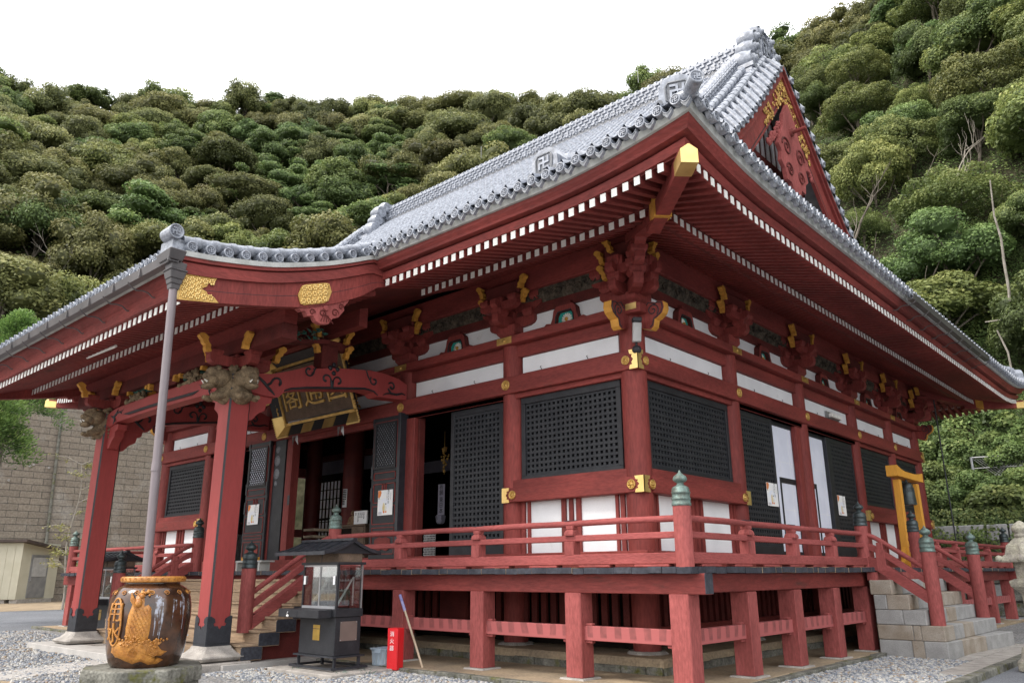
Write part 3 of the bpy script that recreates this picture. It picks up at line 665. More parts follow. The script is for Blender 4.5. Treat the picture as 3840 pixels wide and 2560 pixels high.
# railing --------------------------------------------------------------
def finial(parent,x,y,z,m='bronze',r=.132):
    b=MB(); k=r/.132
    b.lathe([(.128*k,-.005),(.136*k,0),(.136*k,.03),(.128*k,.036),(.128*k,.075),(.134*k,.08),(.134*k,.10),(.126*k,.106),(.126*k,.16),(.133*k,.166),(.133*k,.185),(.124*k,.192),(.124*k,.225),(.112*k,.250),(.078*k,.268),(.054*k,.280),(.046*k,.300),(.052*k,.314),(.078*k,.326),(.098*k,.346),(.100*k,.370),(.086*k,.398),(.054*k,.424),(.026*k,.446),(.012*k,.475),(.004*k,.49)],(x,y,z),m,24)
    return obj('onion_finial',b,parent)
def newel(parent,x,y,z0,z1,m='bronze',r=.125):
    b=MB().lathe([(r,z0),(r,z1)],(x,y,0),'redw',24); o=obj('newel_post',b,parent,bevel=.006); finial(o,x,y,z1,m,r+.006); return o
def rail_run(tf,u0,u1,struts,parent=None):
    parent=parent or ver
    b=MB(tf); a,c=u0,u1
    b.box(a,c,RO-.085,RO+.085,1.66,1.81,'redwh')
    k=max(2,round((c-a)/1.0))
    for i in range(k): 
        q=a+(c-a)*(i+.5)/k; b.box(q-.28,q+.28,RO-.08,RO+.08,1.622,1.66,'redwh')
    o=obj('railing',b,parent,bevel=.01)
    r=MB(tf).box(a,c,RO-.05,RO+.05,2.0,2.09,'redwh'); obj('middle_rail',r,o,bevel=.01)
    t=MB(tf); n=max(2,int((c-a)/.5)); t.tube([(a+(c-a)*i/n,RO,2.268+.004*math.sin(i*1.7+a)) for i in range(n+1)],.047,'redwh',12); obj('top_rail',t,o)
    for s_ in struts:
        p=MB(tf); w=.088
        p.box(s_-w,s_+w,RO-w,RO+w,1.80,2.002,'redw')
        lo=[(.088,2.088),(.092,2.11),(.082,2.15),(.060,2.175),(.052,2.19)]
        rows=[]
        for rr,z in lo: rows.append([(s_-rr,RO-rr,z),(s_+rr,RO-rr,z),(s_+rr,RO+rr,z),(s_-rr,RO+rr,z),(s_-rr,RO-rr,z)])
        p.grid(rows,'redw'); p.box(s_-.066,s_+.066,RO-.066,RO+.066,2.185,2.235,'redw')
        obj('rail_strut',p,o,bevel=.006)
        cp=MB(tf).box(s_-.13,s_+.13,RO-.03,RO+.03,2.309,2.317,'blackend'); obj('rail_joint_strap',cp,o)
rail_run(front,-1.87,5.98,[.05,2.04,4.04]); rail_run(front,11.95,-XL+1.87,[13.9,15.9,17.9])
rail_run(right,-1.75,5.1,[.04,1.73,3.47]); rail_run(right,8.85,YB+1.87,[10.5,12.3,14.1,15.9])
rail_run(left,-1.75,YB+1.87,[1,3.5,6,8.5,11,13.5]); rail_run(back,-1.75,-XL+1.75,[0,3,6,9,12,15,17.5])
for x,y,m in ((RO,-RO,'bronze'),(-6.1,-RO,'bronze'),(-11.8,-RO,'bronzed'),(XL-RO,-RO,'bronze'),(RO,5.2,'bronzed'),(RO,8.75,'bronzed'),(RO,YB+RO,'bronzed'),(XL-RO,YB+RO,'bronze')): newel(ver,x,y,1.61,2.43,m)

# ================================================================== FRONT WOODEN STAIRS
st=thing('wooden_staircase','broad bare timber staircase with red handrails up to the open front doors','staircase',((-6.1-11.8)/2,-3,0))
sx0,sx1=-12.25,-5.66
rr=random.Random(5)
for k in range(6):
    zt=.34+.213*k; y0=-4.0+.33*k; zb=zt-.225
    b=MB().box(sx0,sx1,y0,y0+.42,zb,zt,'wood',ends={3:'blackend',5:'blackend'}); 
    o=obj('step',b,st,bevel=.012)
    n=MB().box(sx0+.05,sx1-.02,y0-.03,y0+.36,zt+.003,zt+.045,'wood'); obj('tread_board',n,o,bevel=.006)
for x in (-5.95,-11.95): b=MB().prism([(-3.9,.08),(-2.0,.08),(-2.0,1.3),(-3.6,.2)],x-.1,x+.1,'x','dred'); obj('stringer',b,st)
b=MB().box(-12.5,-5.5,-4.4,-2.0,-.05,.09,'concrete'); obj('stair_footing',b,st)
def handrail(parent,P0,P1,axis,fixed,m='redwh',struts=1):
    """three sloping rails from the veranda newel down to the foot newel; P=(run, height of deck there)"""
    (a,za),(c,zc)=P0,P1; s=(zc-za)/(c-a); dirn=1 if c>a else -1
    Q=lambda t,z:(fixed,t,z) if axis=='y' else (t,fixed,z)
    top=[]; n=14
    for i in range(n+1):
        t=a+(c-a)*i/n; d=abs(t-a); z=za+2.268-ZD+s*(t-a)
        flat=za+2.268-ZD; bl=max(0,min(1,(d-.15)/.55)); 
        z=min(flat, flat+(z-flat)*1.0+.22) if d<.75 else z+.20
        top.append(Q(t,z if d>.12 else flat))
    b=MB(); 
    def curve(off,w,h,r=None,lift=.2):
        pts=[]
        for i in range(21):
            t=a+(c-a)*i/20; d=abs(t-a); z=s*(t-a)+lift; k=.5*(z+0-math.sqrt(z*z+.006)) 
            pts.append(Q(t,ZD+off+min(k,0)))
        return pts
    def ribbon(pts,w,h,m):
        bb=MB(); rows=[]
        for p in pts:
            x,y,z=p
            if axis=='y': ring=[(x-w,y,z-h),(x+w,y,z-h),(x+w,y,z+h),(x-w,y,z+h),(x-w,y,z-h)]
            else: ring=[(x,y-w,z-h),(x,y+w,z-h),(x,y+w,z+h),(x,y-w,z+h),(x,y-w,z-h)]
            rows.append(ring)
        bb.grid(rows,m); bb.add(rows[0][:4],[(0,1,2,3)],m); bb.add(rows[-1][:4],[(0,1,2,3)],m); return bb
    base=ribbon(curve(.12,0,0),.08,.115,m); o=obj('handrail',base,parent,bevel=.008)
    mid=ribbon(curve(.425,0,0),.05,.065,m); obj('middle_rail',mid,o,bevel=.008)
    tp=MB().tube(curve(.648,0,0),.047,m,12); obj('top_rail',tp,o)
    for q in (.38,):
        pts=curve(.12,0,0); p=pts[int(20*q)]; w=.085; x,y,z=p
        bb=MB().box(x-w,x+w,y-w,y+w,z-.05,z+.36,'redw').box(x-.06,x+.06,y-.06,y+.06,z+.36,z+.49,'redw'); obj('rail_strut',bb,o,bevel=.008)
    return o
for x in (-6.1,-11.8):
    handrail(st,(-1.75,ZD),(-3.66,ZD-1.26),'y',x)
newel(st,-6.1,-3.72,.55,1.66,'bronzed',.13); newel(st,-11.75,-3.70,.55,1.60,'bronzed',.13)

# ================================================================== SIDE STONE STAIRS
ss=thing('stone_staircase','block stone staircase with red handrails on the right side of the veranda','staircase',(2.7,6.9,0))
rq=random.Random(11)
def course(x0,x1,y0,y1,z0,z1,sk=0.):
    """one course of dressed blocks, each block a face of the same part"""
    b=MB(); xs=[x0]
    while xs[-1]<x1-.5: xs.append(xs[-1]+rq.uniform(.45,.75))
    xs[-1:]=[x1] if len(xs)>1 else [xs[0],x1]
    ys=[y0]
    while ys[-1]<y1-.7: ys.append(ys[-1]+rq.uniform(.55,.8))
    ys[-1]=y1
    b.box(x0+.02,x1-.02,y0+.02,y1-.02,z0,z1-.012,'blockg')
    for i in range(len(xs)-1):
        for (ya,yb) in ((y0,y0+.4),(y1-.4,y1)):
            b.box(xs[i]+.005,xs[i+1]-.005-(0 if i<len(xs)-2 else .4),ya,yb,z0+.005,z1,rq.choice(['block','blockg','block','blockg']))
    for i in range(len(ys)-1):
        j=lambda y: sk*(y-y0)/(y1-y0)
        b.hull8([(x1-.40,ys[i]+.004,z0+.004),(x1+j(ys[i]),ys[i]+.004,z0+.004),(x1+j(ys[i+1]),ys[i+1]-.004,z0+.004),(x1-.40,ys[i+1]-.004,z0+.004)],
                [(x1-.40,ys[i]+.004,z1+.002),(x1+j(ys[i]),ys[i]+.004,z1+.002),(x1+j(ys[i+1]),ys[i+1]-.004,z1+.002),(x1-.40,ys[i+1]-.004,z1+.002)],rq.choice(['block','blockg','blockg']))
    return obj('stone_step',b,ss,bevel=.014)
for k,(x1,sk) in enumerate([(3.22,.32),(3.20,.05),(2.92,0),(2.66,0),(2.38,0)]):
    course(2.02,x1,4.95,8.85,-.05 if k==0 else .30+.27*(k-1),.30+.27*k,sk)
b=MB().box(1.95,2.1,4.97,8.8,1.38,1.53,'redw'); obj('landing_beam',b,ss)
for y in (5.2,8.72): handrail(ss,(1.75,ZD),(3.03,ZD-.92),'x',y)
newel(ss,3.05,5.2,.57,1.90,'bronze',.13); newel(ss,3.05,8.7,.57,1.90,'bronze',.13)
# ================================================================== ROOF
TE=11.55           # ridge line to eaves, plan distance
EO=3.2             # eaves overhang from the column line
_t=[0,1.56,2.87,4.28,6.5,8.8,10.4,11.55,12.3,12.93,13.6,14.54,15.2]
_z=[16.45,14.98,13.62,12.25,10.50,8.95,7.98,7.42,7.09,6.86,6.66,6.48,6.40]
def zr(t):
    """height of the tiled surface at plan distance t from the ridge (monotone cubic)"""
    t=max(0,min(t,15.2)); i=max(0,min(len(_t)-2,next((k for k in range(len(_t)-1) if t<=_t[k+1]),len(_t)-2)))
    def sl(k):
        if k<=0: return (_z[1]-_z[0])/(_t[1]-_t[0])
        if k>=len(_t)-1: return (_z[-1]-_z[-2])/(_t[-1]-_t[-2])
        return (_z[k+1]-_z[k-1])/(_t[k+1]-_t[k-1])
    h=_t[i+1]-_t[i]; s=(t-_t[i])/h; a,b=_z[i],_z[i+1]; m0,m1=sl(i)*h,sl(i+1)*h
    return (2*s**3-3*s*s+1)*a+(s**3-2*s*s+s)*m0+(-2*s**3+3*s*s)*b+(s**3-s*s)*m1
def droop(t): return float(np.interp(t,[0,1.56,2.87,4.28,6.5,8.3,9],[.68,.98,1.0,.83,.46,.06,0]))
def zv(t): return zr(t)-droop(t)          # the gable verges hang lower than the main slope
def lift(d): return .36*max(0,1-d/3.0)**2 if d>=0 else .36
XA,XB=XL-EO,EO; YA,YBk=-EO,YB+EO
XV0,XV1=XL-.30,.34                    # gable verges
PX0,PX1=2*CX+3.7,-3.7                 # porch roof, left and right verge
def prof(q):                           # tile cross-section over one period, q in 0..1
    if q<.30: a=(q/.30)*PI; return .018+.078*math.sin(a)
    w=(q-.30)/.70; return -.020*math.sin(w*PI)
QS=[0,.05,.12,.20,.27,.30,.47,.65,.83]
def tiled(name,axis,a0,a1,ts,limit,pos,m='tile',per=.285,parent=None,sag=0):
    """rolls of tiles; for every row an upper and a lower edge so that each tile laps the next"""
    n=max(1,round((a1-a0)/per)); per=(a1-a0)/n
    us=[(a0+per*(i+q),prof(q)) for i in range(n) for q in QS]+[(a1,prof(0))]
    rows=[]
    for ta,tb in zip(ts[:-1],ts[1:]):
        for t,dz in ((ta,.0),(tb,.042)):
            lo,hi=limit(t); rows.append([pos(min(max(u,lo),hi),t,p+dz) for u,p in us])
    b=MB(); b.grid(rows,m); return b
def rows(t0,t1,step=.30): n=max(1,round((t1-t0)/step)); return [t0+(t1-t0)*i/n for i in range(n+1)]
def fpos(sgn):
    def pos(u,t,dz):
        y=CY-sgn*t; d=min(u-XA,XB-u); s=TE-t
        l=lift(d)*max(0,1-s/5.0) if t<=TE+.01 else 0
        w=max(0,u-(XV1-1.05),XV0+1.05-u)/1.05; w=min(1,w) if t<9 else 0
        return (u,y,zr(t)-droop(t)*w*w+l+dz)
    return pos
def flim(t):
    s=TE-t; lo,hi=XA+s,XB-s
    if lo>XV0: lo=XV0+.02
    if hi<XV1: hi=XV1-.02
    return (lo,hi)
rf=tiled('roof','x',XA,XB,rows(.1,TE),flim,fpos(1))
rf.join(tiled('roof','x',XA,XB,rows(.1,TE,1.2),flim,fpos(-1)))
# porch: the same rolls run on over the porch
rf.join(tiled('roof','x',PX0,PX1,rows(TE,15.1),lambda t:(PX0,PX1),fpos(1)))
def spos(sgn):
    def pos(u,t,dz):
        x=CX+sgn*(t+(XB-CX)-TE); d=min(u-YA,YBk-u); s=TE-t
        return (x,u,zr(t)+lift(d)*max(0,1-s/5.0)+dz)
    return pos
def slim(t): s=TE-t; return (YA+s,YBk-s)
tg=TE-(EO+.6)                          # side slope runs up to the gable wall
rf.join(tiled('roof','y',YA,YBk,rows(tg,TE),slim,spos(1))); rf.join(tiled('roof','y',YA,YBk,rows(tg,TE,.9),slim,spos(-1)))
roof=obj('tiled_roof',rf,hall,fixn=False)
# ridges ---------------------------------------------------------------
def ridge_wall(path,h,w,parent,name,bumps=True,rings=True,step=.30,rows_=3,base=.0,m='tile'):
    """stacked ridge: path = points on the roof surface; sides patterned with lapped tile ends, rounded cap"""
    b=MB(); P=[Vector(p) for p in path]
    d=[0]
    for i in range(1,len(P)): d.append(d[-1]+(P[i]-P[i-1]).length)
    def at(s):
        for i in range(1,len(P)):
            if s<=d[i] or i==len(P)-1:
                k=(s-d[i-1])/(d[i]-d[i-1]); p=P[i-1].lerp(P[i],k); t=(P[i]-P[i-1]).normalized(); return p,t
    N=max(2,int(d[-1]/.3)); ring=[]
    for i in range(N+1):
        p,t=at(d[-1]*i/N); hor=Vector((t.y,-t.x,0)).normalized(); up=Vector((0,0,1))
        sec=[(-w/2-.05,-.1),(-w/2-.05,.03),(-w/2,.03)]+[(-w/2,h*.99)]+[(w/2*math.cos(a)*.8,h+w*.32*math.sin(a)) for a in (PI,PI*.75,PI*.5,PI*.25,0)]+[(w/2,h*.99),(w/2,.03),(w/2+.05,.03),(w/2+.05,-.1)]
        ring.append([tuple(p+hor*x+up*(z+base)) for x,z in sec])
    b.grid(ring,m)
    if rings:
        for i in range(int(d[-1]/step)):
            p,t=at((i+.5)*step); hor=Vector((t.y,-t.x,0)).normalized(); r=w*.46
            vs=[]
            for e in (-.035,.035):
                for a in np.linspace(0,PI,7): vs.append(tuple(p+t*e+hor*(r*math.cos(a))+Vector((0,0,base+h+.0+w*.40*math.sin(a)))))
            fs=[(j,j+1,8+j,7+j) for j in range(6)]
            b.add(vs,fs,m); b.add(vs,[tuple(range(7)),tuple(range(7,14))],m)
    if bumps:
        rh=(h-.06)/rows_
        for j in range(rows_):
            for i in range(int(d[-1]/step)):
                p,t=at((i+.5+.5*(j%2))*step if (i+1)*step<d[-1] else d[-1]-.05); hor=Vector((t.y,-t.x,0)).normalized()
                for sg in (-1,1):
                    c=p+hor*(sg*(w/2))+Vector((0,0,base+.05+rh*(j+.15)))
                    a=t*(step*.36); o=hor*(sg*.05); u=Vector((0,0,rh*.62))
                    vs=[tuple(c-a),tuple(c+a),tuple(c+a*.85+o),tuple(c-a*.85+o),tuple(c-a+u),tuple(c+a+u),tuple(c+a*.85+o+u*.8),tuple(c-a*.85+o+u*.8)]
                    b.add(vs,[(0,1,2,3),(3,2,6,7),(7,6,5,4),(0,3,7,4),(1,5,6,2)],m)
    return obj(name,b,parent,fixn=False)
def manji(mb,c,xd,yd,s,m='tile',dep=.02):
    """the temple crest: left-facing hooked cross, strokes standing proud of the disc"""
    c=Vector(c); x=Vector(xd); y=Vector(yd); n=x.cross(y)
    w=.16
    bars=[(-w,w,-1,1),(-1,-w,-w,w),(w,1,-w,w),(w,1,-1,-1+2*w),(-1,-w,1-2*w,1),(-1,-1+2*w,-1,-w),(1-2*w,1,w,1)]
    for (a,b_,d,e) in bars:
        vs=[]
        for t in (0,dep):
            for p,q in ((a,d),(b_,d),(b_,e),(a,e)): vs.append(tuple(c+x*(p*s)+y*(q*s)+n*t))
        mb.add(vs,[(4,5,6,7),(0,1,5,4),(1,2,6,5),(2,3,7,6),(3,0,4,7)],m,raw=True)
# round eaves tiles + drooping pan tiles, one shared mesh --------------
def endtile_mesh(crest):
    b=MB(); r=.082
    b.lathe([(r*.96,.30),(r,.0),(r,-.02),(r*.80,-.022),(r*.78,-.008),(.002,-.006)],(0,0,0),'tile',14,axis='y')
    if crest: manji(b,(0,-.008,0),(1,0,0),(0,0,1),r*.46,'tile',.016)
    P=[]
    for i in range(11):
        q=i/10; P.append((.070+q*.145, -.020-.062*math.sin(q*PI)))
    top=P; bot=[(x,z-.050-.018*max(0,1-abs((x-.1425)/.045))-.008*abs(math.sin((x-.07)*62))) for x,z in P[::-1]]
    b.prism(top+bot,.0,.06,'y','tile',cap='tilem')
    b.tube([(x,-.004,z-.006) for x,z in P],.007,'tile',5)
    return b.mesh('eave_end_tile')
em0,em1=endtile_mesh(False),endtile_mesh(True)
zb=16.33
mr=ridge_wall([(XV0+.25,CY,zb),(CX,CY,zb-.02),(XV1-.45,CY,zb)],.56,.52,roof,'main_ridge',rows_=4,step=.25)
b=MB(); n=int((XV1-XV0-1.2)/.285)
for i in range(n):
    me=em0; p=Vector((XV0+.6+i*.285,CY-.42,zb+.02)); b.add([tuple(v.co*.85+p) for v in me.vertices],[tuple(f.vertices) for f in me.polygons],'tile')
o=obj('ridge_foot_tiles',b,mr)
b=MB().box(XV0+.5,XV1-.6,CY-.40,CY+.40,zb-.35,zb-.06,'tiled'); obj('ridge_foot',b,mr)
ET=[]  # (distance, position, rotation z, tilt)
n=round((XB-XA)/.285); per=(XB-XA)/n
for i in range(n):
    x=XA+per*(i+.15)
    if PX0-.05<x<PX1+.05: continue
    ET.append(((x,YA-.02,zr(TE)+lift(min(x-XA,XB-x))-.015),0))
n2=round((YBk-YA)/.285); per2=(YBk-YA)/n2
for i in range(n2):
    y=YA+per2*(i+.15); ET.append(((XB+.02,y,zr(TE)+lift(min(y-YA,YBk-y))-.015),PI/2))
n3=round((PX1-PX0)/.285); per3=(PX1-PX0)/n3
for i in range(n3): ET.append(((PX0+per3*(i+.15),CY-15.12,zr(15.1)-.02),0))
vy=[-3.30-.30*i for i in range(12)]
for y in vy: ET.append(((PX1+.06,y,zr(CY-y)-.03),PI/2))
ET.sort(key=lambda e:(Vector(e[0])-CAM).length)
rest=MB()
for i,(p,rz) in enumerate(ET):
    if i<100:
        o=obj('eave_end_tile',em1 if i<100 else em0,roof,loc=p); o.rotation_euler.z=rz
    else:
        R=Matrix.Rotation(rz,3,'Z'); me=em0
        rest.add([tuple(R@v.co+Vector(p)) for v in me.vertices],[tuple(f.vertices) for f in me.polygons],'tile')
o=obj('eave_end_tiles',rest,roof); o['kind']='stuff'
# ridge-end ornaments ---------------------------------------------------
def small_oni(c,ang,s=1.0):
    """crest plate with scrolled feet standing at the end of a ridge; faces -y before turning by ang"""
    b=MB(); o_=[(-.23,0),(-.26,.12),(-.25,.30),(-.19,.42),(-.09,.47),(.09,.47),(.19,.42),(.25,.30),(.26,.12),(.23,0)]
    b.prism([(x*s,z*s) for x,z in o_],-.05*s,.22*s,'y','tile')
    i_=[(-.15,.10),(-.16,.30),(-.12,.37),(.12,.37),(.16,.30),(.15,.10),(.11,.07),(-.11,.07)]
    b.tube([(x*s,-.055*s,z*s) for x,z in i_+i_[:1]],.016*s,'tiled',6)
    b.prism([(x*s*.97,z*s*.98) for x,z in i_],-.054*s,-.051*s,'y','tiled')
    manji(b,(0,-.055*s,.225*s),(1,0,0),(0,0,1),.10*s,'tile',.02)
    for sg in (-1,1):
        b.lathe([(.075*s,-.08*s),(.075*s,.12*s)],(sg*.24*s,0,.055*s),'tile',12,axis='y'); b.lathe([(.045*s,-.11*s),(.03*s,-.08*s)],(sg*.24*s,0,.055*s),'tiled',10,axis='y')
    m=b.mesh('ridge_end_crest'); o=obj('ridge_end_crest',m,roof,loc=c); o.rotation_euler.z=ang; return o
zc=zr(TE)+.36
ridge_wall([(2.85,-2.85,zr(TE-.35)+.30),(1.6,-1.6,zr(TE-1.6)+.12),(0,0,zr(TE-3.2)),(-.9,.9,zr(TE-4.1))],.30,.26,roof,'hip_ridge',rows_=2)
ridge_wall([(2.85,YB+2.85,zr(TE-.35)+.30),(1.6,YB+1.6,zr(TE-1.6)+.12),(-.9,YB-.9,zr(TE-4.1))],.30,.26,roof,'hip_ridge',rows_=2)
ridge_wall([(XL-2.85,-2.85,zr(TE-.35)+.30),(XL-1.6,-1.6,zr(TE-1.6)+.12),(XL+.9,.9,zr(TE-4.1))],.30,.26,roof,'hip_ridge',rows_=2)
small_oni((2.86,-2.96,zc-.02),.38,1.02); small_oni((2.93,YB+2.93,zc-.05),PI*.75,1.0); small_oni((XL-2.93,-2.93,zc-.05),-PI/4,1.0)
cy_=MB().lathe([(.10,-.42),(.10,0),(.10,.03),(.082,.032),(.08,.02),(.001,.021)],(0,0,0),'tile',16,axis='y'); manji(cy_,(0,.021,0),(-1,0,0),(0,0,1),.042,'tile',.014)
m=cy_.mesh('corner_roll_tile')
for p,a in (((3.36,-3.36,zc+.02),PI+PI/4+.02),((3.33,YB+3.33,zc+.12),-PI/4),((XL-3.33,-3.33,zc+.12),PI-PI/4)):
    o=obj('corner_roll_tile',m,roof,loc=p); o.rotation_euler=(math.radians(4),0,a)
# descending ridges down the front slope, with crests near the eaves
def slope_pts(x,y0,y1,n=9,d=0): return [(x,y0+(y1-y0)*i/n,zr(CY-(y0+(y1-y0)*i/n))+d) for i in range(n+1)]
ridge_wall(slope_pts(-.72,8.0,1.2,n=14),.40,.34,roof,'descending_ridge',rows_=3,step=.24)
ridge_wall(slope_pts(.42,1.6,-2.75),.30,.30,roof,'descending_ridge',rows_=2,step=.26)
small_oni((.42,-2.9,zr(TE-.3)+.02),0,1.05)
lx=2*CX
ridge_wall(slope_pts(lx-.1,8.0,-2.7),.42,.34,roof,'descending_ridge',rows_=3); small_oni((lx-.1,-2.85,zr(TE-.3)+.02),0,1.05)
# wide flat rolls along the verge of the gable
def roll(path,r,parent,name,step=.30):
    b=MB(); P=[Vector(p) for p in path]; b.tube(path,r,'tile',10)
    L=sum((P[i+1]-P[i]).length for i in range(len(P)-1)); n=int(L/step); acc=0; k=0
    for i in range(len(P)-1):
        s=(P[i+1]-P[i]).length
        while k*step<acc+s:
            p=P[i].lerp(P[i+1],(k*step-acc)/s); t=(P[i+1]-P[i]).normalized(); b.tube([tuple(p),tuple(p+t*.10)],[r*1.16,r*1.10],'tile',10); k+=1
        acc+=s
    return obj(name,b,parent)
for sg in (1,-1):
    Y_=lambda y: y if sg==1 else 2*CY-y
    for x,r in ((-.36,.10),(-.10,.105)):
        roll([(x,Y_(p[1]),p[2]-droop(CY-p[1])*((x-XV1+1.05)/1.05)**2+.10) for p in slope_pts(x,7.9,.1,16)],r,roof,'verge_roll')
    b=MB(); y=7.95
    while y>-.2:                      # tiles laid across the verge, ends facing out of the gable
        z=zv(CY-y)+.05; q=[(XV1-.50+.1*k,Y_(y),zr(CY-y)-droop(CY-y)*((1.05-.50+.1*k)/1.05)**2+.05) for k in range(6)]
        b.tube(q,.095,'tile',10); b.lathe([(.095,-.02),(.104,.0),(.104,.03),(.078,.032),(.07,.018),(.001,.018)],(XV1,Y_(y),z),'tile',12,axis='x'); y-=.30
    obj('verge_end_tiles',b,roof)
# great ridge-end ornaments ---------------------------------------------
def great_oni(x,sg):
    b=MB(); z0=15.2
    pl=[(-.70,.0),(-.78,.4),(-.66,.8),(-.64,1.2),(-.52,1.62),(-.30,1.88),(0,1.97),(.30,1.88),(.52,1.62),(.64,1.2),(.66,.8),(.78,.4),(.70,0)]
    b.prism([(CY+p,z0+q) for p,q in pl],x-.16,x+.16,'x','tile')
    fr=[(-.30,.86),(-.36,1.15),(-.27,1.58),(0,1.70),(.27,1.58),(.36,1.15),(.30,.86)]
    b.tube([(x+sg*.17,CY+p,z0+q) for p,q in fr+fr[:1]],.035,'tile',8)
    b.prism([(CY+p*.95,z0+q) for p,q in fr],x+sg*.161,x+sg*.164,'x','tiled')
    manji(b,(x+sg*.165,CY,z0+1.25),(0,sg,0),(0,0,1),.21,'tile',.05)
    for s2 in (-1,1):                 # stacked cloud scrolls on both flanks
        for (dy,dz,r,L) in ((1.02,.42,.34,.60),(.84,.93,.27,.52),(.70,1.34,.29,.52),(.36,1.70,.26,.46)):
            c=(x+sg*.20,CY+s2*dy,z0+dz); N=16
            rows_=[]
            for k in range(9):        # barrel swelling in the middle, then a rolled front edge
                t=k/8; rr=r*(.80+.20*math.sin(PI*min(1,t*1.15))); rows_.append((rr,-L+L*t))
            pr=rows_+[(r*.72,.02),(r*.70,-.03),(r*.50,-.03),(r*.46,.05),(r*.22,.06),(.004,.06)]
            if sg<0: pr=[(a,-q) for a,q in pr]
            b.lathe(pr,c,'tile',20,axis='x')
            b.lathe([(r*.30,.05*sg),(r*.26,.12*sg),(.002,.13*sg)],c,'tile',12,axis='x')
        for k in range(5):
            b.lathe([(.075,0),(.06,.05*sg),(.002,.055*sg)],(x+sg*.2,CY+s2*(.62-.05*abs(k-2)),z0+.55+.24*k),'tile',10,axis='x')
        a0,a1=sorted((CY+s2*.45,CY+s2*1.45)); b.box(x-.55,x+.34,a0,a1,z0-.06,z0+.08,'tile'); b.box(x-.50,x+.28,a0+.03,a1-.05,z0-.30,z0-.065,'tile')
    return obj('great_ridge_end',b,roof,bevel=.02)
great_oni(-.34,1); great_oni(2*CX+.34,-1)
for x in (-4.6,-12.0):
    b=MB().tube([(x,CY,zb+1.1),(x,CY,zb+1.6)],.008,'steel',5); obj('lightning_rod',b,roof)
# ------------------------------------------------------------------ gable
gx=-.55
gw=MB()
yy=np.linspace(-.2,CY,14); P=[(float(y),zv(CY-y)-.30) for y in yy]; Q=[(2*CY-y,z) for y,z in P[::-1]]
gw.prism(P+Q+[(YB+.2,8.0),(-.2,8.0)],gx-.1,gx,'x','dred')
gab=obj('gable_wall',gw,hall)
b=MB(); y=CY-5.2
while y<CY+5.25:
    zt=zv(abs(CY-y)+.2)-.55
    if zt>9.0:
        b.box(gx+.01,gx+.05,y-.08,y+.08,9.0,zt,'white')
    y+=.36
obj('white_gable_slats',b,gab)
b=MB().box(gx+.02,gx+.30,CY-4.9,CY+4.9,10.25,10.62,'dred').box(gx+.02,gx+.24,CY-2.2,CY+2.2,12.4,12.7,'dred'); b.box(gx+.02,gx+.2,CY-.22,CY+.22,10.6,12.4,'dred'); obj('gable_beam',b,gab,bevel=.01)
yellow_nose(lambda u,o,z:(gx+.35+o,u,z),CY-.6,.0,10.7,1,gab,1.2); yellow_nose(lambda u,o,z:(gx+.35+o,u,z),CY+2.0,.0,10.7,-1,gab,1.2)
def bargeboard(sg):
    Y_=lambda y: y if sg==1 else 2*CY-y
    ys=np.linspace(-.7,CY-.0,22)
    def strip(x0,x1,top,bot,m,b):
        ring=[]
        for y in ys:
            y=float(y); t=CY-y; z=zv(t); k=1+.25*(1-t/9)
            ring.append([(x0,Y_(y),z-top),(x1,Y_(y),z-top),(x1,Y_(y),z-top-(bot-top)*k),(x0,Y_(y),z-top-(bot-top)*k),(x0,Y_(y),z-top)])
        b.grid(ring,m); b.add(ring[0][:4],[(0,1,2,3)],m)
    b=MB(); strip(.06,.16,.16,.98,'red',b); o=obj('bargeboard',b,gab)
    b=MB(); strip(.161,.24,.12,.34,'redh',b); strip(.245,.30,.06,.16,'redh',b); obj('barge_moulding',b,o)
    b=MB(); strip(-.8,.30,.03,.055,'fascia',b); obj('verge_underlay',b,o)
    b=MB(); strip(.10,.165,.985,1.02,'black',b); obj('board_edge',b,o)
    # gilt scroll sheets near the peak
    g=MB(); rr=random.Random(4)
    for i in range(62):
        y=CY-.03-1.5*rr.random()**1.3; t=CY-y; k=1+.25*(1-t/9); z=zv(t)-.38-rr.random()*.60*k
        a=rr.random()*6; pts=[]
        for j in range(7):
            w=a+j*.8; r=.085*(1-j/9); pts.append((.172+.02*rr.random(),Y_(y+r*math.cos(w)),z+r*math.sin(w)))
        g.tube(pts,.018,'gold',5)
    for i in range(8):
        y=CY-.03-i*.19; t=CY-y; g.beam((.172,Y_(y),zv(t)-.38),(.172,Y_(y-.19),zv(t+.19)-.38),.03,.03,'gold',up=(1,0,0))
    obj('gilt_scrollwork',g,o)
bargeboard(1); bargeboard(-1)
# pendant with carved spirals
P=[(-.40,13.95),(-.56,13.5),(-.80,13.12),(-1.0,12.78),(-.84,12.60),(-.92,12.28),(-.70,12.12),(-.62,11.80),(-.34,11.82),(-.2,11.55),(0,11.30),(.2,11.55),(.34,11.82),(.62,11.80),(.70,12.12),(.92,12.28),(.84,12.60),(1.0,12.78),(.80,13.12),(.56,13.5),(.40,13.95),(0,14.45)]
b=MB().prism([(CY+p,q) for p,q in P],.17,.28,'x','redw'); pen=obj('gable_pendant',b,gab,bevel=.02)
b=MB()
for s2 in (-1,1):
    for (cy,cz,r0) in ((.46,12.86,.30),(.38,12.18,.22)):
        pts=[]
        for i in range(24): a=i*.42; r=r0*(1-i/28); pts.append((.285,CY+s2*(cy+r*math.cos(a)),cz+r*math.sin(a)))
        b.tube(pts,.032,'dred',6)
b.lathe([(.14,0),(.12,.06)],(.28,CY,13.5),'red',6,axis='x'); b.tube([(.28,CY,13.5),(.72,CY,13.5)],.055,'red',10)
obj('pendant_carving',b,pen)
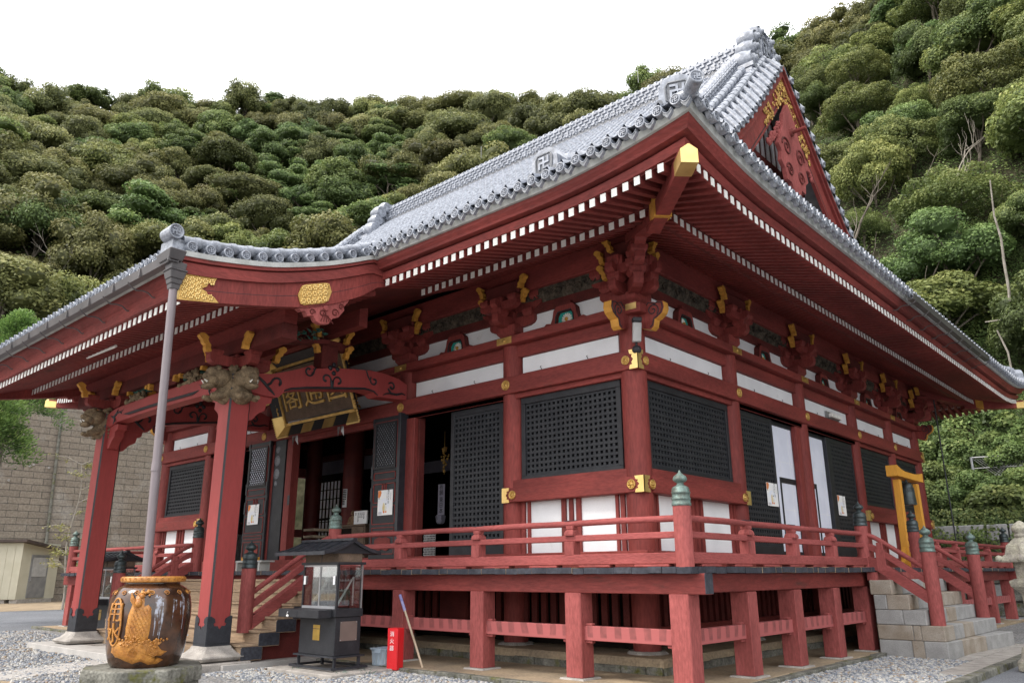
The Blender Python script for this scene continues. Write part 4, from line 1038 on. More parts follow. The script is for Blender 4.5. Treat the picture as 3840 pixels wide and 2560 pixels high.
for s2 in (-1,1):
    b=MB(); rr=random.Random(8)
    for i in range(22):
        d=.62+i*.042; y=CY+s2*d; z=zv(d)-1.24-.25*(1-d/9)-rr.uniform(.0,.34)*(1-i/34)
        pts=[]
        for j in range(7): w=j*.9+i; r=.085*(1-j/9); pts.append((.2,y+r*math.cos(w),z+r*math.sin(w)))
        b.tube(pts,.040,'redw',5)
    obj('pendant_fin',b,pen)
# ================================================================== EAVES
def zb_base(o): return 6.925+.41*(1.74-o)        # underside of the base rafters
def zb_fly(o): return 6.785+.265*(2.82-o)        # underside of the flying rafters
RAF=[]
def rafter(tf,u,o0,o1,z0,z1,w,h,dedge,dist=None):
    """one square rafter with a white painted end"""
    def build():
        b=MB(tf); a=w/2
        lo=[(u-a,o0,z0),(u+a,o0,z0),(u+a,o1,z1),(u-a,o1,z1)]; hi=[(p,q,r+h) for p,q,r in lo]
        b.hull8(lo,hi,'redh')
        e=.012; sl=(z1-z0)/(o1-o0)
        b.hull8([(u-a,o1,z1),(u+a,o1,z1),(u+a,o1+e,z1+sl*e),(u-a,o1+e,z1+sl*e)],[(u-a,o1,z1+h),(u+a,o1,z1+h),(u+a,o1+e,z1+h+sl*e),(u-a,o1+e,z1+h+sl*e)],'whitep')
        return b
    RAF.append(((Vector(tf(u,o1,z1))-CAM).length,build))
def wall_rafters(tf,L,skip=None):
    n=int((L+2*EO)/.2); off=(L-(n-1)*.2)/2
    for i in range(n):
        u=off+i*.2; d=min(u+EO,L+EO-u); l=lift(d)
        if skip and skip[0]<u<skip[1]: continue
        over=max(0,-u,u-L)
        if over+.12<1.70:
            o0=max(.16,over+.10); rafter(tf,u,o0,1.74,zb_base(o0)+l*o0/3.2,zb_base(1.74)+l*.62,.096,.13,d)
        if over+.12<2.75:
            o0=max(1.35,over+.10); rafter(tf,u,o0,2.82,zb_fly(o0)+l*(.55+.35*(o0-1.35)/1.5),zb_fly(2.82)+l*.90,.096,.13,d)
wall_rafters(front,-XL,skip=(3.86,-XL-3.86)); wall_rafters(right,YB); wall_rafters(left,YB); wall_rafters(back,-XL,skip=(5.5,99))
# eaves boards, swept round with mitred corners ---------------------------
def sweep_eave(tf,L,sec,m,name,u_from=None,u_to=None,n=40,parent=None,lk=1.0,fix=True):
    b=MB(tf); ring=[]
    ts=[.5-.5*math.cos(PI*i/n) for i in range(n+1)]
    for t in ts:
        row=[]
        for o,z in sec+sec[:1]:
            a=-o if u_from is None else u_from; c=L+o if u_to is None else u_to
            u=a+(c-a)*t; d=min(u+EO,L+EO-u) if True else 0
            row.append((u,o,z+lift(max(0,d))*lk*min(1,o/3.0)))
        ring.append(row)
    b.grid(ring,m); k=len(sec)
    b.add(ring[0][:k],[tuple(range(k))],m); b.add(ring[-1][:k],[tuple(range(k))],m)
    return obj(name,b,parent or hall,fixn=fix)
def box_sec(o0,o1,z0,z1): return [(o0,z0),(o1,z0),(o1,z1),(o0,z1)]
def eaves(tf,L,u_from=None,u_to=None):
    k=dict(u_from=u_from,u_to=u_to)
    sweep_eave(tf,L,[(2.66,6.925),(2.84,6.925),(2.88,7.045),(2.66,7.045)],'redh','eave_board',**k)
    sweep_eave(tf,L,[(2.66,7.046),(2.83,7.046),(2.83,7.088),(2.66,7.088)],'dred','eave_groove',**k)  # groove coloured darker to paint in the shadow between the boards
    sweep_eave(tf,L,[(2.70,7.09),(2.97,7.09),(2.985,7.13),(3.03,7.185),(3.05,7.245),(2.70,7.245)],'redh','eave_board',**k)
    sweep_eave(tf,L,[(2.75,7.247),(3.10,7.247),(3.13,7.35),(2.75,7.35)],'fascia','underlay_board',**k)
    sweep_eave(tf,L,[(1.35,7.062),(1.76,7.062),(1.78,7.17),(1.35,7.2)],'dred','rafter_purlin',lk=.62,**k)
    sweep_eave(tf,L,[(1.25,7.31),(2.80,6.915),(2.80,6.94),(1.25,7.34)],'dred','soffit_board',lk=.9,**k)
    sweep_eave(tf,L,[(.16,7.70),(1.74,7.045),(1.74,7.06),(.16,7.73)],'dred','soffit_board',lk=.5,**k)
eaves(front,-XL,u_to=3.70); eaves(front,-XL,u_from=-XL-3.70); eaves(right,YB); eaves(left,YB); eaves(back,-XL)
b=MB(); z=7.5
P=[]
sf=MB().box(XL-.1,.1,-.1,YB+.1,8.2,8.3,'inner'); obj('roof_void',sf,hall)
# hip rafters with gilt caps ----------------------------------------------
def hip(cx,cy,sx,sy):
    k=.7071
    def P(t,s,z): return (cx+sx*(t*k-s*k),cy+sy*(t*k+s*k),z)     # t = distance out along the diagonal
    def zz(t,lo): 
        return lo
    b=MB(); w=.13
    def seg(b,t0,t1,z0a,z0b,h,m,w=w):
        lo=[P(t0,-w,z0a),P(t0,w,z0a),P(t1,w,z0b),P(t1,-w,z0b)]; hi=[P(t0,-w,z0a+h),P(t0,w,z0a+h),P(t1,w,z0b+h),P(t1,-w,z0b+h)]; b.hull8(lo,hi,m)
    n=8; T=np.linspace(.45,2.62,n)
    zl=lambda t: 6.80+.25*(2.45-t)+.10*max(0,t-1.9)**2
    for i in range(n-1): seg(b,T[i],T[i+1],zl(T[i]),zl(T[i+1]),.30,'redh')
    T=np.linspace(2.0,4.10,10); zu=lambda t: 6.80+.02*(t-2.0)+.02*max(0,t-3.0)**2
    for i in range(9): seg(b,T[i],T[i+1],zu(T[i]),zu(T[i+1]),.25,'redh',w*.84)
    o=obj('hip_rafter',b,hall)
    g=MB(); seg(g,2.40,2.66,zl(2.30)-.012,zl(2.66)-.012,.325,'yellow',w+.012); obj('ochre_hip_cap',g,o)
    g=MB(); t0,t1=3.84,4.20; a=w*.84+.012
    g.hull8([P(t0,-a,zu(t0)-.014),P(t0,a,zu(t0)-.014),P(t1,a,zu(t1)-.014),P(t1,-a,zu(t1)-.014)],[P(t0,-a,zu(t0)+.19),P(t0,a,zu(t0)+.19),P(t1,a,zu(t1)+.19),P(t1,-a,zu(t1)+.19)],'goldflat')
    g.hull8([P(t0,-a,zu(t0)+.19),P(t0,a,zu(t0)+.19),P(t1,a,zu(t1)+.19),P(t1,-a,zu(t1)+.19)],[P(t0,-.01,zu(t0)+.27),P(t0,.01,zu(t0)+.27),P(t1,.01,zu(t1)+.27),P(t1,-.01,zu(t1)+.27)],'goldflat')
    obj('gilt_hip_cap',g,o)
hip(0,0,1,-1); hip(0,YB,1,1); hip(XL,0,-1,-1); hip(XL,YB,-1,1)
# ================================================================== PORCH
def pz_top(y): return zr(CY-y)
nP=int((PX1-PX0-.3)/.2)
for i in range(nP+1):
    u=-(PX1-.17)+i*.2
    rafter(front,u,2.9,5.42,6.62,5.845,.096,.13,9); rafter(front,u,4.75,6.42,6.20,5.655,.096,.13,9)
RAF.sort(key=lambda r:r[0]); rest=MB()
for i,(d,f) in enumerate(RAF):
    if i<100: obj('rafter',f(),hall)
    else: rest.join(f())
o=obj('rafters',rest,hall); o['kind']='stuff'
ws=-PX1+.02; we=-PX0-.02
def pbar(sec,m,name,bev=0.): 
    b=MB(front)
    n=len(sec); vs=[(ws,o,z) for o,z in sec]+[(we,o,z) for o,z in sec]
    b.add(vs,[(i,(i+1)%n,n+(i+1)%n,n+i) for i in range(n)],m); b.add(vs,[tuple(range(n)),tuple(range(n,2*n))],m)
    return obj(name,b,hall,bevel=bev)
pbar([(6.30,5.79),(6.50,5.79),(6.55,5.90),(6.58,5.95),(6.30,5.95)],'redh','eave_board'); pbar([(6.32,5.95),(6.56,5.95),(6.66,6.05),(6.68,6.12),(6.32,6.12)],'redh','eave_board')
pbar([(6.4,6.122),(6.74,6.122),(6.77,6.26),(6.4,6.26)],'fascia','underlay_board')
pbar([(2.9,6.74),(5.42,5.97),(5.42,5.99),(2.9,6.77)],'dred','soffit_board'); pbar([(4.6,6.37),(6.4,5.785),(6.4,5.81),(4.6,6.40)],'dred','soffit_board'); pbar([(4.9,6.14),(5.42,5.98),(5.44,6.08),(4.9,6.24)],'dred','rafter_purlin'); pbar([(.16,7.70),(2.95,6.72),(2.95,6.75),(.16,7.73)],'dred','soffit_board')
ws+=.62; we-=.62; pbar([(4.22,5.84),(4.48,5.84),(4.48,6.13),(4.22,6.2)],'redh','porch_purlin'); pbar([(4.20,5.56),(4.50,5.56),(4.50,5.83),(4.20,5.83)],'dred','porch_beam')
ws+=.5; we-=.5; pbar([(2.28,6.34),(2.48,6.34),(2.48,6.70),(2.28,6.76)],'redh','porch_purlin')
# right and left verge boards of the porch (swept curve)
def verge(xs,sg):
    ys=[-2.35-.15*i for i in range(30)]                     # back to front
    zc=lambda y: min(zr(CY-y),7.45)-.10
    def strip(b,x0,x1,top,botf,m,y1=-6.70):
        ring=[]
        for y in ys:
            if y<y1: continue
            zt=zc(y)-top; zb=botf(y); a,c=xs+sg*x0,xs+sg*x1
            ring.append([(a,y,zb),(c,y,zb),(c,y,zt),(a,y,zt),(a,y,zb)])
        b.grid(ring,m); b.add(ring[0][:4],[(0,1,2,3)],m); b.add(ring[-1][:4],[(0,1,2,3)],m)
    zbot=lambda y: np.interp(-y,[2.35,2.95,3.3,3.8,4.4,5.0,5.8,6.7],[6.95,6.74,6.48,6.22,5.98,5.84,5.68,5.53])
    b=MB(); strip(b,-.16,.0,.36,zbot,'red'); o=obj('verge_board',b,hall)
    b=MB(); strip(b,-.10,.045,.19,lambda y: zc(y)-.37,'redh'); obj('verge_moulding',b,o)
    b=MB(); strip(b,-.10,.02,.10,lambda y: zc(y)-.20,'dred'); strip(b,-.1,.075,.10,lambda y: zc(y)-.165,'redh'); obj('verge_moulding',b,o)
    b=MB(); strip(b,-.10,.095,.02,lambda y: zc(y)-.105,'fascia'); obj('underlay_board',b,o)
    b=MB(); strip(b,.0,.004,.36,lambda y: zc(y)-.36-.012,'black')
    zm=lambda y: (zbot(y)+zc(y)-.40)/2
    ring=[[(xs+sg*.002,y,zm(y)-.004),(xs+sg*.002,y,zm(y)+.004)] for y in ys if y>-6.7]; b.grid(ring,'black'); obj('board_joint',b,o)
    # gilt end fitting and the six-sided gilt plate, with blossoms in relief
    g=MB()
    def plate(pts,flow):
        zf=lambda y,q: zbot(y)+q*(zc(y)-.38-zbot(y))
        V=[(xs+sg*.004,y,zf(y,q)) for y,q in pts]+[(xs+sg*.022,y,zf(y,q)) for y,q in pts]; n=len(pts)
        g.add(V,[(i,(i+1)%n,n+(i+1)%n,n+i) for i in range(n)],'gold'); g.add(V,[tuple(range(n,2*n))],'gold')
        for y,q in flow:
            c=(xs+sg*.024,y,zf(y,q))
            for k in range(6):
                a=k*PI/3+.3; g.ball((c[0],c[1]+.036*math.cos(a),c[2]+.036*math.sin(a)),.022,'goldflat',7,4,(.5,1,1))
            g.ball(c,.012,'goldflat',6,4)
    plate([(-6.70,-.02),(-6.70,1.05),(-6.12,1.05),(-6.16,.86),(-6.25,.80),(-6.28,.62),(-6.36,.52),(-6.27,.40),(-6.24,.24),(-6.14,.20),(-6.06,-.02)],[(-6.62+.105*i,.17+.22*j) for i in range(5) for j in range(4) if i<3 or j in (0,3)])
    obj('gilt_end_fitting',g,o); g=MB()
    plate([(-4.66,.50),(-4.60,.86),(-4.52,.92),(-4.12,.92),(-4.04,.86),(-3.98,.50),(-4.04,.14),(-4.12,.08),(-4.52,.08),(-4.60,.14)],[(-4.54+.108*i,.24+.26*j) for i in range(5) for j in range(3)])
    obj('gilt_plate',g,o)
    if sg>0: obj('gilt_end_sheet',MB().box(xs-.165,xs+.02,-6.722,-6.702,zbot(-6.7),zbot(-6.7)+.34,'goldflat'),o)
    # carved pendant under the board
    zq=lambda y: zbot(y)-.01
    P=[(-4.62,.0),(-4.54,-.06),(-4.47,-.05),(-4.42,-.14),(-4.30,-.15),(-4.24,-.26),(-4.13,-.33),(-3.98,-.36),(-3.90,-.27),(-3.78,-.27),(-3.66,-.17),(-3.68,-.10),(-3.60,-.04),(-3.52,.06)]
    V=[(xs-sg*.13,y,zq(y)+d) for y,d in P]+[(xs-sg*.02,y,zq(y)+d) for y,d in P]; n=len(P); b=MB()
    b.add(V,[(i,(i+1)%n,n+(i+1)%n,n+i) for i in range(n)],'redw'); b.add(V,[tuple(range(n)),tuple(range(n,2*n))],'redw')
    for cy,cz,r0 in ((-4.33,-.08,.06),(-4.12,-.14,.07),(-3.86,-.17,.08),(-3.74,-.08,.06)):
        pts=[(xs-sg*.012,cy+r0*(1-i/18)*math.cos(i*.55),zq(cy)+cz+r0*(1-i/18)*math.sin(i*.55)) for i in range(14)]; b.tube(pts,.011,'dred',5)
    b.lathe([(.06,0),(.05,sg*.03)],(xs-sg*.02,-4.06,zq(-4.06)-.05),'redw',6,axis='x')
    for i in range(5): b.tube([(xs-sg*.012,-4.05+.03*(i-2)*.6,zq(-4)-.2),(xs-sg*.012,-4.02+.065*(i-2),zq(-4)-.33)],.008,'dred',4)
    obj('verge_pendant',b,o)
verge(PX1,1); verge(PX0,-1)
# verge tile roll along the top edge and the big roll-end ornament
roll([(PX1-.08,y,zr(CY-y)+.09) for y in np.linspace(-3.0,-6.7,20)],.085,roof,'verge_roll'); roll([(PX0+.08,y,zr(CY-y)+.09) for y in np.linspace(-3.0,-6.7,20)],.085,roof,'verge_roll')
b=MB(); c=(PX1-.02,-6.84,6.60); b.lathe([(.115,-.30),(.118,0),(.118,.03),(.10,.032),(.095,.012),(.001,.012)],c,'tile',20,axis='x'); manji(b,(c[0]+.012,c[1],c[2]),(0,1,0),(0,0,1),.058,'tile',.02)
b.ball((c[0]-.32,c[1]+.12,c[2]+.06),.15,'tile',14,9,(.8,1,1)); b.tube([(c[0]-.32,c[1]+.12,c[2]+.16),(c[0]-.33,c[1]+.12,c[2]+.24)],[.07,.005],'tile',10)
b.box(c[0]-.42,c[0]-.02,c[1]-.02,c[1]+.30,c[2]-.30,c[2]-.10,'tile'); b.ball((c[0]-.2,c[1]+.25,c[2]-.06),.10,'tile',10,6)
obj('verge_end_ornament',b,roof)
# gutter and downpipe ---------------------------------------------------
def gutter(p,q,hooks,axis):
    b=MB(); w=.075; h=.125; (x0,y0,z0),(x1,y1,z1)=p,q
    if axis=='x':
        sec=[(y0-w*1.15,z0+h),(y0-w*.8,z0),(y0+w*.8,z0),(y0+w*1.15,z0+h),(y0+w,z0+h),(y0+w*.7,z0+.015),(y0-w*.7,z0+.015),(y0-w,z0+h)]
        b.prism(sec,x0,x1,'x','gutter'); L=abs(x1-x0)
        for i in range(int(L/1.0)+1):
            x=x1-(.02 if i==0 else 0)-i*1.0 if x1>x0 else x1+i; b.box(x-.02,x+.02,y0-w*1.2-.008,y0-w*.75,z0-.006,z0+h+.004,'gutter')
    else:
        sec=[(x0-w*1.15,z0+h),(x0-w*.8,z0),(x0+w*.8,z0),(x0+w*1.15,z0+h),(x0+w,z0+h),(x0+w*.7,z0+.015),(x0-w*.7,z0+.015),(x0-w,z0+h)]
        b.prism(sec,y0,y1,'y','gutter')
    o=obj('gutter',b,hall)
    hk=MB()
    for t in hooks:
        if axis=='x': pts=[(t,y0-.09,z0+.0),(t,y0-.05,z0-.05),(t,y0+.05,z0-.10),(t,y0+.15,z0-.08),(t,y0+.24,z0-.09),(t,y0+.32,z0-.15),(t,y0+.42,z0-.13)]
        else: pts=[(x0+.09,t,z0),(x0+.05,t,z0-.05),(x0-.05,t,z0-.10),(x0-.15,t,z0-.08),(x0-.24,t,z0-.09),(x0-.32,t,z0-.15),(x0-.42,t,z0-.13)]
        hk.tube(pts,.012,'gutter',6)
    obj('gutter_hook',hk,o); return o
gutter((-14.4,-6.90,6.03),(-3.50,-6.90,6.07),[-4.9-i*.98 for i in range(10)],'x')
gutter((3.27,5.9,7.14),(3.27,12.9,7.14),[6.0+i*.98 for i in range(8)],'y')
b=MB(); x,y=-3.66,-6.80
def frus(z0,z1,a,c,dx=0):
    b.hull8([(x-a,y-a,z0),(x+a,y-a,z0),(x+a,y+a,z0),(x-a,y+a,z0)],[(x-c+dx,y-c,z1),(x+c+dx,y-c,z1),(x+c+dx,y+c,z1),(x-c+dx,y+c,z1)],'gutter')
frus(5.64,5.72,.065,.075); frus(5.72,5.80,.08,.095); frus(5.80,5.92,.10,.125); frus(5.92,5.95,.135,.135); frus(5.95,6.06,.11,.12)
b.hull8([(x-.18,y-.19,6.06),(x+.17,y-.19,6.06),(x+.17,y+.02,6.06),(x-.18,y+.02,6.06)],[(x-.26,y-.22,6.19),(x+.24,y-.22,6.21),(x+.24,y+.04,6.21),(x-.26,y+.04,6.19)],'gutter')
rh=obj('rain_hopper',b,hall,bevel=.01)
b=MB(); b.tube([(x,y,5.66),(x-.015,y+.08,3.0),(x-.02,y+.14,1.2)],.060,'pipe',16); b.tube([(x-.015,y+.076,2.95),(x-.015,y+.08,3.08)],.065,'pipe',16); obj('downpipe',b,hall)
# porch pillars ------------------------------------------------------------
def pillar(x):
    y=-4.32; h=.21; c=.03
    oc=[(-h+c,-h),(h-c,-h),(h,-h+c),(h,h-c),(h-c,h),(-h+c,h),(-h,h-c),(-h,-h+c)]
    b=MB(); P=[(x+p,y+q) for p,q in oc]; n=8
    V=[(p,q,.37) for p,q in P]+[(p,q,5.22) for p,q in P]
    for i in range(8): b.add([V[i],V[(i+1)%8],V[8+(i+1)%8],V[8+i]],[(0,1,2,3)],'black' if i%2 else 'pillar')
    b.add(V,[tuple(range(8,16))],'pillar')
    o=obj('porch_pillar',b,hall)
    s=MB(); hh=h+.006                           # black iron shoe with an ogee top edge
    for i in range(4):
        R=Matrix.Rotation(i*PI/2,3,'Z'); prof=[(-hh,.37),(hh,.37),(hh,.86),(.17,.86),(.10,.82),(.085,.76),(.12,.74),(.10,.70),(.04,.70),(0,.64),(-.04,.70),(-.10,.70),(-.12,.74),(-.085,.76),(-.10,.82),(-.17,.86),(-hh,.86)]
        for t in (0,.012):
            V=[tuple(R@Vector((p,-hh-t,q))+Vector((x,y,0))) for p,q in prof]; s.add(V,[tuple(range(len(prof)))],'iron')
        V2=[tuple(R@Vector((p,-hh-t,q))+Vector((x,y,0))) for t in (0,.012) for p,q in prof]; k=len(prof); s.add(V2,[(j,(j+1)%k,k+(j+1)%k,k+j) for j in range(k)],'iron')
        s.tube([tuple(R@Vector((p,-hh-.014,.42))+Vector((x,y,0))) for p in (-h+.02,h-.02)],.006,'black',4)
    obj('iron_shoe',s,o)
    st_=MB(); Q=lambda w,z:[(x+p*w,y+q*w,z) for p,q in ((-1,-.86),(-.86,-1),(.86,-1),(1,-.86),(1,.86),(.86,1),(-.86,1),(-1,.86))]
    rings=[Q(.25,.375),Q(.27,.33),Q(.33,.27),Q(.43,.225),Q(.445,.20),Q(.40,.15),Q(.30,.12)]
    st_.grid([r+r[:1] for r in rings],'stone'); st_.add(rings[0],[tuple(range(8))],'stone'); st_.add(rings[-1],[tuple(range(8))],'stone')
    obj('pillar_base_stone',st_,o,bevel=.006)
    bl=MB().box(x-.52,x+.52,y-.50,y+.50,-.06,.122,'stone'); obj('plinth_stone',bl,o,bevel=.02)
    return o
pil=[pillar(-6.1),pillar(-11.82)]
def lion(x,y,dx,dy,seed=0):
    """weathered carved beast head jutting from the pillar top"""
    r=random.Random(seed); b=MB(); X_=Vector((dx,dy,0)); S=Vector((-dy,dx,0))
    def p(f,s,z): v=Vector((x,y,0))+X_*f+S*s; return (v.x,v.y,z)
    parts=[(.12,0,4.98,.20,(1,1,1.0)),(.30,0,5.06,.19,(1.1,1,.9)),(.44,0,5.00,.14,(1.2,1,.75)),(.40,0,5.13,.15,(1,1.05,.8)),(.50,0,4.90,.11,(1.3,.9,.5)),(.16,0,4.80,.19,(1,1.05,.9)),(.28,.0,4.76,.13,(1.1,1.2,.7)),(.52,0,5.06,.085,(1,1.1,.8))]
    for f,s,z,rr,sc in parts: b.ball(p(f,s,z),rr,'carve',14,10,sc)
    for sg in (-1,1):
        b.ball(p(.40,.10*sg,5.20),.055,'carve',8,6); b.tube([p(.22,.12*sg,5.20),p(.12,.18*sg,5.26),p(.04,.16*sg,5.20)],[.05,.045,.02],'carve',7); b.tube([p(.25,.13*sg,4.78),p(.40,.15*sg,4.72),p(.50,.13*sg,4.73)],[.06,.055,.04],'carve',7)
        for i in range(7):
            a=i*.55; b.tube([p(.18-.02*i,.17*sg,5.18-.07*i),p(.10-.015*i,(.215)*sg,5.14-.07*i),p(.16-.01*i,.20*sg,5.08-.07*i)],[.035,.04,.02],'carve',6)
        b.tube([p(.55,.06*sg,4.96),p(.60,.05*sg,4.99)],[.02,.008],'petal',5)
    c=Vector((x,y,5.0)); b.v=[tuple(c+(Vector(v)-c)*1.12) for v in b.v]
    return b
for o,x in zip(pil,(-6.1,-11.82)):
    for k,(dx,dy) in enumerate(((0,-1),(1,0) if x>-9 else (-1,0))):
        b=lion(x,-4.32,dx,dy,k)
        obj('carved_beast_head',b,o)
    b=MB(); tf=lambda u,oo,z:(x+u,-4.32-oo,z)
    b.tf=tf; z=5.2
    masu(b,0,0,z,.40,.13); boat(b,-.62,.62,-.09,.09,z+.10,z+.30,'u'); boat(b,-.62,.62,-.09,.09,z+.10,z+.30,'o')
    for du in (-.5,0,.5): masu(b,du,0,z+.27,.25,.11)
    for du in (-.5,.5): masu(b,0,du,z+.27,.25,.11)
    boat(b,-.85,.85,-.10,.10,z+.36,z+.50,'u')
    b.tf=None; bo=obj('bracket_set',b,hall,bevel=.008)
    yellow_nose(tf,-.72,.26,5.55,1,bo,1.0); yellow_nose(tf,.72,.26,5.55,-1,bo,1.0); yellow_nose(lambda u,oo,z:(x+oo,-4.32-u,z),.75,.1,5.52,-1,bo,1.05); yellow_nose(lambda u,oo,z:(x+oo,-4.32-u,z),-.72,.2,5.55,1,bo,1.1)
# curved tie beams from the pillars back to the hall
def rainbow_beam(x):
    top=[(-4.12,5.25),(-3.70,5.30),(-3.30,5.44),(-3.0,5.56),(-2.80,5.66),(-2.70,5.60),(-2.33,5.68),(-1.8,5.76),(-1.31,5.82),(-.9,5.82),(-.5,5.77),(-.25,5.68)]
    bot=[(-.25,5.32),(-.7,5.29),(-1.08,5.27),(-1.2,5.34),(-1.45,5.36),(-2.0,5.27),(-2.29,5.23),(-2.9,5.13),(-3.25,5.05),(-3.40,4.98),(-3.52,4.86),(-3.8,4.85),(-4.12,4.88)]
    b=MB().prism(top+bot,x-.17,x+.17,'x','pillar'); o=obj('rainbow_beam',b,hall,bevel=.02)
    s=MB(); f=x+.175
    s.tube([(f,y,z+.03) for y,z in bot[2:10]],[.012,.02,.024,.026,.03,.026,.024,.016],'black',6)
    def spiral(cy,cz,r0,a0,turns,sg=1,w=.022):
        n=18; pts=[]
        for i in range(n):
            k=i/(n-1); a=a0+sg*turns*2*PI*k; r=r0*(1-.72*k); pts.append((f,cy+r*math.cos(a),cz+r*math.sin(a)))
        s.tube(pts,[w*(.7+.5*i/n) for i in range(n)],'black',6); return pts[0]
    for sg in (1,-1):
        p=spiral(-2.29+sg*.15,5.42,.12,0 if sg<0 else PI,.75,-sg,.024)
        s.tube([(f,-2.29,5.26),(f,-2.29+sg*.015,5.36),p],[.03,.03,.02],'black',6)
    spiral(-2.86,5.52,.13,.6,.95,-1); s.tube([(f,-2.70,5.62),(f,-2.74,5.54),(f,-2.80,5.46)],.016,'black',5)
    spiral(-1.2,5.60,.11,2.4,.95,1); s.tube([(f,-1.42,5.80),(f,-1.36,5.66),(f,-1.28,5.56)],.018,'black',5)
    s.tube([(f,-4.02,5.22),(f,-3.85,5.10),(f,-3.72,4.99),(f,-3.6,4.90)],[.02,.032,.03,.014],'black',6); spiral(-3.55,5.14,.12,2.6,.55,-1,.028); s.tube([(f,-3.80,5.05),(f,-3.70,5.12),(f,-3.66,5.2)],.024,'black',6)
    spiral(-.70,5.56,.10,2.6,.9,-1,.024); s.tube([(f,-.80,5.50),(f,-.72,5.40),(f,-.55,5.40),(f,-.40,5.45),(f,-.3,5.43)],[.02,.03,.028,.02,.012],'black',6); s.tube([(f,-.74,5.40),(f,-.86,5.37),(f,-.93,5.33)],[.02,.018,.008],'black',5)
    for dy,dz in ((0,.10),(0,-.08),(-.09,.02),(.09,.02)): s.ball((f,-2.26+dy,5.66+dz),.055,'black',8,5,(.5,1,1))
    obj('scroll_inlay',s,o)
    p=MB(); p.box(x-.15,x+.15,-2.56,-2.16,5.66,6.15,'dred'); tf=lambda u,oo,z:(x+oo,-2.36+u,z)
    p.tf=tf; boat(p,-.6,.6,-.09,.09,6.12,6.30,'u','dred'); masu(p,-.45,0,6.27,.2,.1,'dred'); masu(p,.45,0,6.27,.2,.1,'dred'); p.tf=None
    po=obj('strut_post',p,o,bevel=.01)
    for q in (5.95,6.28):
        yellow_nose(tf,-.40,.20,q,1,po,.95); yellow_nose(tf,.40,.20,q,-1,po,.95)
    c=MB().prism([(-4.1,4.88),(-3.6,4.86),(-3.62,4.74),(-3.72,4.70),(-3.74,4.58),(-3.88,4.50),(-4.0,4.36),(-4.1,4.34)],x-.10,x+.10,'x','pillar'); obj('beam_corbel',c,o,bevel=.01)
rainbow_beam(-6.1); rainbow_beam(-11.82)
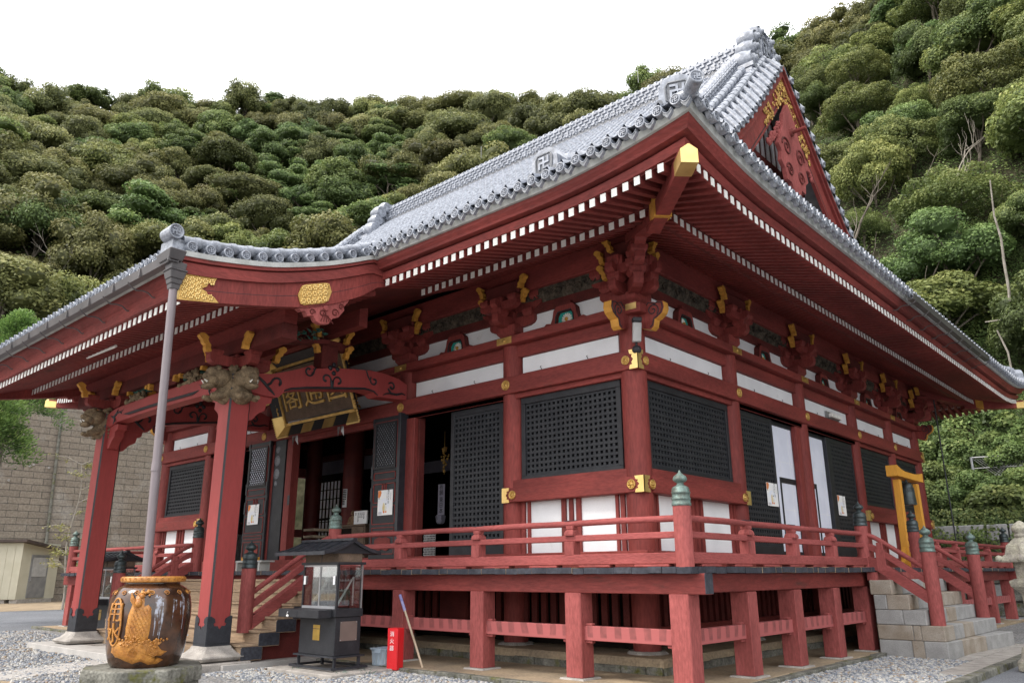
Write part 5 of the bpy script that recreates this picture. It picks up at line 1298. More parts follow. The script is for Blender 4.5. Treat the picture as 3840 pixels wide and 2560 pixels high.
# straight tie beam across the porch front
def beam_front():
    x0,x1=-11.62,-6.30; N=24; y0,y1=-4.50,-4.14
    b=MB(); ring=[]
    for i in range(N+1):
        t=i/N; x=x0+(x1-x0)*t; e=min(t,1-t)*2; up=.04*math.sin(PI*t); k=min(1,e/.16); zb=4.84+.07*k*k+up; zt=5.16+.10*math.sqrt(min(1,e/.18))+up
        ring.append([(x,y0,zb+.10),(x,y0+.05,zb),(x,y1-.05,zb),(x,y1,zb+.10),(x,y1,zt-.04),(x,y1-.04,zt),(x,y0+.04,zt),(x,y0,zt-.04),(x,y0,zb+.10)])
    b.grid(ring,'pillar'); b.add(ring[0][:8],[tuple(range(8))],'pillar'); b.add(ring[-1][:8],[tuple(range(8))],'pillar'); o=obj('front_tie_beam',b,hall)
    s=MB(); zz=lambda x: 5.02+.04*math.sin(PI*(x-x0)/(x1-x0))
    xs=np.linspace(-10.7,-7.2,14); s.tube([(x,y0-.004,zz(x)-.03+(0 if 0<i<13 else .03)) for i,x in enumerate(xs)],[.006]+[.03]*12+[.006],'black',6)
    for cx,sg in ((-6.85,1),(-11.1,-1)):
        s.tube([(cx+sg*.28,y0-.004,5.08),(cx+sg*.12,y0-.004,5.03),(cx,y0-.004,5.08),(cx-sg*.08,y0-.004,5.19)],[.012,.03,.028,.008],'black',6); s.tube([(cx+sg*.08,y0-.004,5.03),(cx+sg*.06,y0-.004,4.95),(cx+sg*.12,y0-.004,4.88)],[.025,.02,.008],'black',6)
        s.tube([(cx-sg*.02,y0-.004,5.10),(cx-sg*.2,y0-.004,5.12),(cx-sg*.27,y0-.004,5.07),(cx-sg*.3,y0-.004,5.14),(cx-sg*.38,y0-.004,5.15)],[.022,.02,.014,.01,.004],'black',6)
    obj('scroll_inlay',s,o)
    for cx in (-6.5,-11.42):
        sg=1 if cx>-9 else -1
        c=MB().prism([(cx+sg*.18,4.90),(cx-sg*.30,4.88),(cx-sg*.28,4.76),(cx-sg*.16,4.72),(cx-sg*.17,4.60),(cx-sg*.05,4.52),(cx+sg*.08,4.36),(cx+sg*.18,4.34)],-4.42,-4.22,'y','pillar'); obj('beam_corbel',c,o,bevel=.01)
    for cx in (-7.75,-9.0,-10.25):
        r=random.Random(int(cx*10)); b=MB()
        if cx==-9.0: 
            b.tf=lambda u,oo,z:(cx+u,-4.32-oo,z); masu(b,0,0,5.28,.34,.14,'dred'); boat(b,-.6,.6,-.08,.08,5.40,5.56,'u','dred'); b.tf=None; po=obj('bracket_set',b,o,bevel=.006)
            for sg in (-1,1): yellow_nose(lambda u,oo,z:(cx+u,-4.32-oo,z),sg*.62,.12,5.45,-sg,po,.9)
        else:
            for i in range(34):
                px_=cx+r.gauss(0,.17); zz_=5.28+abs(r.gauss(0,.11)); b.ball((px_,-4.42+r.uniform(-.06,.06),zz_),r.uniform(.03,.07),'carve',7,5,(1,1,r.uniform(.6,1.6)))
            for i in range(10):
                b.tube([(cx+r.uniform(-.5,.5),-4.46,5.26+.03*r.random()),(cx+r.uniform(-.3,.3),-4.48,5.34+.1*r.random())],[.04,.015],'carve',5)
            po=obj('openwork_carving',b,o)
            for sg in (-1,1): yellow_nose(lambda u,oo,z:(cx+u,-4.32-oo,z),sg*.50,.10,5.50,-sg,po,.9)
        g=MB()
        for i in range(14): g.tube([(cx+r.uniform(-.55,.55),-4.30,5.45+.1*r.random()),(cx+r.uniform(-.5,.5),-4.38,5.5+.08*r.random())],[.05,.01],'greenleaf',5)
        obj('painted_leaves',g,po)
beam_front()
# painted pine-and-leaf carving between porch purlin and the pillar bracket (seen from the right)
b=MB(); r=random.Random(21)
for i in range(60):
    t=r.random(); y=-4.0+1.45*t; z=5.98+.36*t+r.uniform(-.12,.12); x=-5.85+r.uniform(-.07,.07)
    a=r.uniform(0,6.3); L=r.uniform(.10,.22); d=Vector((.15*math.sin(a*3),math.cos(a),math.sin(a)*.6))*L; n=Vector((.35,-math.sin(a)*.5,math.cos(a)*.5))*.06
    p=Vector((x,y,z)); V=[tuple(p-d*.5),tuple(p+n),tuple(p+d*.5),tuple(p-n),tuple(p+Vector((.04,0,0)))]
    b.add(V,[(0,1,4),(1,2,4),(2,3,4),(3,0,4)],'greenleaf' if i%5 else 'carve')
o=obj('painted_leaf_carving',b,hall,fixn=False)
b=MB().prism([(-4.1,5.82),(-2.5,6.16),(-2.5,6.24),(-4.1,5.90)],-6.0,-5.8,'x','dred'); obj('leaf_carving_rail',b,o)
# ================================================================== THINGS AROUND AND IN THE HALL
def rotframe(c,ang):
    R=Matrix.Rotation(ang,3,'Z'); c=Vector(c)
    return lambda x,y,z: tuple(R@Vector((x,y,z))+c)
# name board above the doors ------------------------------------------------
sb=thing('name_board','dark framed name board with gilt characters and gilt corners hanging over the open doors','name board',(CX,-.5,5.08))
yb0,yb1,zb0,zb1=-.50,-1.10,5.14,6.72
def brd(u,v,d=0.):     # u across, v 0..1 up the tilted face, d in front of it
    n=Vector((0,-(zb1-zb0),(yb1-yb0))).normalized(); p=Vector((CX+.14+u*1.10,yb0+(yb1-yb0)*v,zb0+(zb1-zb0)*v))+n*d; return tuple(p)
def slab(b,u0,u1,v0,v1,d0,d1,m):
    b.hull8([brd(u0,v0,d0),brd(u1,v0,d0),brd(u1,v0,d1),brd(u0,v0,d1)],[brd(u0,v1,d0),brd(u1,v1,d0),brd(u1,v1,d1),brd(u0,v1,d1)],m)
b=MB(); slab(b,-1.30,1.30,.12,.90,-.03,.02,'board'); o=obj('board_panel',b,sb)
b=MB(); ext=1.46/2
yd=(Vector(brd(0,1))-Vector(brd(0,0))).normalized()
for ch,u in (('閣',-.84),('通',0),('圓',.84)): put_text(b,ch,.86,(brd(u,.47,.035),(1,0,0),yd),'gold',ext=.022)
obj('gilt_lettering',b,sb)
b=MB()
slab(b,-1.36,-1.30,.06,.95,-.02,.06,'gold'); slab(b,1.30,1.36,.06,.95,-.02,.06,'gold'); slab(b,-1.36,1.36,.06,.10,-.02,.06,'gold'); slab(b,-1.36,1.36,.92,.96,-.02,.06,'gold'); obj('inner_frame',b,sb)
b=MB()
def flare(u0,v0,u1,v1,nu,nv,m):      # outer sloping frame board between two inner corners, leaning forward
    k=.20; lo=[brd(u0,v0,.03),brd(u1,v1,.03),brd(u1,v1,-.02),brd(u0,v0,-.02)]
    hi=[brd(u0+nu*k+(-.0),v0+nv*k/1.46,.20),brd(u1+nu*k,v1+nv*k/1.46,.20),brd(u1+nu*k,v1+nv*k/1.46,.14),brd(u0+nu*k,v0+nv*k/1.46,.14)]
    b.hull8(lo,hi,m)
flare(-1.36,.06,-1.36,.95,-1,0,'black'); flare(1.36,.06,1.36,.95,1,0,'black'); flare(-1.36,.06,1.36,.06,0,-1,'black'); flare(-1.36,.95,1.36,.95,0,1,'black'); obj('outer_frame',b,sb)
def corner_gilt(su,sv):
    g=MB(); v0=.06 if sv<0 else .95; u0=su*1.36; k=.20; kv=k/1.46
    a=lambda du,dv,d: brd(u0+su*du,v0+sv*dv/1.46,d)
    for P in ([a(-.24,.0,.04),a(0,0,.04),a(k,k,.215),a(-.24,k,.215)],[a(0,-.24,.04),a(0,0,.04),a(k,k,.215),a(k,-.24,.215)]):
        n=Vector((0,-.9,-.35))*.012; g.add([tuple(Vector(p)+n) for p in P]+[tuple(Vector(p)-n) for p in P],[(0,1,2,3),(7,6,5,4),(0,4,5,1),(1,5,6,2),(2,6,7,3),(3,7,4,0)],'goldflat')
    for i in range(9):
        g.ball(a(-.22+.05*i,k+.01,.21),.03,'goldflat',6,4); g.ball(a(k+.01,-.22+.05*i,.21),.03,'goldflat',6,4)
    obj('gilt_corner',g,sb)
for su in (-1,1):
    for sv in (-1,1): corner_gilt(su,sv)
for u in (-.40,.42):
    g=MB(); g.hull8([brd(u-.21,.05,.05),brd(u+.21,.05,.05),brd(u+.21,.05,-.0),brd(u-.21,.05,-.0)],[brd(u-.19,-.075,.225),brd(u+.19,-.075,.225),brd(u+.19,-.075,.17),brd(u-.19,-.075,.17)],'goldflat'); obj('gilt_mount',g,sb)
for u in (-.85,.88): 
    g=MB(); 
    for t in (-.06,.06): g.add([brd(u+t-.05,-.10,.20),brd(u+t+.05,-.10,.20),brd(u+t*1.8,-.24,.26),brd(u+t,-.16,.27)],[(0,1,3),(1,2,3),(2,0,3),(0,2,1)],'steel')
    obj('iron_claw',g,sb)
for su in (-1,1):
    g=MB()
    for i in range(9):
        v=.10+.085*i; pts=[brd(su*(1.50+.07*math.cos(j*.9+i)*(1-j/9)),v+.045*math.sin(j*.9+i)*(1-j/9),.10) for j in range(7)]; g.tube(pts,.022,'gold',5)
    obj('gilt_side_scroll',g,sb)
# posters ---------------------------------------------------------------------
def poster(tf,u0,u1,z0,z1,o,label,sg):
    """sheet with an orange lantern fruit, pale wash, a small figure and a column of brush lettering; sg=+1 when u runs to the viewer's right"""
    W=u1-u0; H=z1-z0; U=lambda t:(u0+W*t) if sg>0 else (u1-W*t); Z=lambda t:z0+H*t
    b=MB(tf).box(u0,u1,o,o+.004,z0,z1,'paper')
    p=obj('poster',b); p['label']=label; p['category']='poster'; p['group']='festival posters on the temple doors'
    a=MB(tf)
    def blob(t,s,rx,rz,m,d,n=14): 
        vs=[(U(t)+rx*W*math.cos(2*PI*i/n),o+.004+d,Z(s)+rz*H*math.sin(2*PI*i/n)) for i in range(n)]; a.add(vs,[tuple(range(n))],m)
    blob(.45,.42,.36,.26,'bluep',.0006); blob(.36,.24,.26,.17,'bluep',.0009)
    vs=[(U(q),o+.0055,Z(s)) for q,s in ((.01,.99),(.20,.99),(.24,.90),(.18,.76),(.08,.68),(.01,.72))]; a.add(vs,[tuple(range(6))],'orangep')
    blob(.08,.67,.025,.025,'ink',.0016)
    blob(.42,.30,.085,.20,'yelp',.0018); blob(.56,.24,.07,.13,'petal',.0019); blob(.56,.41,.04,.045,'petal',.0021); blob(.56,.445,.035,.028,'ink',.0022); blob(.44,.13,.06,.05,'orangep',.0022); blob(.58,.13,.05,.04,'orangep',.0023)
    for i in range(3): a.add([(U(.06),o+.006,Z(.05+.035*i)),(U(.30),o+.006,Z(.05+.035*i)),(U(.30),o+.006,Z(.065+.035*i)),(U(.06),o+.006,Z(.065+.035*i))],[(0,1,2,3)],'mauve')
    obj('poster_print',a,p)
    c=MB(); xd=Vector(tf(1,0,0))-Vector(tf(0,0,0)); xd=xd*sg
    put_text(c,'四万六千日',W*.12,(tf(U(.72),o+.007,Z(.72)),xd,(0,0,1)),'ink',ext=.0005,vertical=True)
    for t in (.60,.86):
        for i in range(6): c.add([tf(U(t),o+.006,Z(.86-.05*i)),tf(U(t+.03),o+.006,Z(.86-.05*i)),tf(U(t+.025),o+.006,Z(.835-.05*i)),tf(U(t+.005),o+.006,Z(.835-.05*i))],[(0,1,2,3)],'ink',raw=True)
    obj('brush_lettering',c,p); return p
poster(front,6.17,6.68,2.79,3.34,.345,'white festival poster with an orange fruit on the right hand open panelled door',-1)
poster(front,11.66,12.20,2.82,3.34,.345,'white festival poster with an orange fruit on the left hand open panelled door',-1)
poster(right,4.87,5.42,2.92,3.42,.105,'white festival poster on the lattice door nearest the front corner of the side wall',1)
poster(right,9.03,9.58,2.92,3.42,.105,'white festival poster on the farther side lattice door beyond the white screens',1)
# interior things -------------------------------------------------------------
t=thing('notice_cabinet','low brown cabinet inside the doorway holding a figure and a white notice','cabinet',(-9.75,1.5,1.8))
b=MB().box(-10.35,-9.15,1.25,1.75,1.8,2.74,'board').box(-10.40,-9.1,1.2,1.8,2.74,2.79,'board'); obj('cabinet_body',b,t,bevel=.01)
b=MB().box(-10.3,-9.72,1.235,1.248,1.85,2.7,'inner').box(-9.68,-9.2,1.235,1.248,1.85,2.7,'board'); obj('cabinet_door',b,t)
b=MB().box(-9.82,-9.28,1.38,1.42,2.80,3.14,'paper'); wn=obj('notice_sheet',b); tag(wn,'white notice with columns of brush writing standing on the brown cabinet','notice')
a=MB()
for i,(x,h) in enumerate(((-9.40,.20),(-9.48,.15),(-9.56,.17),(-9.64,.25),(-9.74,.10))):
    n=int(h/.035)
    for k in range(n): a.box(x-.016,x+.012+.006*(k%2),1.376,1.379,3.10-k*.036-.024,3.10-k*.036,'ink')
obj('brush_writing',a,wn)
st2=MB(); c=(-10.02,1.5,2.79); st2.ball((c[0],c[1],c[2]+.04),.15,'statue',12,7,(1,.8,.32)); st2.ball((c[0],c[1],c[2]+.15),.10,'statue',12,8,(1,.75,1.15)); st2.ball((c[0],c[1]-.01,c[2]+.315),.052,'statue',12,9,(1,1,1.2)); st2.ball((c[0],c[1],c[2]+.37),.026,'statue',8,6)
for s_ in (-1,1): st2.tube([(c[0]+s_*.09,c[1],c[2]+.22),(c[0]+s_*.13,c[1]-.03,c[2]+.13),(c[0]+s_*.03,c[1]-.10,c[2]+.10)],[.035,.03,.022],'statue',8); st2.tube([(c[0]+s_*.13,c[1],c[2]+.05),(c[0]+s_*.04,c[1]-.11,c[2]+.05)],[.05,.04],'statue',8); st2.ball((c[0]+s_*.05,c[1],c[2]+.31),.014,'statue',6,5,(.6,1,1.6))
st2.tube([(c[0],c[1],c[2]+.24),(c[0],c[1],c[2]+.28)],.03,'statue',8); st2.ball((c[0],c[1]-.055,c[2]+.31),.010,'statue',6,5)
tag(obj('seated_figure',st2),'small carved wooden seated figure beside the white notice on the cabinet','statue')
b=MB().lathe([(.30,1.8),(.30,6.3)],(-11.82,2.78,0),'innerred',24); obj('inner_column',b,hall)
b=MB(); 
rowsA=[[(-11.82+.304*math.cos(w),2.78+.304*math.sin(w),z) for w in np.linspace(-1.75,-1.15,6)] for z in (3.42,3.95)]
b.grid(rowsA,'paper'); ws_=obj('paper_notice',b,fixn=False); tag(ws_,'narrow white paper slip with writing pasted on the red inner column','notice')
a=MB()
for k,w in enumerate((-1.62,-1.46,-1.30)):
    for i in range(9 if k!=2 else 6): x,y=-11.82+.306*math.cos(w),2.78+.306*math.sin(w); a.box(x-.025,x+.02,y-.003,y+.001,3.89-i*.05,3.92-i*.05,'ink')
obj('brush_writing',a,ws_)
b=MB().box(-6.69,-6.46,1.49,1.5,2.89,3.62,'mauve'); bn=obj('prayer_banner',b); tag(bn,'narrow grey prayer banner with large brush characters hanging in the dark doorway','banner')
a=MB(); 
for i,ch in enumerate('祈願東日本'): put_text(a,ch,.135,((-6.575,1.486,3.54-i*.132-(.03 if i>1 else 0)),(1,0,0),(0,0,1)),'ink',ext=.001)
obj('brush_lettering',a,bn)
b=MB().lathe([(.07,-.10),(.10,-.06),(.12,.04),(.13,.08),(.09,.11)],(-6.54,1.45,2.78),'mauve',6,smooth=False); tl=obj('paper_lantern',b); tag(tl,'small six sided white paper lantern below the prayer banner','lantern')
a=MB()
for i in range(6):
    w=2*PI*(i+.5)/6; a.tube([(-6.54+.072*math.cos(w),1.45+.072*math.sin(w),2.68),(-6.54+.122*math.cos(w),1.45+.122*math.sin(w),2.82),(-6.54+.132*math.cos(w),1.45+.132*math.sin(w),2.86)],.006,'inner',4)
obj('lantern_rib',a,tl)
b=MB(); rr=random.Random(2)
for i in range(40):
    z=3.9+.62*rr.random(); r=.10*(1-abs(z-4.25)/.45); b.ball((-6.50+rr.gauss(0,r*.6),1.5+rr.gauss(0,r*.6),z),.016+.014*rr.random(),'gold',6,4)
b.tube([(-6.5,1.5,3.85),(-6.5,1.5,4.9)],.008,'gold',5); b.ball((-6.5,1.5,4.42),.06,'gold',10,6,(1,1,.6)); b.ball((-6.5,1.5,4.12),.05,'gold',10,6,(1,1,.6))
tag(obj('hanging_gilt_ornament',b),'gilt hanging altar ornament of many small pieces glinting in the dark doorway','ornament')
b=MB().box(-6.62,-6.22,1.0,1.02,1.80,2.5,'steel'); g_=obj('metal_screen',b); tag(g_,'patterned metal screen standing low behind the lattice door','screen')
a=MB()
for i in range(8):
    for j in range(14): a.box(-6.615+.05*i+(.012 if j%2 else 0),-6.585+.05*i+(.012 if j%2 else 0),.996,.999,1.82+.049*j,1.85+.049*j,'inner')
obj('screen_pattern',a,g_)
t=thing('altar_stand','pale wooden stand with offerings just inside the doorway','stand',(-11.6,1.2,1.8))
for z,w in ((1.8,.5),(2.25,.62),(2.5,.46),(2.68,.5)):
    b=MB().box(-11.55,-11.55+w,1.0,1.5,z,z+.06,'pole'); obj('shelf',b,t)
for x in (-11.5,-11.05): b=MB().box(x-.025,x+.025,1.02,1.07,1.8,2.25,'pole'); obj('leg',b,t)
# shoe rack and blocks on the deck
t=thing('shoe_rack','low grey slatted shoe rack on the veranda before the open doors','rack',(-10.3,-1.2,ZD))
b=MB().box(-10.95,-9.65,-1.35,-1.0,1.83,1.87,'fascia'); obj('rack_top',b,t)
for x in (-10.8,-10.3,-9.8): b=MB().box(x-.035,x+.035,-1.33,-1.05,ZD,1.83,'fascia'); obj('leg',b,t)
b=MB().box(-10.62,-10.22,-1.32,-1.06,1.87,1.95,'orange'); o=obj('wooden_tray',b,bevel=.005); tag(o,'small orange wooden tray lying on the grey shoe rack','tray')
b=MB().box(-11.75,-11.58,-1.3,-1.1,ZD,1.98,'yellow'); o=obj('wooden_block',b,bevel=.006); tag(o,'yellow wooden block standing upright on the veranda by the pillar','block')
# bell and its stand -----------------------------------------------------------
t=thing('bell_stand','orange timber bell frame with a saddle shaped top beam on the side veranda','bell frame',(1.3,10.8,ZD))
x=1.3; ya_,yb_=9.78,11.86
P=[(ya_-.05,3.86),(yb_+.05,3.86),(yb_+.05,4.10),(yb_-.3,4.04)]+[(float(q),4.02+.0*q) for q in np.linspace(yb_-.6,ya_+.6,5)]+[(ya_+.3,4.05),(ya_-.05,4.14)]
b=MB().prism(P,x-.14,x+.14,'x','orange'); obj('top_beam',b,t,bevel=.012)
for y,dy in ((10.05,-.10),(11.55,.10)):
    b=MB(); a=.085; b.hull8([(x-a,y+dy-a,ZD),(x+a,y+dy-a,ZD),(x+a,y+dy+a,ZD),(x-a,y+dy+a,ZD)],[(x-a,y-a,3.80),(x+a,y-a,3.80),(x+a,y+a,3.80),(x-a,y+a,3.80)],'orange'); obj('leg',b,t,bevel=.01)
    b=MB().prism([(y+dy-.05,ZD),(y+dy-.34,ZD),(y+dy-.36,ZD+.12),(y+dy-.26,ZD+.22),(y+dy-.28,ZD+.36),(y+dy-.05,ZD+.52)],x-.05,x+.05,'x','orange'); obj('foot_bracket',b,t)
b=MB().box(x-.06,x+.06,10.1,11.5,ZD+.02,ZD+.16,'orange'); obj('foot_rail',b,t)
t=thing('bronze_bell','green bronze bell with rows of studs hanging in the orange frame','bell',(1.3,10.8,3.2))
b=MB().lathe([(.185,0),(.192,.03),(.182,.07),(.176,.18),(.168,.34),(.160,.42),(.155,.45),(.14,.51),(.10,.55),(.04,.57)],(x,10.82,3.20),'bronzed',28); bo_=obj('bell_body',b,t)
b=MB(); 
for z,r in ((.05,.186),(.18,.177),(.34,.169),(.44,.158)): b.lathe([(r,-.006),(r+.006,0),(r,.006)],(x,10.82,3.20+z),'bronzed',28)
for zi in range(4):
    for i in range(26): w=2*PI*i/26; rz=.168-.003*zi; b.ball((x+rz*math.cos(w),10.82+rz*math.sin(w),3.20+.355+zi*.024),.008,'bronzed',6,4)
obj('bell_studs',b,bo_)
b=MB().tube([(x,10.82-.06,3.78),(x,10.82-.05,3.86),(x,10.82,3.89),(x,10.82+.05,3.86),(x,10.82+.06,3.78)],.02,'bronzed',8); b.tube([(x,10.82,3.82),(x,10.82,3.95)],.014,'steel',6); obj('hanging_loop',b,t)
# lamps -------------------------------------------------------------------------
t=thing('security_light','grey security lamp with a round black sensor on the front corner column','lamp',(.3,-.3,5.5))
fr=rotframe((.27,-.27,0),-PI/4+PI/2); k=.7071
def dg(s_,f,z): return (.16+k*(f+s_), -.16-k*(f-s_), z)
b=MB(dg); b.hull8([(-.075,.10,5.45),(.075,.10,5.45),(.075,.20,5.45),(-.075,.20,5.45)],[(-.075,.20,5.80),(.075,.20,5.80),(.075,.30,5.77),(-.075,.30,5.77)],'lamp_glass'); obj('lamp_panel',b,t,bevel=.012)
b=MB(dg).box(-.08,.08,.18,.31,5.79,5.87,'black'); obj('lamp_head',b,t,bevel=.01)
b=MB(); c=dg(0,.12,5.32); b.ball(c,.085,'black',14,9,(1,1,.95)); b.tube([c,(c[0],c[1],5.46)],.02,'black',6); obj('sensor',b,t)
b=MB(); c=dg(0,.055,5.32); b.ball(c,.10,'steel',18,9,(.45,.45,1)); obj('sensor_ring',b,t)
t=thing('wall_light','white box lamp fixed on the third white panel of the side wall','lamp',(.1,9.3,5.5))
b=MB(right).box(9.0,9.85,.06,.10,5.42,5.60,'steel'); obj('lamp_base',b,t); b=MB(right).box(9.1,9.8,.10,.22,5.44,5.55,'whitep'); obj('lamp_cover',b,t,bevel=.02)
b=MB().tube([(-9.35,-5.9,5.83),(-7.95,-5.9,5.80)],.028,'whitep',10); o=obj('tube_light',b); tag(o,'thin white tube lamp under the porch rafters','lamp')
b=MB().tube([(1.0,16.25,6.9),(1.0,16.25,1.63)],.022,'iron',8); o=obj('rain_rod',b); tag(o,'thin dark rod hanging down from the rear corner of the eaves','rod')
# candle cases --------------------------------------------------------------------
def candle_case(x0,label):
    t=thing('candle_case',label,'candle case',(x0,-3.24,0),'glazed candle cases beside the stairs')
    X0,X1,y0,y1=x0-.5,x0+.5,-3.5,-2.98
    b=MB().box(X0-.35,X1+.45,y0-.35,y1+.5,-.02,.055,'stone'); obj('base_slab',b,t,bevel=.01)
    b=MB()
    for x in (X0-.02,X1-.02):
        for y in (y0,y1-.04): b.box(x,x+.04,y,y+.04,.06,.26,'iron')
    b.box(X0-.1,X1+.1,y0-.1,y0-.06,.075,.11,'iron').box(X0-.1,X1+.1,y1+.06,y1+.1,.075,.11,'iron').box(X0-.1,X0-.06,y0-.06,y1+.06,.075,.11,'iron').box(X1+.06,X1+.1,y0-.06,y1+.06,.075,.11,'iron').box(X0-.06,X1+.06,y0-.06,y1+.06,.25,.275,'iron'); obj('iron_stand',b,t)
    b=MB().box(X0,X1,y0,y1,.275,.87,'black'); bd=obj('cabinet_body',b,t,bevel=.008)
    b=MB().box(x0-.10,x0+.09,y0-.006,y0-.001,.50,.74,'brass').box(x0-.10,x0+.09,y0-.008,y0-.0062,.675,.685,'board'); obj('brass_plate',b,bd)
    b=MB().box(X1+.001,X1+.006,-3.40,-3.06,.50,.80,'taupe'); 
    for y in (-3.385,-3.075):
        for z in (.515,.785): b.ball((X1+.006,y,z),.008,'steel',6,4)
    obj('side_plate',b,bd,bevel=.0)
    b=MB().box(X0-.04,X1+.02,y0-.03,y1+.02,.87,1.0,'black'); obj('counter',b,t,bevel=.008)
    b=MB().box(X0-.22,X1-.06,y0-.30,y0-.032,.86,.99,'black'); dr=obj('drawer',b,t,bevel=.008)
    b=MB().box(x0-.16,x0-.155,y0-.304,y0-.301,.87,.98,'iron').tube([(x0-.42,y0-.305,.95),(x0-.42,y0-.32,.92),(x0-.42,y0-.305,.90)],.01,'steel',6).ball((x0-.42,y0-.31,.885),.028,'whitep',8,5,(1.3,.5,.8)); obj('drawer_handle',b,dr)
    f=MB(); p=.035
    for x in (X0,X1-p):
        for y in (y0,y1-p): f.box(x,x+p,y,y+p,1.0,1.70,'black')
    f.box(X0-.03,X1+.03,y0-.03,y1+.03,1.70,1.74,'black'); obj('glass_frame',f,t)
    g=MB().box(X0+p,X1-p,y0+.006,y0+.012,1.04,1.67,'glass').box(X0+p,X1-p,y1-.012,y1-.006,1.04,1.69,'glass').box(X0+.006,X0+.012,y0+p,y1-p,1.01,1.69,'glass').box(X1-.012,X1-.006,y0+p,y1-p,1.01,1.69,'glass'); obj('glass_pane',g,t)
    r=MB().box(X0+p,X1-p,y0-.005,y0+.02,1.67,1.695,'steel').box(X0+p,X1-p,y0-.01,y0+.03,1.0,1.04,'alum').box(x0-.012,x0+.012,y0-.002,y0+.018,1.04,1.67,'steel').box(X1-.006,X1+.002,y1-.03,y1-.0,1.0,1.7,'steel'); obj('sash_rail',r,t)
    for xx in (X0+.05,X1-.11):
        b=MB().box(xx,xx+.05,y0-.012,y0-.003,1.38,1.52,'paper'); obj('door_pull',b,t)
    r=MB()
    for z,ya2,sp in ((1.12,y0+.12,.85),(1.28,y0+.24,.72),(1.44,y0+.36,.62)):
        r.tube([(x0-.5*sp+.05,ya2,z),(x0+.42,ya2,z)],.009,'steel',6)
        for i in range(9): xx=x0-.5*sp+.08+i*(.42+.5*sp-.08)/8.5; r.tube([(xx,ya2,z-.012),(xx,ya2,z+.03)],.007,'steel',5)
    for xx in (x0-.30,x0+.40):
        r.beam((xx,y0+.08,1.04),(xx,y0+.40,1.50),.02,.03,'fascia',up=(1,0,0)); r.beam((xx,y0+.40,1.04),(xx,y0+.40,1.50),.018,.018,'fascia',up=(1,0,0))
    r.box(x0-.12,x0-.07,y0+.42,y0+.46,1.02,1.60,'alum'); obj('candle_rack',r,t)
    q=random.Random(4); wx=MB()
    for i in range(30): 
        k=q.random(); wx.ball((x0-.30+q.gauss(0,.02),y0+.08+.32*k,1.06+.44*k),q.uniform(.012,.03),'petal',6,4,(1,1,1.6))
    obj('melted_wax',wx,t)
    b=MB().box(X0+.02,X1-.02,y0+.02,y1-.02,1.74,1.93,'board').box(x0-.006,x0+.006,y0+.012,y0+.02,1.74,1.92,'black'); obj('head_panel',b,t)
    b=MB(); xl,xr=x0-.92,x0+.56; yf,yk=y0-.32,y1+.32; ym=(yf+yk)/2; ze,zr_=1.90,2.10
    curve=[(yf,ze),(yf+.22,ze+.045),(yf+.42,ze+.12),(ym,zr_),(yk-.42,ze+.12),(yk-.22,ze+.045),(yk,ze)]
    low=[(y,z-.035) for y,z in curve[::-1]]
    b.prism(curve+low,xl,xr,'x','iron'); b.prism([(yf+.12,ze+.0),(ym,zr_-.04),(yk-.12,ze+.0),(yk-.12,ze-.02),(yf+.12,ze-.02)],xl+.06,xr-.05,'x','black'); rfc=obj('case_roof',b,t,bevel=.004)
    b=MB()
    for i in range(6):
        x=xl+.03+i*(xr-xl-.06)/5
        for A,B_ in zip(curve[:-1],curve[1:]): b.beam((x,A[0],A[1]+.012),(x,B_[0],B_[1]+.012),.028,.024,'iron',up=(0,0,1))
    b.box(xl-.02,xr+.02,ym-.045,ym+.045,zr_-.005,zr_+.035,'iron'); b.box(xl,xr,yf-.012,yf+.004,ze-.045,ze+.012,'iron'); obj('roof_batten',b,rfc)
    return t
cc=candle_case(-4.19,'black glazed candle case with little gabled roof at the right foot of the wooden stairs')
c2=copy_tree(cc,None,'black glazed candle case half hidden behind the left end of the wooden stairs'); c2.location=(-13.65,-3.0,0)
# fire extinguisher cabinet ------------------------------------------------------
t=thing('extinguisher_cabinet','bright red fire extinguisher cabinet with white characters on the gravel edge','cabinet',(-3.28,-2.55,.03))
R_=rotframe((-3.285,-2.555,0),.30)
b=MB(R_).box(-.10,.10,-.10,.10,.03,.68,'extred'); eb=obj('cabinet_body',b,t,bevel=.008)
b=MB(R_).box(-.09,.09,-.106,-.101,.045,.665,'extred'); dd=obj('cabinet_door',b,t,bevel=.003)
b=MB()
xd=Vector(R_(1,0,0))-Vector(R_(0,0,0))
for ch,z in (('消',.585),('火',.475),('器',.365)): put_text(b,ch,.085,(R_(-.005,-.108,z),xd,(0,0,1)),'paper',ext=.001)
obj('white_lettering',b,dd)
b=MB(R_)
for i in range(3): b.box(-.045,.045,-.110,-.106,.165+.022*i,.178+.022*i,'extred')
b.box(-.07,-.055,-.112,-.106,.33,.40,'extred').box(-.05,.05,-.111,-.106,.09,.13,'extred'); obj('door_louvre',b,dd)
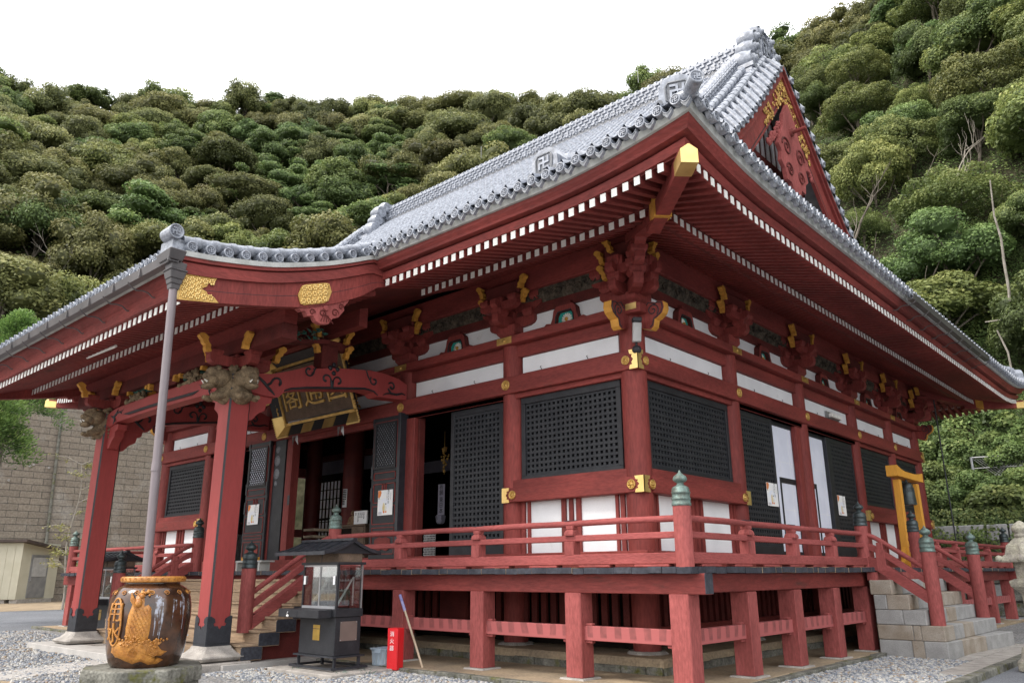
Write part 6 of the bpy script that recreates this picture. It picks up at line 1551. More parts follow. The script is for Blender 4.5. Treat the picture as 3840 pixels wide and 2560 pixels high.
# leaning stick, bins, bench ----------------------------------------------------
t=thing('leaning_pole','thin pale bamboo pole with a blue wrapped top leaning against the red post','pole',(-2.93,-2.24,.03))
p,q=Vector((-2.93,-2.24,.02)),Vector((-3.90,-1.97,1.18))
b=MB().tube([tuple(p),tuple(p.lerp(q,.78))],[.021,.019],'pole',10); obj('shaft',b,t); b=MB().tube([tuple(p.lerp(q,.775)),tuple(q)],[.026,.027],'bluecloth',10); obj('wrapped_grip',b,t)
def bin_(c,w,d,h,label,ang=0.):
    R=rotframe(c,ang); t=thing('plastic_bin',label,'plastic bin',c)
    b=MB(R); a,e=w/2,d/2; b.hull8([(-a*.9,-e*.9,0),(a*.9,-e*.9,0),(a*.9,e*.9,0),(-a*.9,e*.9,0)],[(-a,-e,h),(a,-e,h),(a,e,h),(-a,e,h)],'plastic'); obj('bin_body',b,t,bevel=.012)
    b=MB(R).box(-a-.015,a+.015,-e-.015,e+.015,h,h+.03,'plastic').box(-a*.4,a*.4,-e-.03,-e-.012,h-.05,h+.02,'plastic').box(-a*.6,a*.6,-e*.6,e*.6,h+.03,h+.04,'plastic'); obj('bin_lid',b,t,bevel=.008)
    for i in (-.5,0,.5): b=MB(R).box(a*i-.008,a*i+.008,-e*1.0-.003,-e*.9,.02,h-.03,'plastic'); obj('bin_rib',b,t)
    b=MB(R).box(-.07,.05,-.10,.06,.02,.09,'paper'); obj('folded_paper',b,t)
bin_((-3.72,-2.42,.05),.36,.30,.26,'small clear plastic bin on the ground behind the right hand candle case',.1)
bin_((-7.15,-4.62,.10),.62,.42,.40,'bluish clear plastic bin on the ground behind the near porch pillar',.05)
t=thing('wooden_bench','low reddish wooden bench half hidden behind the water jar','bench',(-7.9,-4.75,.1))
b=MB().box(-8.7,-7.2,-4.95,-4.6,.46,.60,'wood'); obj('bench_top',b,t,bevel=.01)
for x in (-8.5,-7.45): b=MB().box(x-.06,x+.06,-4.9,-4.65,.09,.46,'wood'); obj('leg',b,t)
# water jar on its stone ----------------------------------------------------------
jx,jy=-3.62,-6.59; fd=Vector((CAM.x-jx,CAM.y-jy,0)).normalized(); fa=math.atan2(fd.y,fd.x)
t=thing('water_jar','big brown glazed rainwater jar with ochre relief under the downpipe','jar',(jx,jy,.40))
prof_=[(a*.93,c) for a,c in [(.42,.0),(.455,.03),(.485,.10),(.515,.22),(.545,.42),(.56,.60),(.555,.74),(.535,.85),(.50,.93),(.455,.98),(.41,1.005),(.375,1.02),(.36,1.045),(.37,1.06)]]
def jr(z): return float(np.interp(z,[p[1] for p in prof_],[p[0] for p in prof_]))
b=MB().lathe(prof_,(jx,jy,.40),'glaze',48); jb=obj('jar_body',b,t)
b=MB().lathe([(.365,1.055),(.40,1.058),(.405,1.07),(.405,1.115),(.39,1.13),(.33,1.13),(.31,1.10),(.30,1.05)],(jx,jy,.40),'ochre',48); rm=obj('jar_rim',b,t)
b=MB()
for i in range(30):
    w=2*PI*i/30
    pts=[(.0,.0),(.028,.0),(.028,.035),(.007,.035),(.007,.014),(.017,.014)]
    b.tube([(jx+.407*math.cos(w+p/.40),jy+.407*math.sin(w+p/.40),1.476+q) for p,q in pts],.004,'ochre',4)
obj('key_pattern',b,rm)
def jp(a,z,d=0.):      # a = angle from the camera-facing line (+ to the viewer's left), z above jar base
    w=fa+(-a); r=jr(z)+d; return (jx+r*math.cos(w),jy+r*math.sin(w),.40+z)
def patch(poly,d,m,name,parent,edge=.014):
    """raised relief on the curved jar wall: outline in (angle, height)"""
    P=np.array(poly); c=P.mean(0); b=MB(); n=len(P); vs=[]; K=5
    for k in range(K+1):
        s=k/K
        for p in P: q=c+(p-c)*s; vs.append(jp(q[0],q[1],d if k<K else .0))
    fs=[]
    for k in range(K):
        for i in range(n): fs.append((k*n+i,k*n+(i+1)%n,(k+1)*n+(i+1)%n,(k+1)*n+i))
    b.add(vs,fs,m,True); return obj(name,b,parent,fixn=False)
# seated robed figure, wave bank and cartouche in ochre relief
patch([(.30,.96),(.22,.95),(.16,.86),(.14,.76),(.05,.78),(-.02,.74),(-.05,.60),(-.04,.42),(.0,.30),(.20,.27),(.42,.27),(.55,.30),(.54,.50),(.50,.66),(.44,.80),(.38,.90)],.022,'ochre','robed_relief',jb)
patch([(.95,.30),(.80,.35),(.62,.34),(.45,.36),(.25,.33),(.10,.36),(-.05,.35),(-.16,.33),(-.28,.28),(-.42,.215),(-.58,.20),(-.44,.15),(-.30,.145),(-.20,.15),(-.36,.09),(-.52,.095),(-.36,.05),(-.12,.045),(.10,.09),(.32,.06),(.55,.10),(.85,.14),(1.02,.2)],.024,'ochre','wave_relief',jb)
patch([(1.02,.36),(.95,.30),(.82,.27),(.72,.34),(.68,.50),(.69,.66),(.76,.80),(.86,.85),(.98,.80),(1.05,.66),(1.06,.50)],.012,'glaze','cartouche',jb)
b=MB(); ov=[(.86+.20*math.cos(w),.57+.29*math.sin(w)) for w in np.linspace(0,2*PI,40)]; b.tube([jp(a,z,.02) for a,z in ov],.012,'ochre',6)
for i,(a,z) in enumerate(ov): b.ball(jp(a*1.0-.0,z,.022),.012,'ochre',6,4)
for i,ch in enumerate('用水'):
    me=text_mesh(ch,.26,.006)
    vs=[jp(.88-v.co.x*2.0,.68-.26*i+v.co.y,.018+v.co.z*1.5) for v in me.vertices]; b.add(vs,[tuple(p.vertices) for p in me.polygons],'ochre',raw=True); bpy.data.meshes.remove(me)
obj('cartouche_lettering',b,jb)
b=MB(); q=random.Random(9)
for i in range(80):
    a=q.choice([q.gauss(.45,.13),q.gauss(-.02,.14),q.gauss(-.28,.08),q.gauss(.28,.05)]); z=(q.gauss(.33,.04) if a<.6 else .3) if i<64 else q.gauss(.93,.02)
    if i>=64: a=q.gauss(.18,.09)
    b.ball(jp(a,z,.026),q.uniform(.009,.018),'ochre',7,5)
for k,(ca,cz,r0) in enumerate(((-.16,.215,.075),(.02,.30,.05),(-.24,.31,.03),(.30,.20,.05))):
    for rr2 in (1,.72,.45,.2): b.tube([jp(ca+r0*rr2*2*math.cos(w),cz+r0*rr2*math.sin(w),.026) for w in np.linspace(0,2*PI,17)],.0055,'ochre',4)
for i in range(13):
    for j in range(9):
        a,z=.36-.045*j+.01*i,.74-.033*i
        if 0<=a<.5 and z>.34 and (i+j)%2==0: b.tube([jp(a,z,.025),jp(a-.03,z-.018,.025),jp(a-.01,z-.035,.025)],.0045,'ochre',4)
for s_ in range(7): b.tube([jp(.52-.03*s_-.05*k/5,.94-.12*k/5*1.0-.02*s_,.026) for k in range(6)],.006,'ochre',4)
b.ball(jp(.27,.80,.03),.045,'ochre',10,7,(1,1,1.25)); b.ball(jp(.22,.885,.028),.03,'ochre',8,6)
obj('relief_detail',b,jb)
b=MB()
for i in range(16):
    a=2*PI*i/16
    pts=[]
    for k in range(14): w=k*.75; r=.040*(1-k/17); pts.append(jp(a+r*2.0*math.cos(w),.925+r*.8*math.sin(w),.010-.0*k))
    b.tube(pts,.006,'ochre',4)
obj('shoulder_scrolls',b,jb)
b=MB(); q=random.Random(33)
for i in range(15):                    # pale run-off streaks down the glaze
    a=q.uniform(-.95,.30); z0=q.uniform(.80,.92); L=q.uniform(.12,.55); w0=q.uniform(.006,.02); rows_s=[]
    for k in range(9):
        t=k/8; zz=z0-L*t; w=w0*(1-.7*t)*(1+.5*math.sin(9*t+i)); rows_s.append([jp(a-w*2+.01*math.sin(5*t+i),zz,.003),jp(a+w*2+.01*math.sin(5*t+i),zz,.003)])
    b.grid(rows_s,'streak',True)
obj('pale_streaks',b,jb,fixn=False)
t=thing('stone_pedestal','mossy two course stone pedestal under the big water jar','pedestal',(jx,jy,0))
def octo(r,z0,z1,m,nm,seed):
    q=random.Random(seed); b=MB(); ring=[]
    A=[fa-PI/8+i*PI/4 for i in range(8)]
    pts=[]
    for i in range(8):
        p=Vector((math.cos(A[i]),math.sin(A[i]),0)); p2=Vector((math.cos(A[(i+1)%8]),math.sin(A[(i+1)%8]),0))
        for k in range(8): v=p.lerp(p2,k/8)*(r+q.uniform(-.008,.012)); pts.append(v)
    for z,s in ((z0,1.0),((z0+z1)/2,1.01),(z1-.015,1.0),(z1,.985)): ring.append([(jx+v.x*s,jy+v.y*s,z+q.uniform(-.006,.006)) for v in pts]); ring[-1].append(ring[-1][0])
    b.grid(ring,m); b.add(ring[-1][:-1],[tuple(range(len(pts)))],m); b.add(ring[0][:-1],[tuple(range(len(pts)))],m); return obj(nm,b,t)
octo(.765,.225,.40,'stoned','cap_course',3); octo(.745,-.05,.215,'stoned','lower_course',5)
b=MB(); n2=Vector((math.cos(fa-.0),math.sin(fa-.0),0)); s2=Vector((n2.y,-n2.x,0)); c0=Vector((jx,jy,0))+n2*.715-s2*.42
vs=[tuple(c0+s2*(-.07)+Vector((0,0,.02))),tuple(c0+s2*.07+Vector((0,0,.02))),tuple(c0+s2*.06+Vector((0,0,.15))),tuple(c0-s2*.06+Vector((0,0,.15)))]
b.add(vs+[tuple(Vector(v)+n2*.006) for v in vs],[(0,1,2,3),(4,5,6,7),(0,1,5,4),(1,2,6,5),(2,3,7,6),(3,0,4,7)],'paper'); o=obj('white_card',b); tag(o,'small blank white card fixed low on the front of the stone pedestal','card')
# stone lantern on the right edge -------------------------------------------------
lx_,ly_=4.86,3.90
t=thing('stone_lantern','weathered lichen covered stone lantern at the right edge of the yard','stone lantern',(lx_,ly_,0))
for nm,pr,m in (('lantern_base',[(.40,.0),(.40,.14),(.34,.18),(.30,.34),(.24,.40)],'lichen'),('shaft',[(.15,.40),(.13,.70),(.145,.74),(.13,.78),(.15,1.16)],'lichen'),('platform',[(.16,1.16),(.30,1.28),(.32,1.36),(.22,1.40)],'lichen'),('light_chamber',[(.19,1.40),(.20,1.68)],'lichen'),('cap',[(.40,1.66),(.41,1.70),(.31,1.78),(.27,1.92),(.16,2.02),(.11,2.05)],'lichen'),('jewel_finial',[(.10,2.05),(.125,2.08),(.09,2.12),(.13,2.16),(.14,2.21),(.09,2.27),(.015,2.32)],'lichen')):
    b=MB().lathe(pr,(lx_,ly_,.02),m,6 if nm in('cap','platform','light_chamber','lantern_base') else 18,smooth=nm in('jewel_finial','shaft')); obj(nm,b,t,bevel=.015)
b=MB()
for i in range(6):
    w=2*PI*(i+.5)/6; b.ball((lx_+.40*math.cos(w),ly_+.40*math.sin(w),1.735),.06,'lichen',8,6,(1,1,.9))
obj('cap_curl',b,t)
# shed by the retaining wall -------------------------------------------------------
t=thing('garden_shed','cream steel shed with a brown roof and a side door below the block wall','shed',(-46.5,5.0,0))
Sh=rotframe((-46.1,4.75,0),math.atan2(.56,.83))    # x along the long wall (to the viewer's right), y away
b=MB(Sh).box(-6,0,0,3.2,.22,3.45,'shedw'); sh=obj('shed_body',b,t)
b=MB(Sh)
for i in range(11): b.box(-6+.55*i,-6+.55*i+.03,-.02,-.001,.25,3.3,'shedw')
obj('wall_rib',b,sh)
b=MB(Sh).hull8([(-6.4,-.35,3.46),(.45,-.35,3.46),(.45,3.7,2.95),(-6.4,3.7,2.95)],[(-6.4,-.35,3.62),(.45,-.35,3.62),(.45,3.7,3.1),(-6.4,3.7,3.1)],'sheddk'); obj('roof',b,t)
b=MB(Sh).box(.002,.04,.8,2.3,.28,2.75,'alum'); dd=obj('door',b,t); b=MB(Sh).box(.04,.06,.95,2.15,1.5,2.6,'lamp_glass').box(.04,.08,.92,1.0,1.2,1.5,'steel'); obj('door_pane',b,dd)
for x in (-5,-3,-1,-.2): b=MB(Sh).box(x-.25,x+.25,.1,3,0,.22,'stone'); obj('footing',b,t)
# ================================================================== GROUND
def gravel_mat(name, cols, scale, bump, big=.15):
    m,nt,b=_nodes(name); L=nt.links.new
    geo=_n(nt,'ShaderNodeNewGeometry'); v=_n(nt,'ShaderNodeTexVoronoi'); v.inputs['Scale'].default_value=scale; L(geo.outputs['Position'],v.inputs['Vector'])
    rp=_n(nt,'ShaderNodeValToRGB'); el=rp.color_ramp.elements; el[0].color=(*cols[0],1); el[1].color=(*cols[-1],1); el[1].position=1
    for i,c in enumerate(cols[1:-1]): e=el.new((i+1)/(len(cols)-1)); e.color=(*c,1)
    sp=_n(nt,'ShaderNodeSeparateColor'); L(v.outputs['Color'],sp.inputs[0]); L(sp.outputs[0],rp.inputs[0])
    dk=_n(nt,'ShaderNodeMapRange'); dk.inputs[1].default_value=.15; dk.inputs[2].default_value=.75; dk.inputs[3].default_value=1; dk.inputs[4].default_value=.45; L(v.outputs['Distance'],dk.inputs[0])
    nz=_n(nt,'ShaderNodeTexNoise'); nz.inputs['Scale'].default_value=.35; nz.inputs['Detail'].default_value=4; L(geo.outputs['Position'],nz.inputs['Vector'])
    n2=_n(nt,'ShaderNodeMapRange'); n2.inputs[1].default_value=.3; n2.inputs[2].default_value=.7; n2.inputs[3].default_value=1-big; n2.inputs[4].default_value=1+big; L(nz.outputs['Fac'],n2.inputs[0])
    ml=_n(nt,'ShaderNodeMath',operation='MULTIPLY'); L(dk.outputs[0],ml.inputs[0]); L(n2.outputs[0],ml.inputs[1])
    mx=_n(nt,'ShaderNodeMix',data_type='RGBA',blend_type='MULTIPLY'); mx.inputs['Factor'].default_value=1; L(rp.outputs[0],mx.inputs['A']); L(ml.outputs[0],mx.inputs['B']); L(mx.outputs['Result'],b.inputs['Base Color'])
    b.inputs['Roughness'].default_value=.9; b.inputs['Specular IOR Level'].default_value=.2
    bp=_n(nt,'ShaderNodeBump'); bp.inputs['Strength'].default_value=bump; bp.inputs['Distance'].default_value=.02; bp.invert=True; L(v.outputs['Distance'],bp.inputs['Height']); L(bp.outputs[0],b.inputs['Normal'])
    return m
M['gravel']=gravel_mat('grey_gravel',[(.16,.17,.19),(.30,.31,.33),(.42,.42,.42),(.50,.49,.47),(.36,.33,.29),(.24,.26,.30)],30,.8)
M['finegravel']=gravel_mat('blue_grey_fine_gravel',[(.20,.215,.245),(.25,.265,.295),(.30,.31,.335),(.23,.24,.265)],75,.4)
M['peb1']=mat('pebble_grey',(.36,.37,.39),(.24,.25,.27),rough=.85,scale=14,fine=.15,spec=.2)
M['peb2']=mat('pebble_pale',(.52,.51,.48),(.42,.40,.37),rough=.85,scale=14,fine=.15,spec=.2)
M['peb3']=mat('pebble_blue',(.22,.245,.29),(.15,.165,.19),rough=.85,scale=14,fine=.15,spec=.2)
M['peb4']=mat('pebble_tan',(.36,.28,.20),(.26,.20,.15),rough=.85,scale=14,fine=.15,spec=.2)
b=MB().grid([[(x,y,0) for x in (-400,-60,-20,20,400)] for y in (-400,-40,0,40,400)],'gravel'); struct('ground',b,fixn=False)
def sheet(name,poly,z,m,fixn=False):
    b=MB(); b.add([(x,y,z) for x,y in poly],[tuple(range(len(poly)))],m); return struct(name,b,fixn=fixn)
sheet('fine_gravel_yard',[(-19.7,-30),(-19.7,2.5),(-19.2,40),(-34.5,40),(-34.5,-40)],.004,'finegravel')
sheet('fine_gravel_lane',[(4.34,-2),(4.34,18),(40,18),(40,-2)],.004,'finegravel')
sheet('earth_strip',[(-34.5,-40),(-34.5,40),(-49,40),(-49,-40)],.005,'earth')
sheet('fine_gravel_path',[(-12.6,-40),(-12.6,-3.6),(-15.5,-6.2),(-19,-9.5),(-19,-40)],.006,'finegravel')
def slabwork(name,x0,x1,y0,y1,z,n,m='concrete',ang=0,seed=1):
    """row of paving slabs with joints"""
    q=random.Random(seed); b=MB(); L=(y1-y0)/n
    for i in range(n): b.box(x0+.006,x1-.006,y0+L*i+.006,y0+L*(i+1)-.006,-.05,z+q.uniform(-.003,.003),m)
    return struct(name,b,bevel=.008)
R=rotframe((-8.35,-5.2,0),math.atan2(-1.02,-2.1)+PI)     # pale strip running out from the stairs
b=MB(R)
ang_=math.atan2(-2.25,.95); dv=Vector((math.cos(ang_),math.sin(ang_),0)); sv=Vector((-dv.y,dv.x,0)); p0=Vector((-8.55,-4.9,0)); b=MB()
for i in range(9):
    a=p0+dv*(i*1.1); c=p0+dv*(i*1.1+1.09); w0,w1=-.52,.52
    b.hull8([tuple(a+sv*w0-Vector((0,0,.05))),tuple(c+sv*w0-Vector((0,0,.05))),tuple(c+sv*w1-Vector((0,0,.05))),tuple(a+sv*w1-Vector((0,0,.05)))],[tuple(a+sv*w0+Vector((0,0,.018))),tuple(c+sv*w0+Vector((0,0,.018))),tuple(c+sv*w1+Vector((0,0,.018))),tuple(a+sv*w1+Vector((0,0,.018)))],'concrete')
struct('paved_strip',b,bevel=.006)
sheet('earth_path',[(-7.4,-6.9),(-6.3,-7.3),(-5.0,-9.5),(-4.5,-14),(-10,-14)],.008,'earth')
slabwork('path_edging',-12.72,-12.60,-20,-3.6,.03,14,'block')
slabwork('stone_step_slab',-13.0,-7.0,-5.0,-4.45,.13,1,'concrete')
b=MB()
for i in range(6): b.box(-12.55+.95*i,-12.55+.95*i+.94,-4.95,-4.40,-.05,.12+.003*(i%2),'concrete')
struct('landing_slabs',b,bevel=.01)
slabwork('side_path',3.62,4.14,2.6,12,.035,11,'stone'); slabwork('side_path_row',3.30,3.60,5.0,9.2,.032,5,'stone'); slabwork('kerb',4.16,4.33,-8,14,.10,20,'stoned',seed=3)
# apron and stepped plinth under the hall
E2=2.42
b=MB()
for (x0,x1,y0,y1) in ((XL-E2,E2-.45,-E2,-.72),(.72,E2-.4,-.72,YB+E2),(XL-E2,XL-.72,-.72,YB+E2)): b.box(x0,x1,y0,y1,-.06,.062,'earth')
struct('apron',b,bevel=.015)
b=MB(); q=random.Random(6)
x=E2-.43
def edging(p,q_,horizontal):
    b=MB(); r=random.Random(8); t=p
    while t<q_-.05:
        L=min(r.uniform(.5,1.3),q_-t)
        if horizontal: b.box(t+.004,t+L-.004,-E2-.14,-E2-.004,-.05,.066+r.uniform(-.012,.012),'stoned')
        else: b.box(E2-.396,E2-.26,t+.004,t+L-.004,-.05,.066+r.uniform(-.012,.012),'stoned')
        t+=L
    return b
b=edging(XL-E2,E2-.3,True); b.join(edging(-E2,4.9,False)); struct('apron_edging',b,bevel=.012)
b=MB().box(XL-.7,.7,-.7,YB+.7,.02,.285,'earth'); struct('plinth',b,bevel=.04)
b=MB(); r=random.Random(12); t=XL-.7
while t<.7:
    L=r.uniform(.35,.7); b.box(t+.005,min(t+L,.72)-.005,-.74-r.uniform(0,.03),-.704,.05,.17+r.uniform(-.01,.01),'stoned'); t+=L
t=-.7
while t<YB: L=r.uniform(.35,.7); b.box(.704,.74+r.uniform(0,.03),t+.005,t+L-.005,.05,.17+r.uniform(-.01,.01),'stoned'); t+=L
struct('plinth_edging',b,bevel=.012)
# loose pebbles lying on the gravel, where the yard is near
def pebbles():
    N=24000; xs=[];  r=RNG
    def region(n,f): 
        out=[]
        while len(out)<n:
            p=f(r.random(),r.random())
            x,y=p
            if -2.56<y<YB and XL-2.5<x<2.16: continue
            if 4.1<x<4.4: continue
            if x>1.9 and 4.9<y<9: continue
            if (x-jx)**2+(y-jy)**2<.8: continue
            if -12.6<x<-5.4 and y>-4.98: continue
            if -5.2<x<-3.3 and -3.9<y<-2.4: continue
            out.append(p)
        return out
    P=region(9500,lambda a,b_:(2.16+2.0*a,-2.6+8.5*b_**1.2))+region(8000,lambda a,b_:(-5.4+7.6*a,-2.6-2.2*b_))+region(9000,lambda a,b_:(-19.5+14.5*a,-3.0-4.2*b_))
    V=[];F=[];Mi=[]; base=np.array([(math.cos(i*PI*2/5),math.sin(i*PI*2/5),0.) for i in range(5)])
    for i,(x,y) in enumerate(P):
        d=math.hypot(x-CAM.x,y-CAM.y); s=r.uniform(.010,.024)*(1+.03*d); a=r.random()*6.28; ca,sa=math.cos(a),math.sin(a); ex=r.uniform(.65,1.)
        k=len(V)
        for bx,by,_ in base: X_,Y_=bx*s,by*s*ex; V.append((x+ca*X_-sa*Y_,y+sa*X_+ca*Y_,.004))
        for bx,by,_ in base: X_,Y_=bx*s*.72,by*s*ex*.72; V.append((x+ca*X_-sa*Y_,y+sa*X_+ca*Y_,.004+s*r.uniform(.5,.8)))
        for j in range(5): F.append((k+j,k+(j+1)%5,k+5+(j+1)%5,k+5+j))
        F.append(tuple(range(k+5,k+10))); mi=int(r.choice(4,p=[.40,.30,.22,.08])); Mi+= [mi]*6
    me=bpy.data.meshes.new('pebbles'); me.from_pydata(V,[],F)
    for m in ('peb1','peb2','peb3','peb4'): me.materials.append(M[m])
    me.polygons.foreach_set('material_index',Mi); me.update()
    o=bpy.data.objects.new('gravel_pebbles',me); C.objects.link(o); tag(o,'loose grey and white pebbles covering the yard','gravel'); o['kind']='stuff'
pebbles()

# ================================================================== WALLS BEHIND
def block_wall_mat():
    m,nt,b=_nodes('concrete_block_wall'); L=nt.links.new
    tc=_n(nt,'ShaderNodeNewGeometry'); sp=_n(nt,'ShaderNodeSeparateXYZ'); L(tc.outputs['Position'],sp.inputs[0]); cb=_n(nt,'ShaderNodeCombineXYZ'); L(sp.outputs['Y'],cb.inputs[0]); L(sp.outputs['Z'],cb.inputs[1])
    br=_n(nt,'ShaderNodeTexBrick'); L(cb.outputs[0],br.inputs['Vector']); br.inputs['Scale'].default_value=1; br.inputs['Brick Width'].default_value=1.25; br.inputs['Row Height'].default_value=.42; br.inputs['Mortar Size'].default_value=.018; br.inputs['Mortar Smooth'].default_value=.3
    br.inputs['Color1'].default_value=(.185,.155,.125,1); br.inputs['Color2'].default_value=(.225,.19,.152,1); br.inputs['Mortar'].default_value=(.08,.072,.065,1)
    nz=_n(nt,'ShaderNodeTexNoise'); nz.inputs['Scale'].default_value=.35; nz.inputs['Detail'].default_value=8; nz.inputs['Roughness'].default_value=.7; L(tc.outputs['Position'],nz.inputs['Vector'])
    mr=_n(nt,'ShaderNodeMapRange'); mr.inputs[1].default_value=.52; mr.inputs[2].default_value=.68; L(nz.outputs['Fac'],mr.inputs[0])
    mx=_n(nt,'ShaderNodeMix',data_type='RGBA'); ml=_n(nt,'ShaderNodeMath',operation='MULTIPLY'); ml.inputs[1].default_value=.55; L(mr.outputs[0],ml.inputs[0]); L(ml.outputs[0],mx.inputs['Factor']); L(br.outputs['Color'],mx.inputs['A']); mx.inputs['B'].default_value=(.33,.315,.29,1)
    n3=_n(nt,'ShaderNodeTexNoise'); n3.inputs['Scale'].default_value=9; n3.inputs['Detail'].default_value=6; L(tc.outputs['Position'],n3.inputs['Vector'])
    m3=_n(nt,'ShaderNodeMapRange'); m3.inputs[1].default_value=.3; m3.inputs[2].default_value=.7; m3.inputs[3].default_value=.75; m3.inputs[4].default_value=1.25; L(n3.outputs['Fac'],m3.inputs[0])
    m4=_n(nt,'ShaderNodeMix',data_type='RGBA',blend_type='MULTIPLY'); m4.inputs['Factor'].default_value=1; L(mx.outputs['Result'],m4.inputs['A']); L(m3.outputs[0],m4.inputs['B'])
    L(m4.outputs['Result'],b.inputs['Base Color']); b.inputs['Roughness'].default_value=.95
    bp=_n(nt,'ShaderNodeBump'); bp.inputs['Strength'].default_value=.8; bp.inputs['Distance'].default_value=.08; L(br.outputs['Fac'],bp.inputs['Height']); bp.invert=True; L(bp.outputs[0],b.inputs['Normal']); return m
M['blockwall']=block_wall_mat()
t=thing('retaining_wall','tall weathered concrete block retaining wall rising left of the temple','retaining wall',(-49,4,0))
b=MB()
def wl(y0,y1,xb0,xb1,h0,h1,lean=1.2):
    n=8; rows=[[(xb0+(xb1-xb0)*i/n-lean*k, y0+(y1-y0)*i/n, (h0+(h1-h0)*i/n)*k) for i in range(n+1)] for k in (0,.5,1)]; b.grid(rows,'blockwall')
wl(-30,6.8,-48.6,-48.6,12.2,12.4); wl(6.8,14.2,-48.45,-48.2,12.6,11.6); wl(14.2,40,-48.2,-51,11.6,11.0)
obj('block_facing',b,t,fixn=False)
b=MB(); b.tube([(-48.4,6.8,0),(-49.0,6.8,6.2),(-49.65,6.8,12.5)],.10,'stoned',6); obj('expansion_joint',b,t)
q=random.Random(31); b=MB()
for i in range(46):
    y=-4+21*q.random(); z=.8+9.5*q.random(); x=-48.55-1.2*z/12+.02; b.lathe([(.07,-.03),(.07,.05),(.045,.05),(.04,-.02)],(x,y,z),'concrete',8,axis='x')
obj('weep_hole',b,t)
t=thing('stone_wall','grey block stone wall behind the rear corner of the veranda','wall',(2,22,0))
q=random.Random(17)
b=MB(); z=0; row=0
while z<2.75:
    h=q.uniform(.42,.6); x=-8
    while x<14:
        w=q.uniform(.7,1.3); d=q.uniform(0,.08)
        b.hull8([(x+.02,21.6-d,z+.01),(x+w-.02,21.6-d,z+.01),(x+w-.02,22.3,z+.01),(x+.02,22.3,z+.01)],[(x+.03,21.72-d,z+h-.01),(x+w-.03,21.72-d,z+h-.01),(x+w-.03,22.3,z+h-.01),(x+.03,22.3,z+h-.01)],q.choice(['blockg','stoned','blockg'])); x+=w
    z+=h
obj('wall_blocks',b,t,bevel=.03)
t=thing('chain_link_fence','rusty chain link fence panel half buried in the shrubs above the stone wall','fence',(1.5,24,4.5))
b=MB().tube([(.20,24,2.6),(.22,24,5.9)],.05,'alum',8); obj('fence_post',b,t); b=MB().tube([(3.6,24,2.6),(3.6,24,5.9)],.05,'steel',8); obj('fence_post',b,t)
b=MB().tube([(.2,24,5.88),(3.6,24,5.78)],.03,'steel',6).tube([(.2,24,5.45),(3.6,24,5.38)],.02,'steel',6); obj('fence_rail',b,t)
b=MB()
for i in range(-16,50):
    for s_ in (1,-1):
        pts=[]
        for k in (0,1): 
            x=.2+i*.11+(s_*k*1.5); pts.append((x,24.0,4.4+1.45*k))
        (xa,_,za),(xb_,_,zb_)=pts
        if min(xa,xb_)<.2 or max(xa,xb_)>3.6: continue
        b.tube(pts,.008,'steel',4,cap=False)
obj('wire_mesh',b,t)

# ================================================================== HILLSIDE
_phi=[-60,-20,-5,5,12,20,30,45,60,75,88,110]
_r0=[40,36,34,34,35,37,41,50,64,63,62,64]
_h0=[2,2.4,2.6,2.6,2.6,2.6,3,6,11,12.2,12.2,12]
_r1=[80,75,75,78,82,88,100,112,118,122,118,114]
_el=[43,42,41.5,38.0,34.2,33.0,32.2,32.0,30.8,28.0,26.0,23]
def hill_h(phi,r):
    i=lambda a: float(np.interp(phi,_phi,a))
    r0,h0,r1,el=i(_r0),i(_h0),i(_r1),i(_el); h1=1.55+r1*math.tan(math.radians(el))
    s=(r-r0)/(r1-r0)
    if s<0: return h0+s*3
    if s<=1: return h0+(h1-h0)*(s**.86)
    return h1-(s-1)*(h1-h0)*.55
def polar(phi,r): a=math.radians(phi); return (CAM.x-r*math.sin(a),CAM.y+r*math.cos(a))
rws=[]
for k in range(34):
    row=[]
    for j in range(60):
        phi=-60+170*j/59; r0=float(np.interp(phi,_phi,_r0)); r1=float(np.interp(phi,_phi,_r1)); s=-.02+1.5*k/33
        r=r0+s*(r1-r0); x,y=polar(phi,r); z=hill_h(phi,r) if k else -.5
        row.append((x,y,z+(.9*math.sin(x*.31+y*.17)*math.cos(y*.23) if k else 0)))
    rws.append(row)
b=MB().grid(rws,'soil',True); struct('hillside',b,fixn=False)

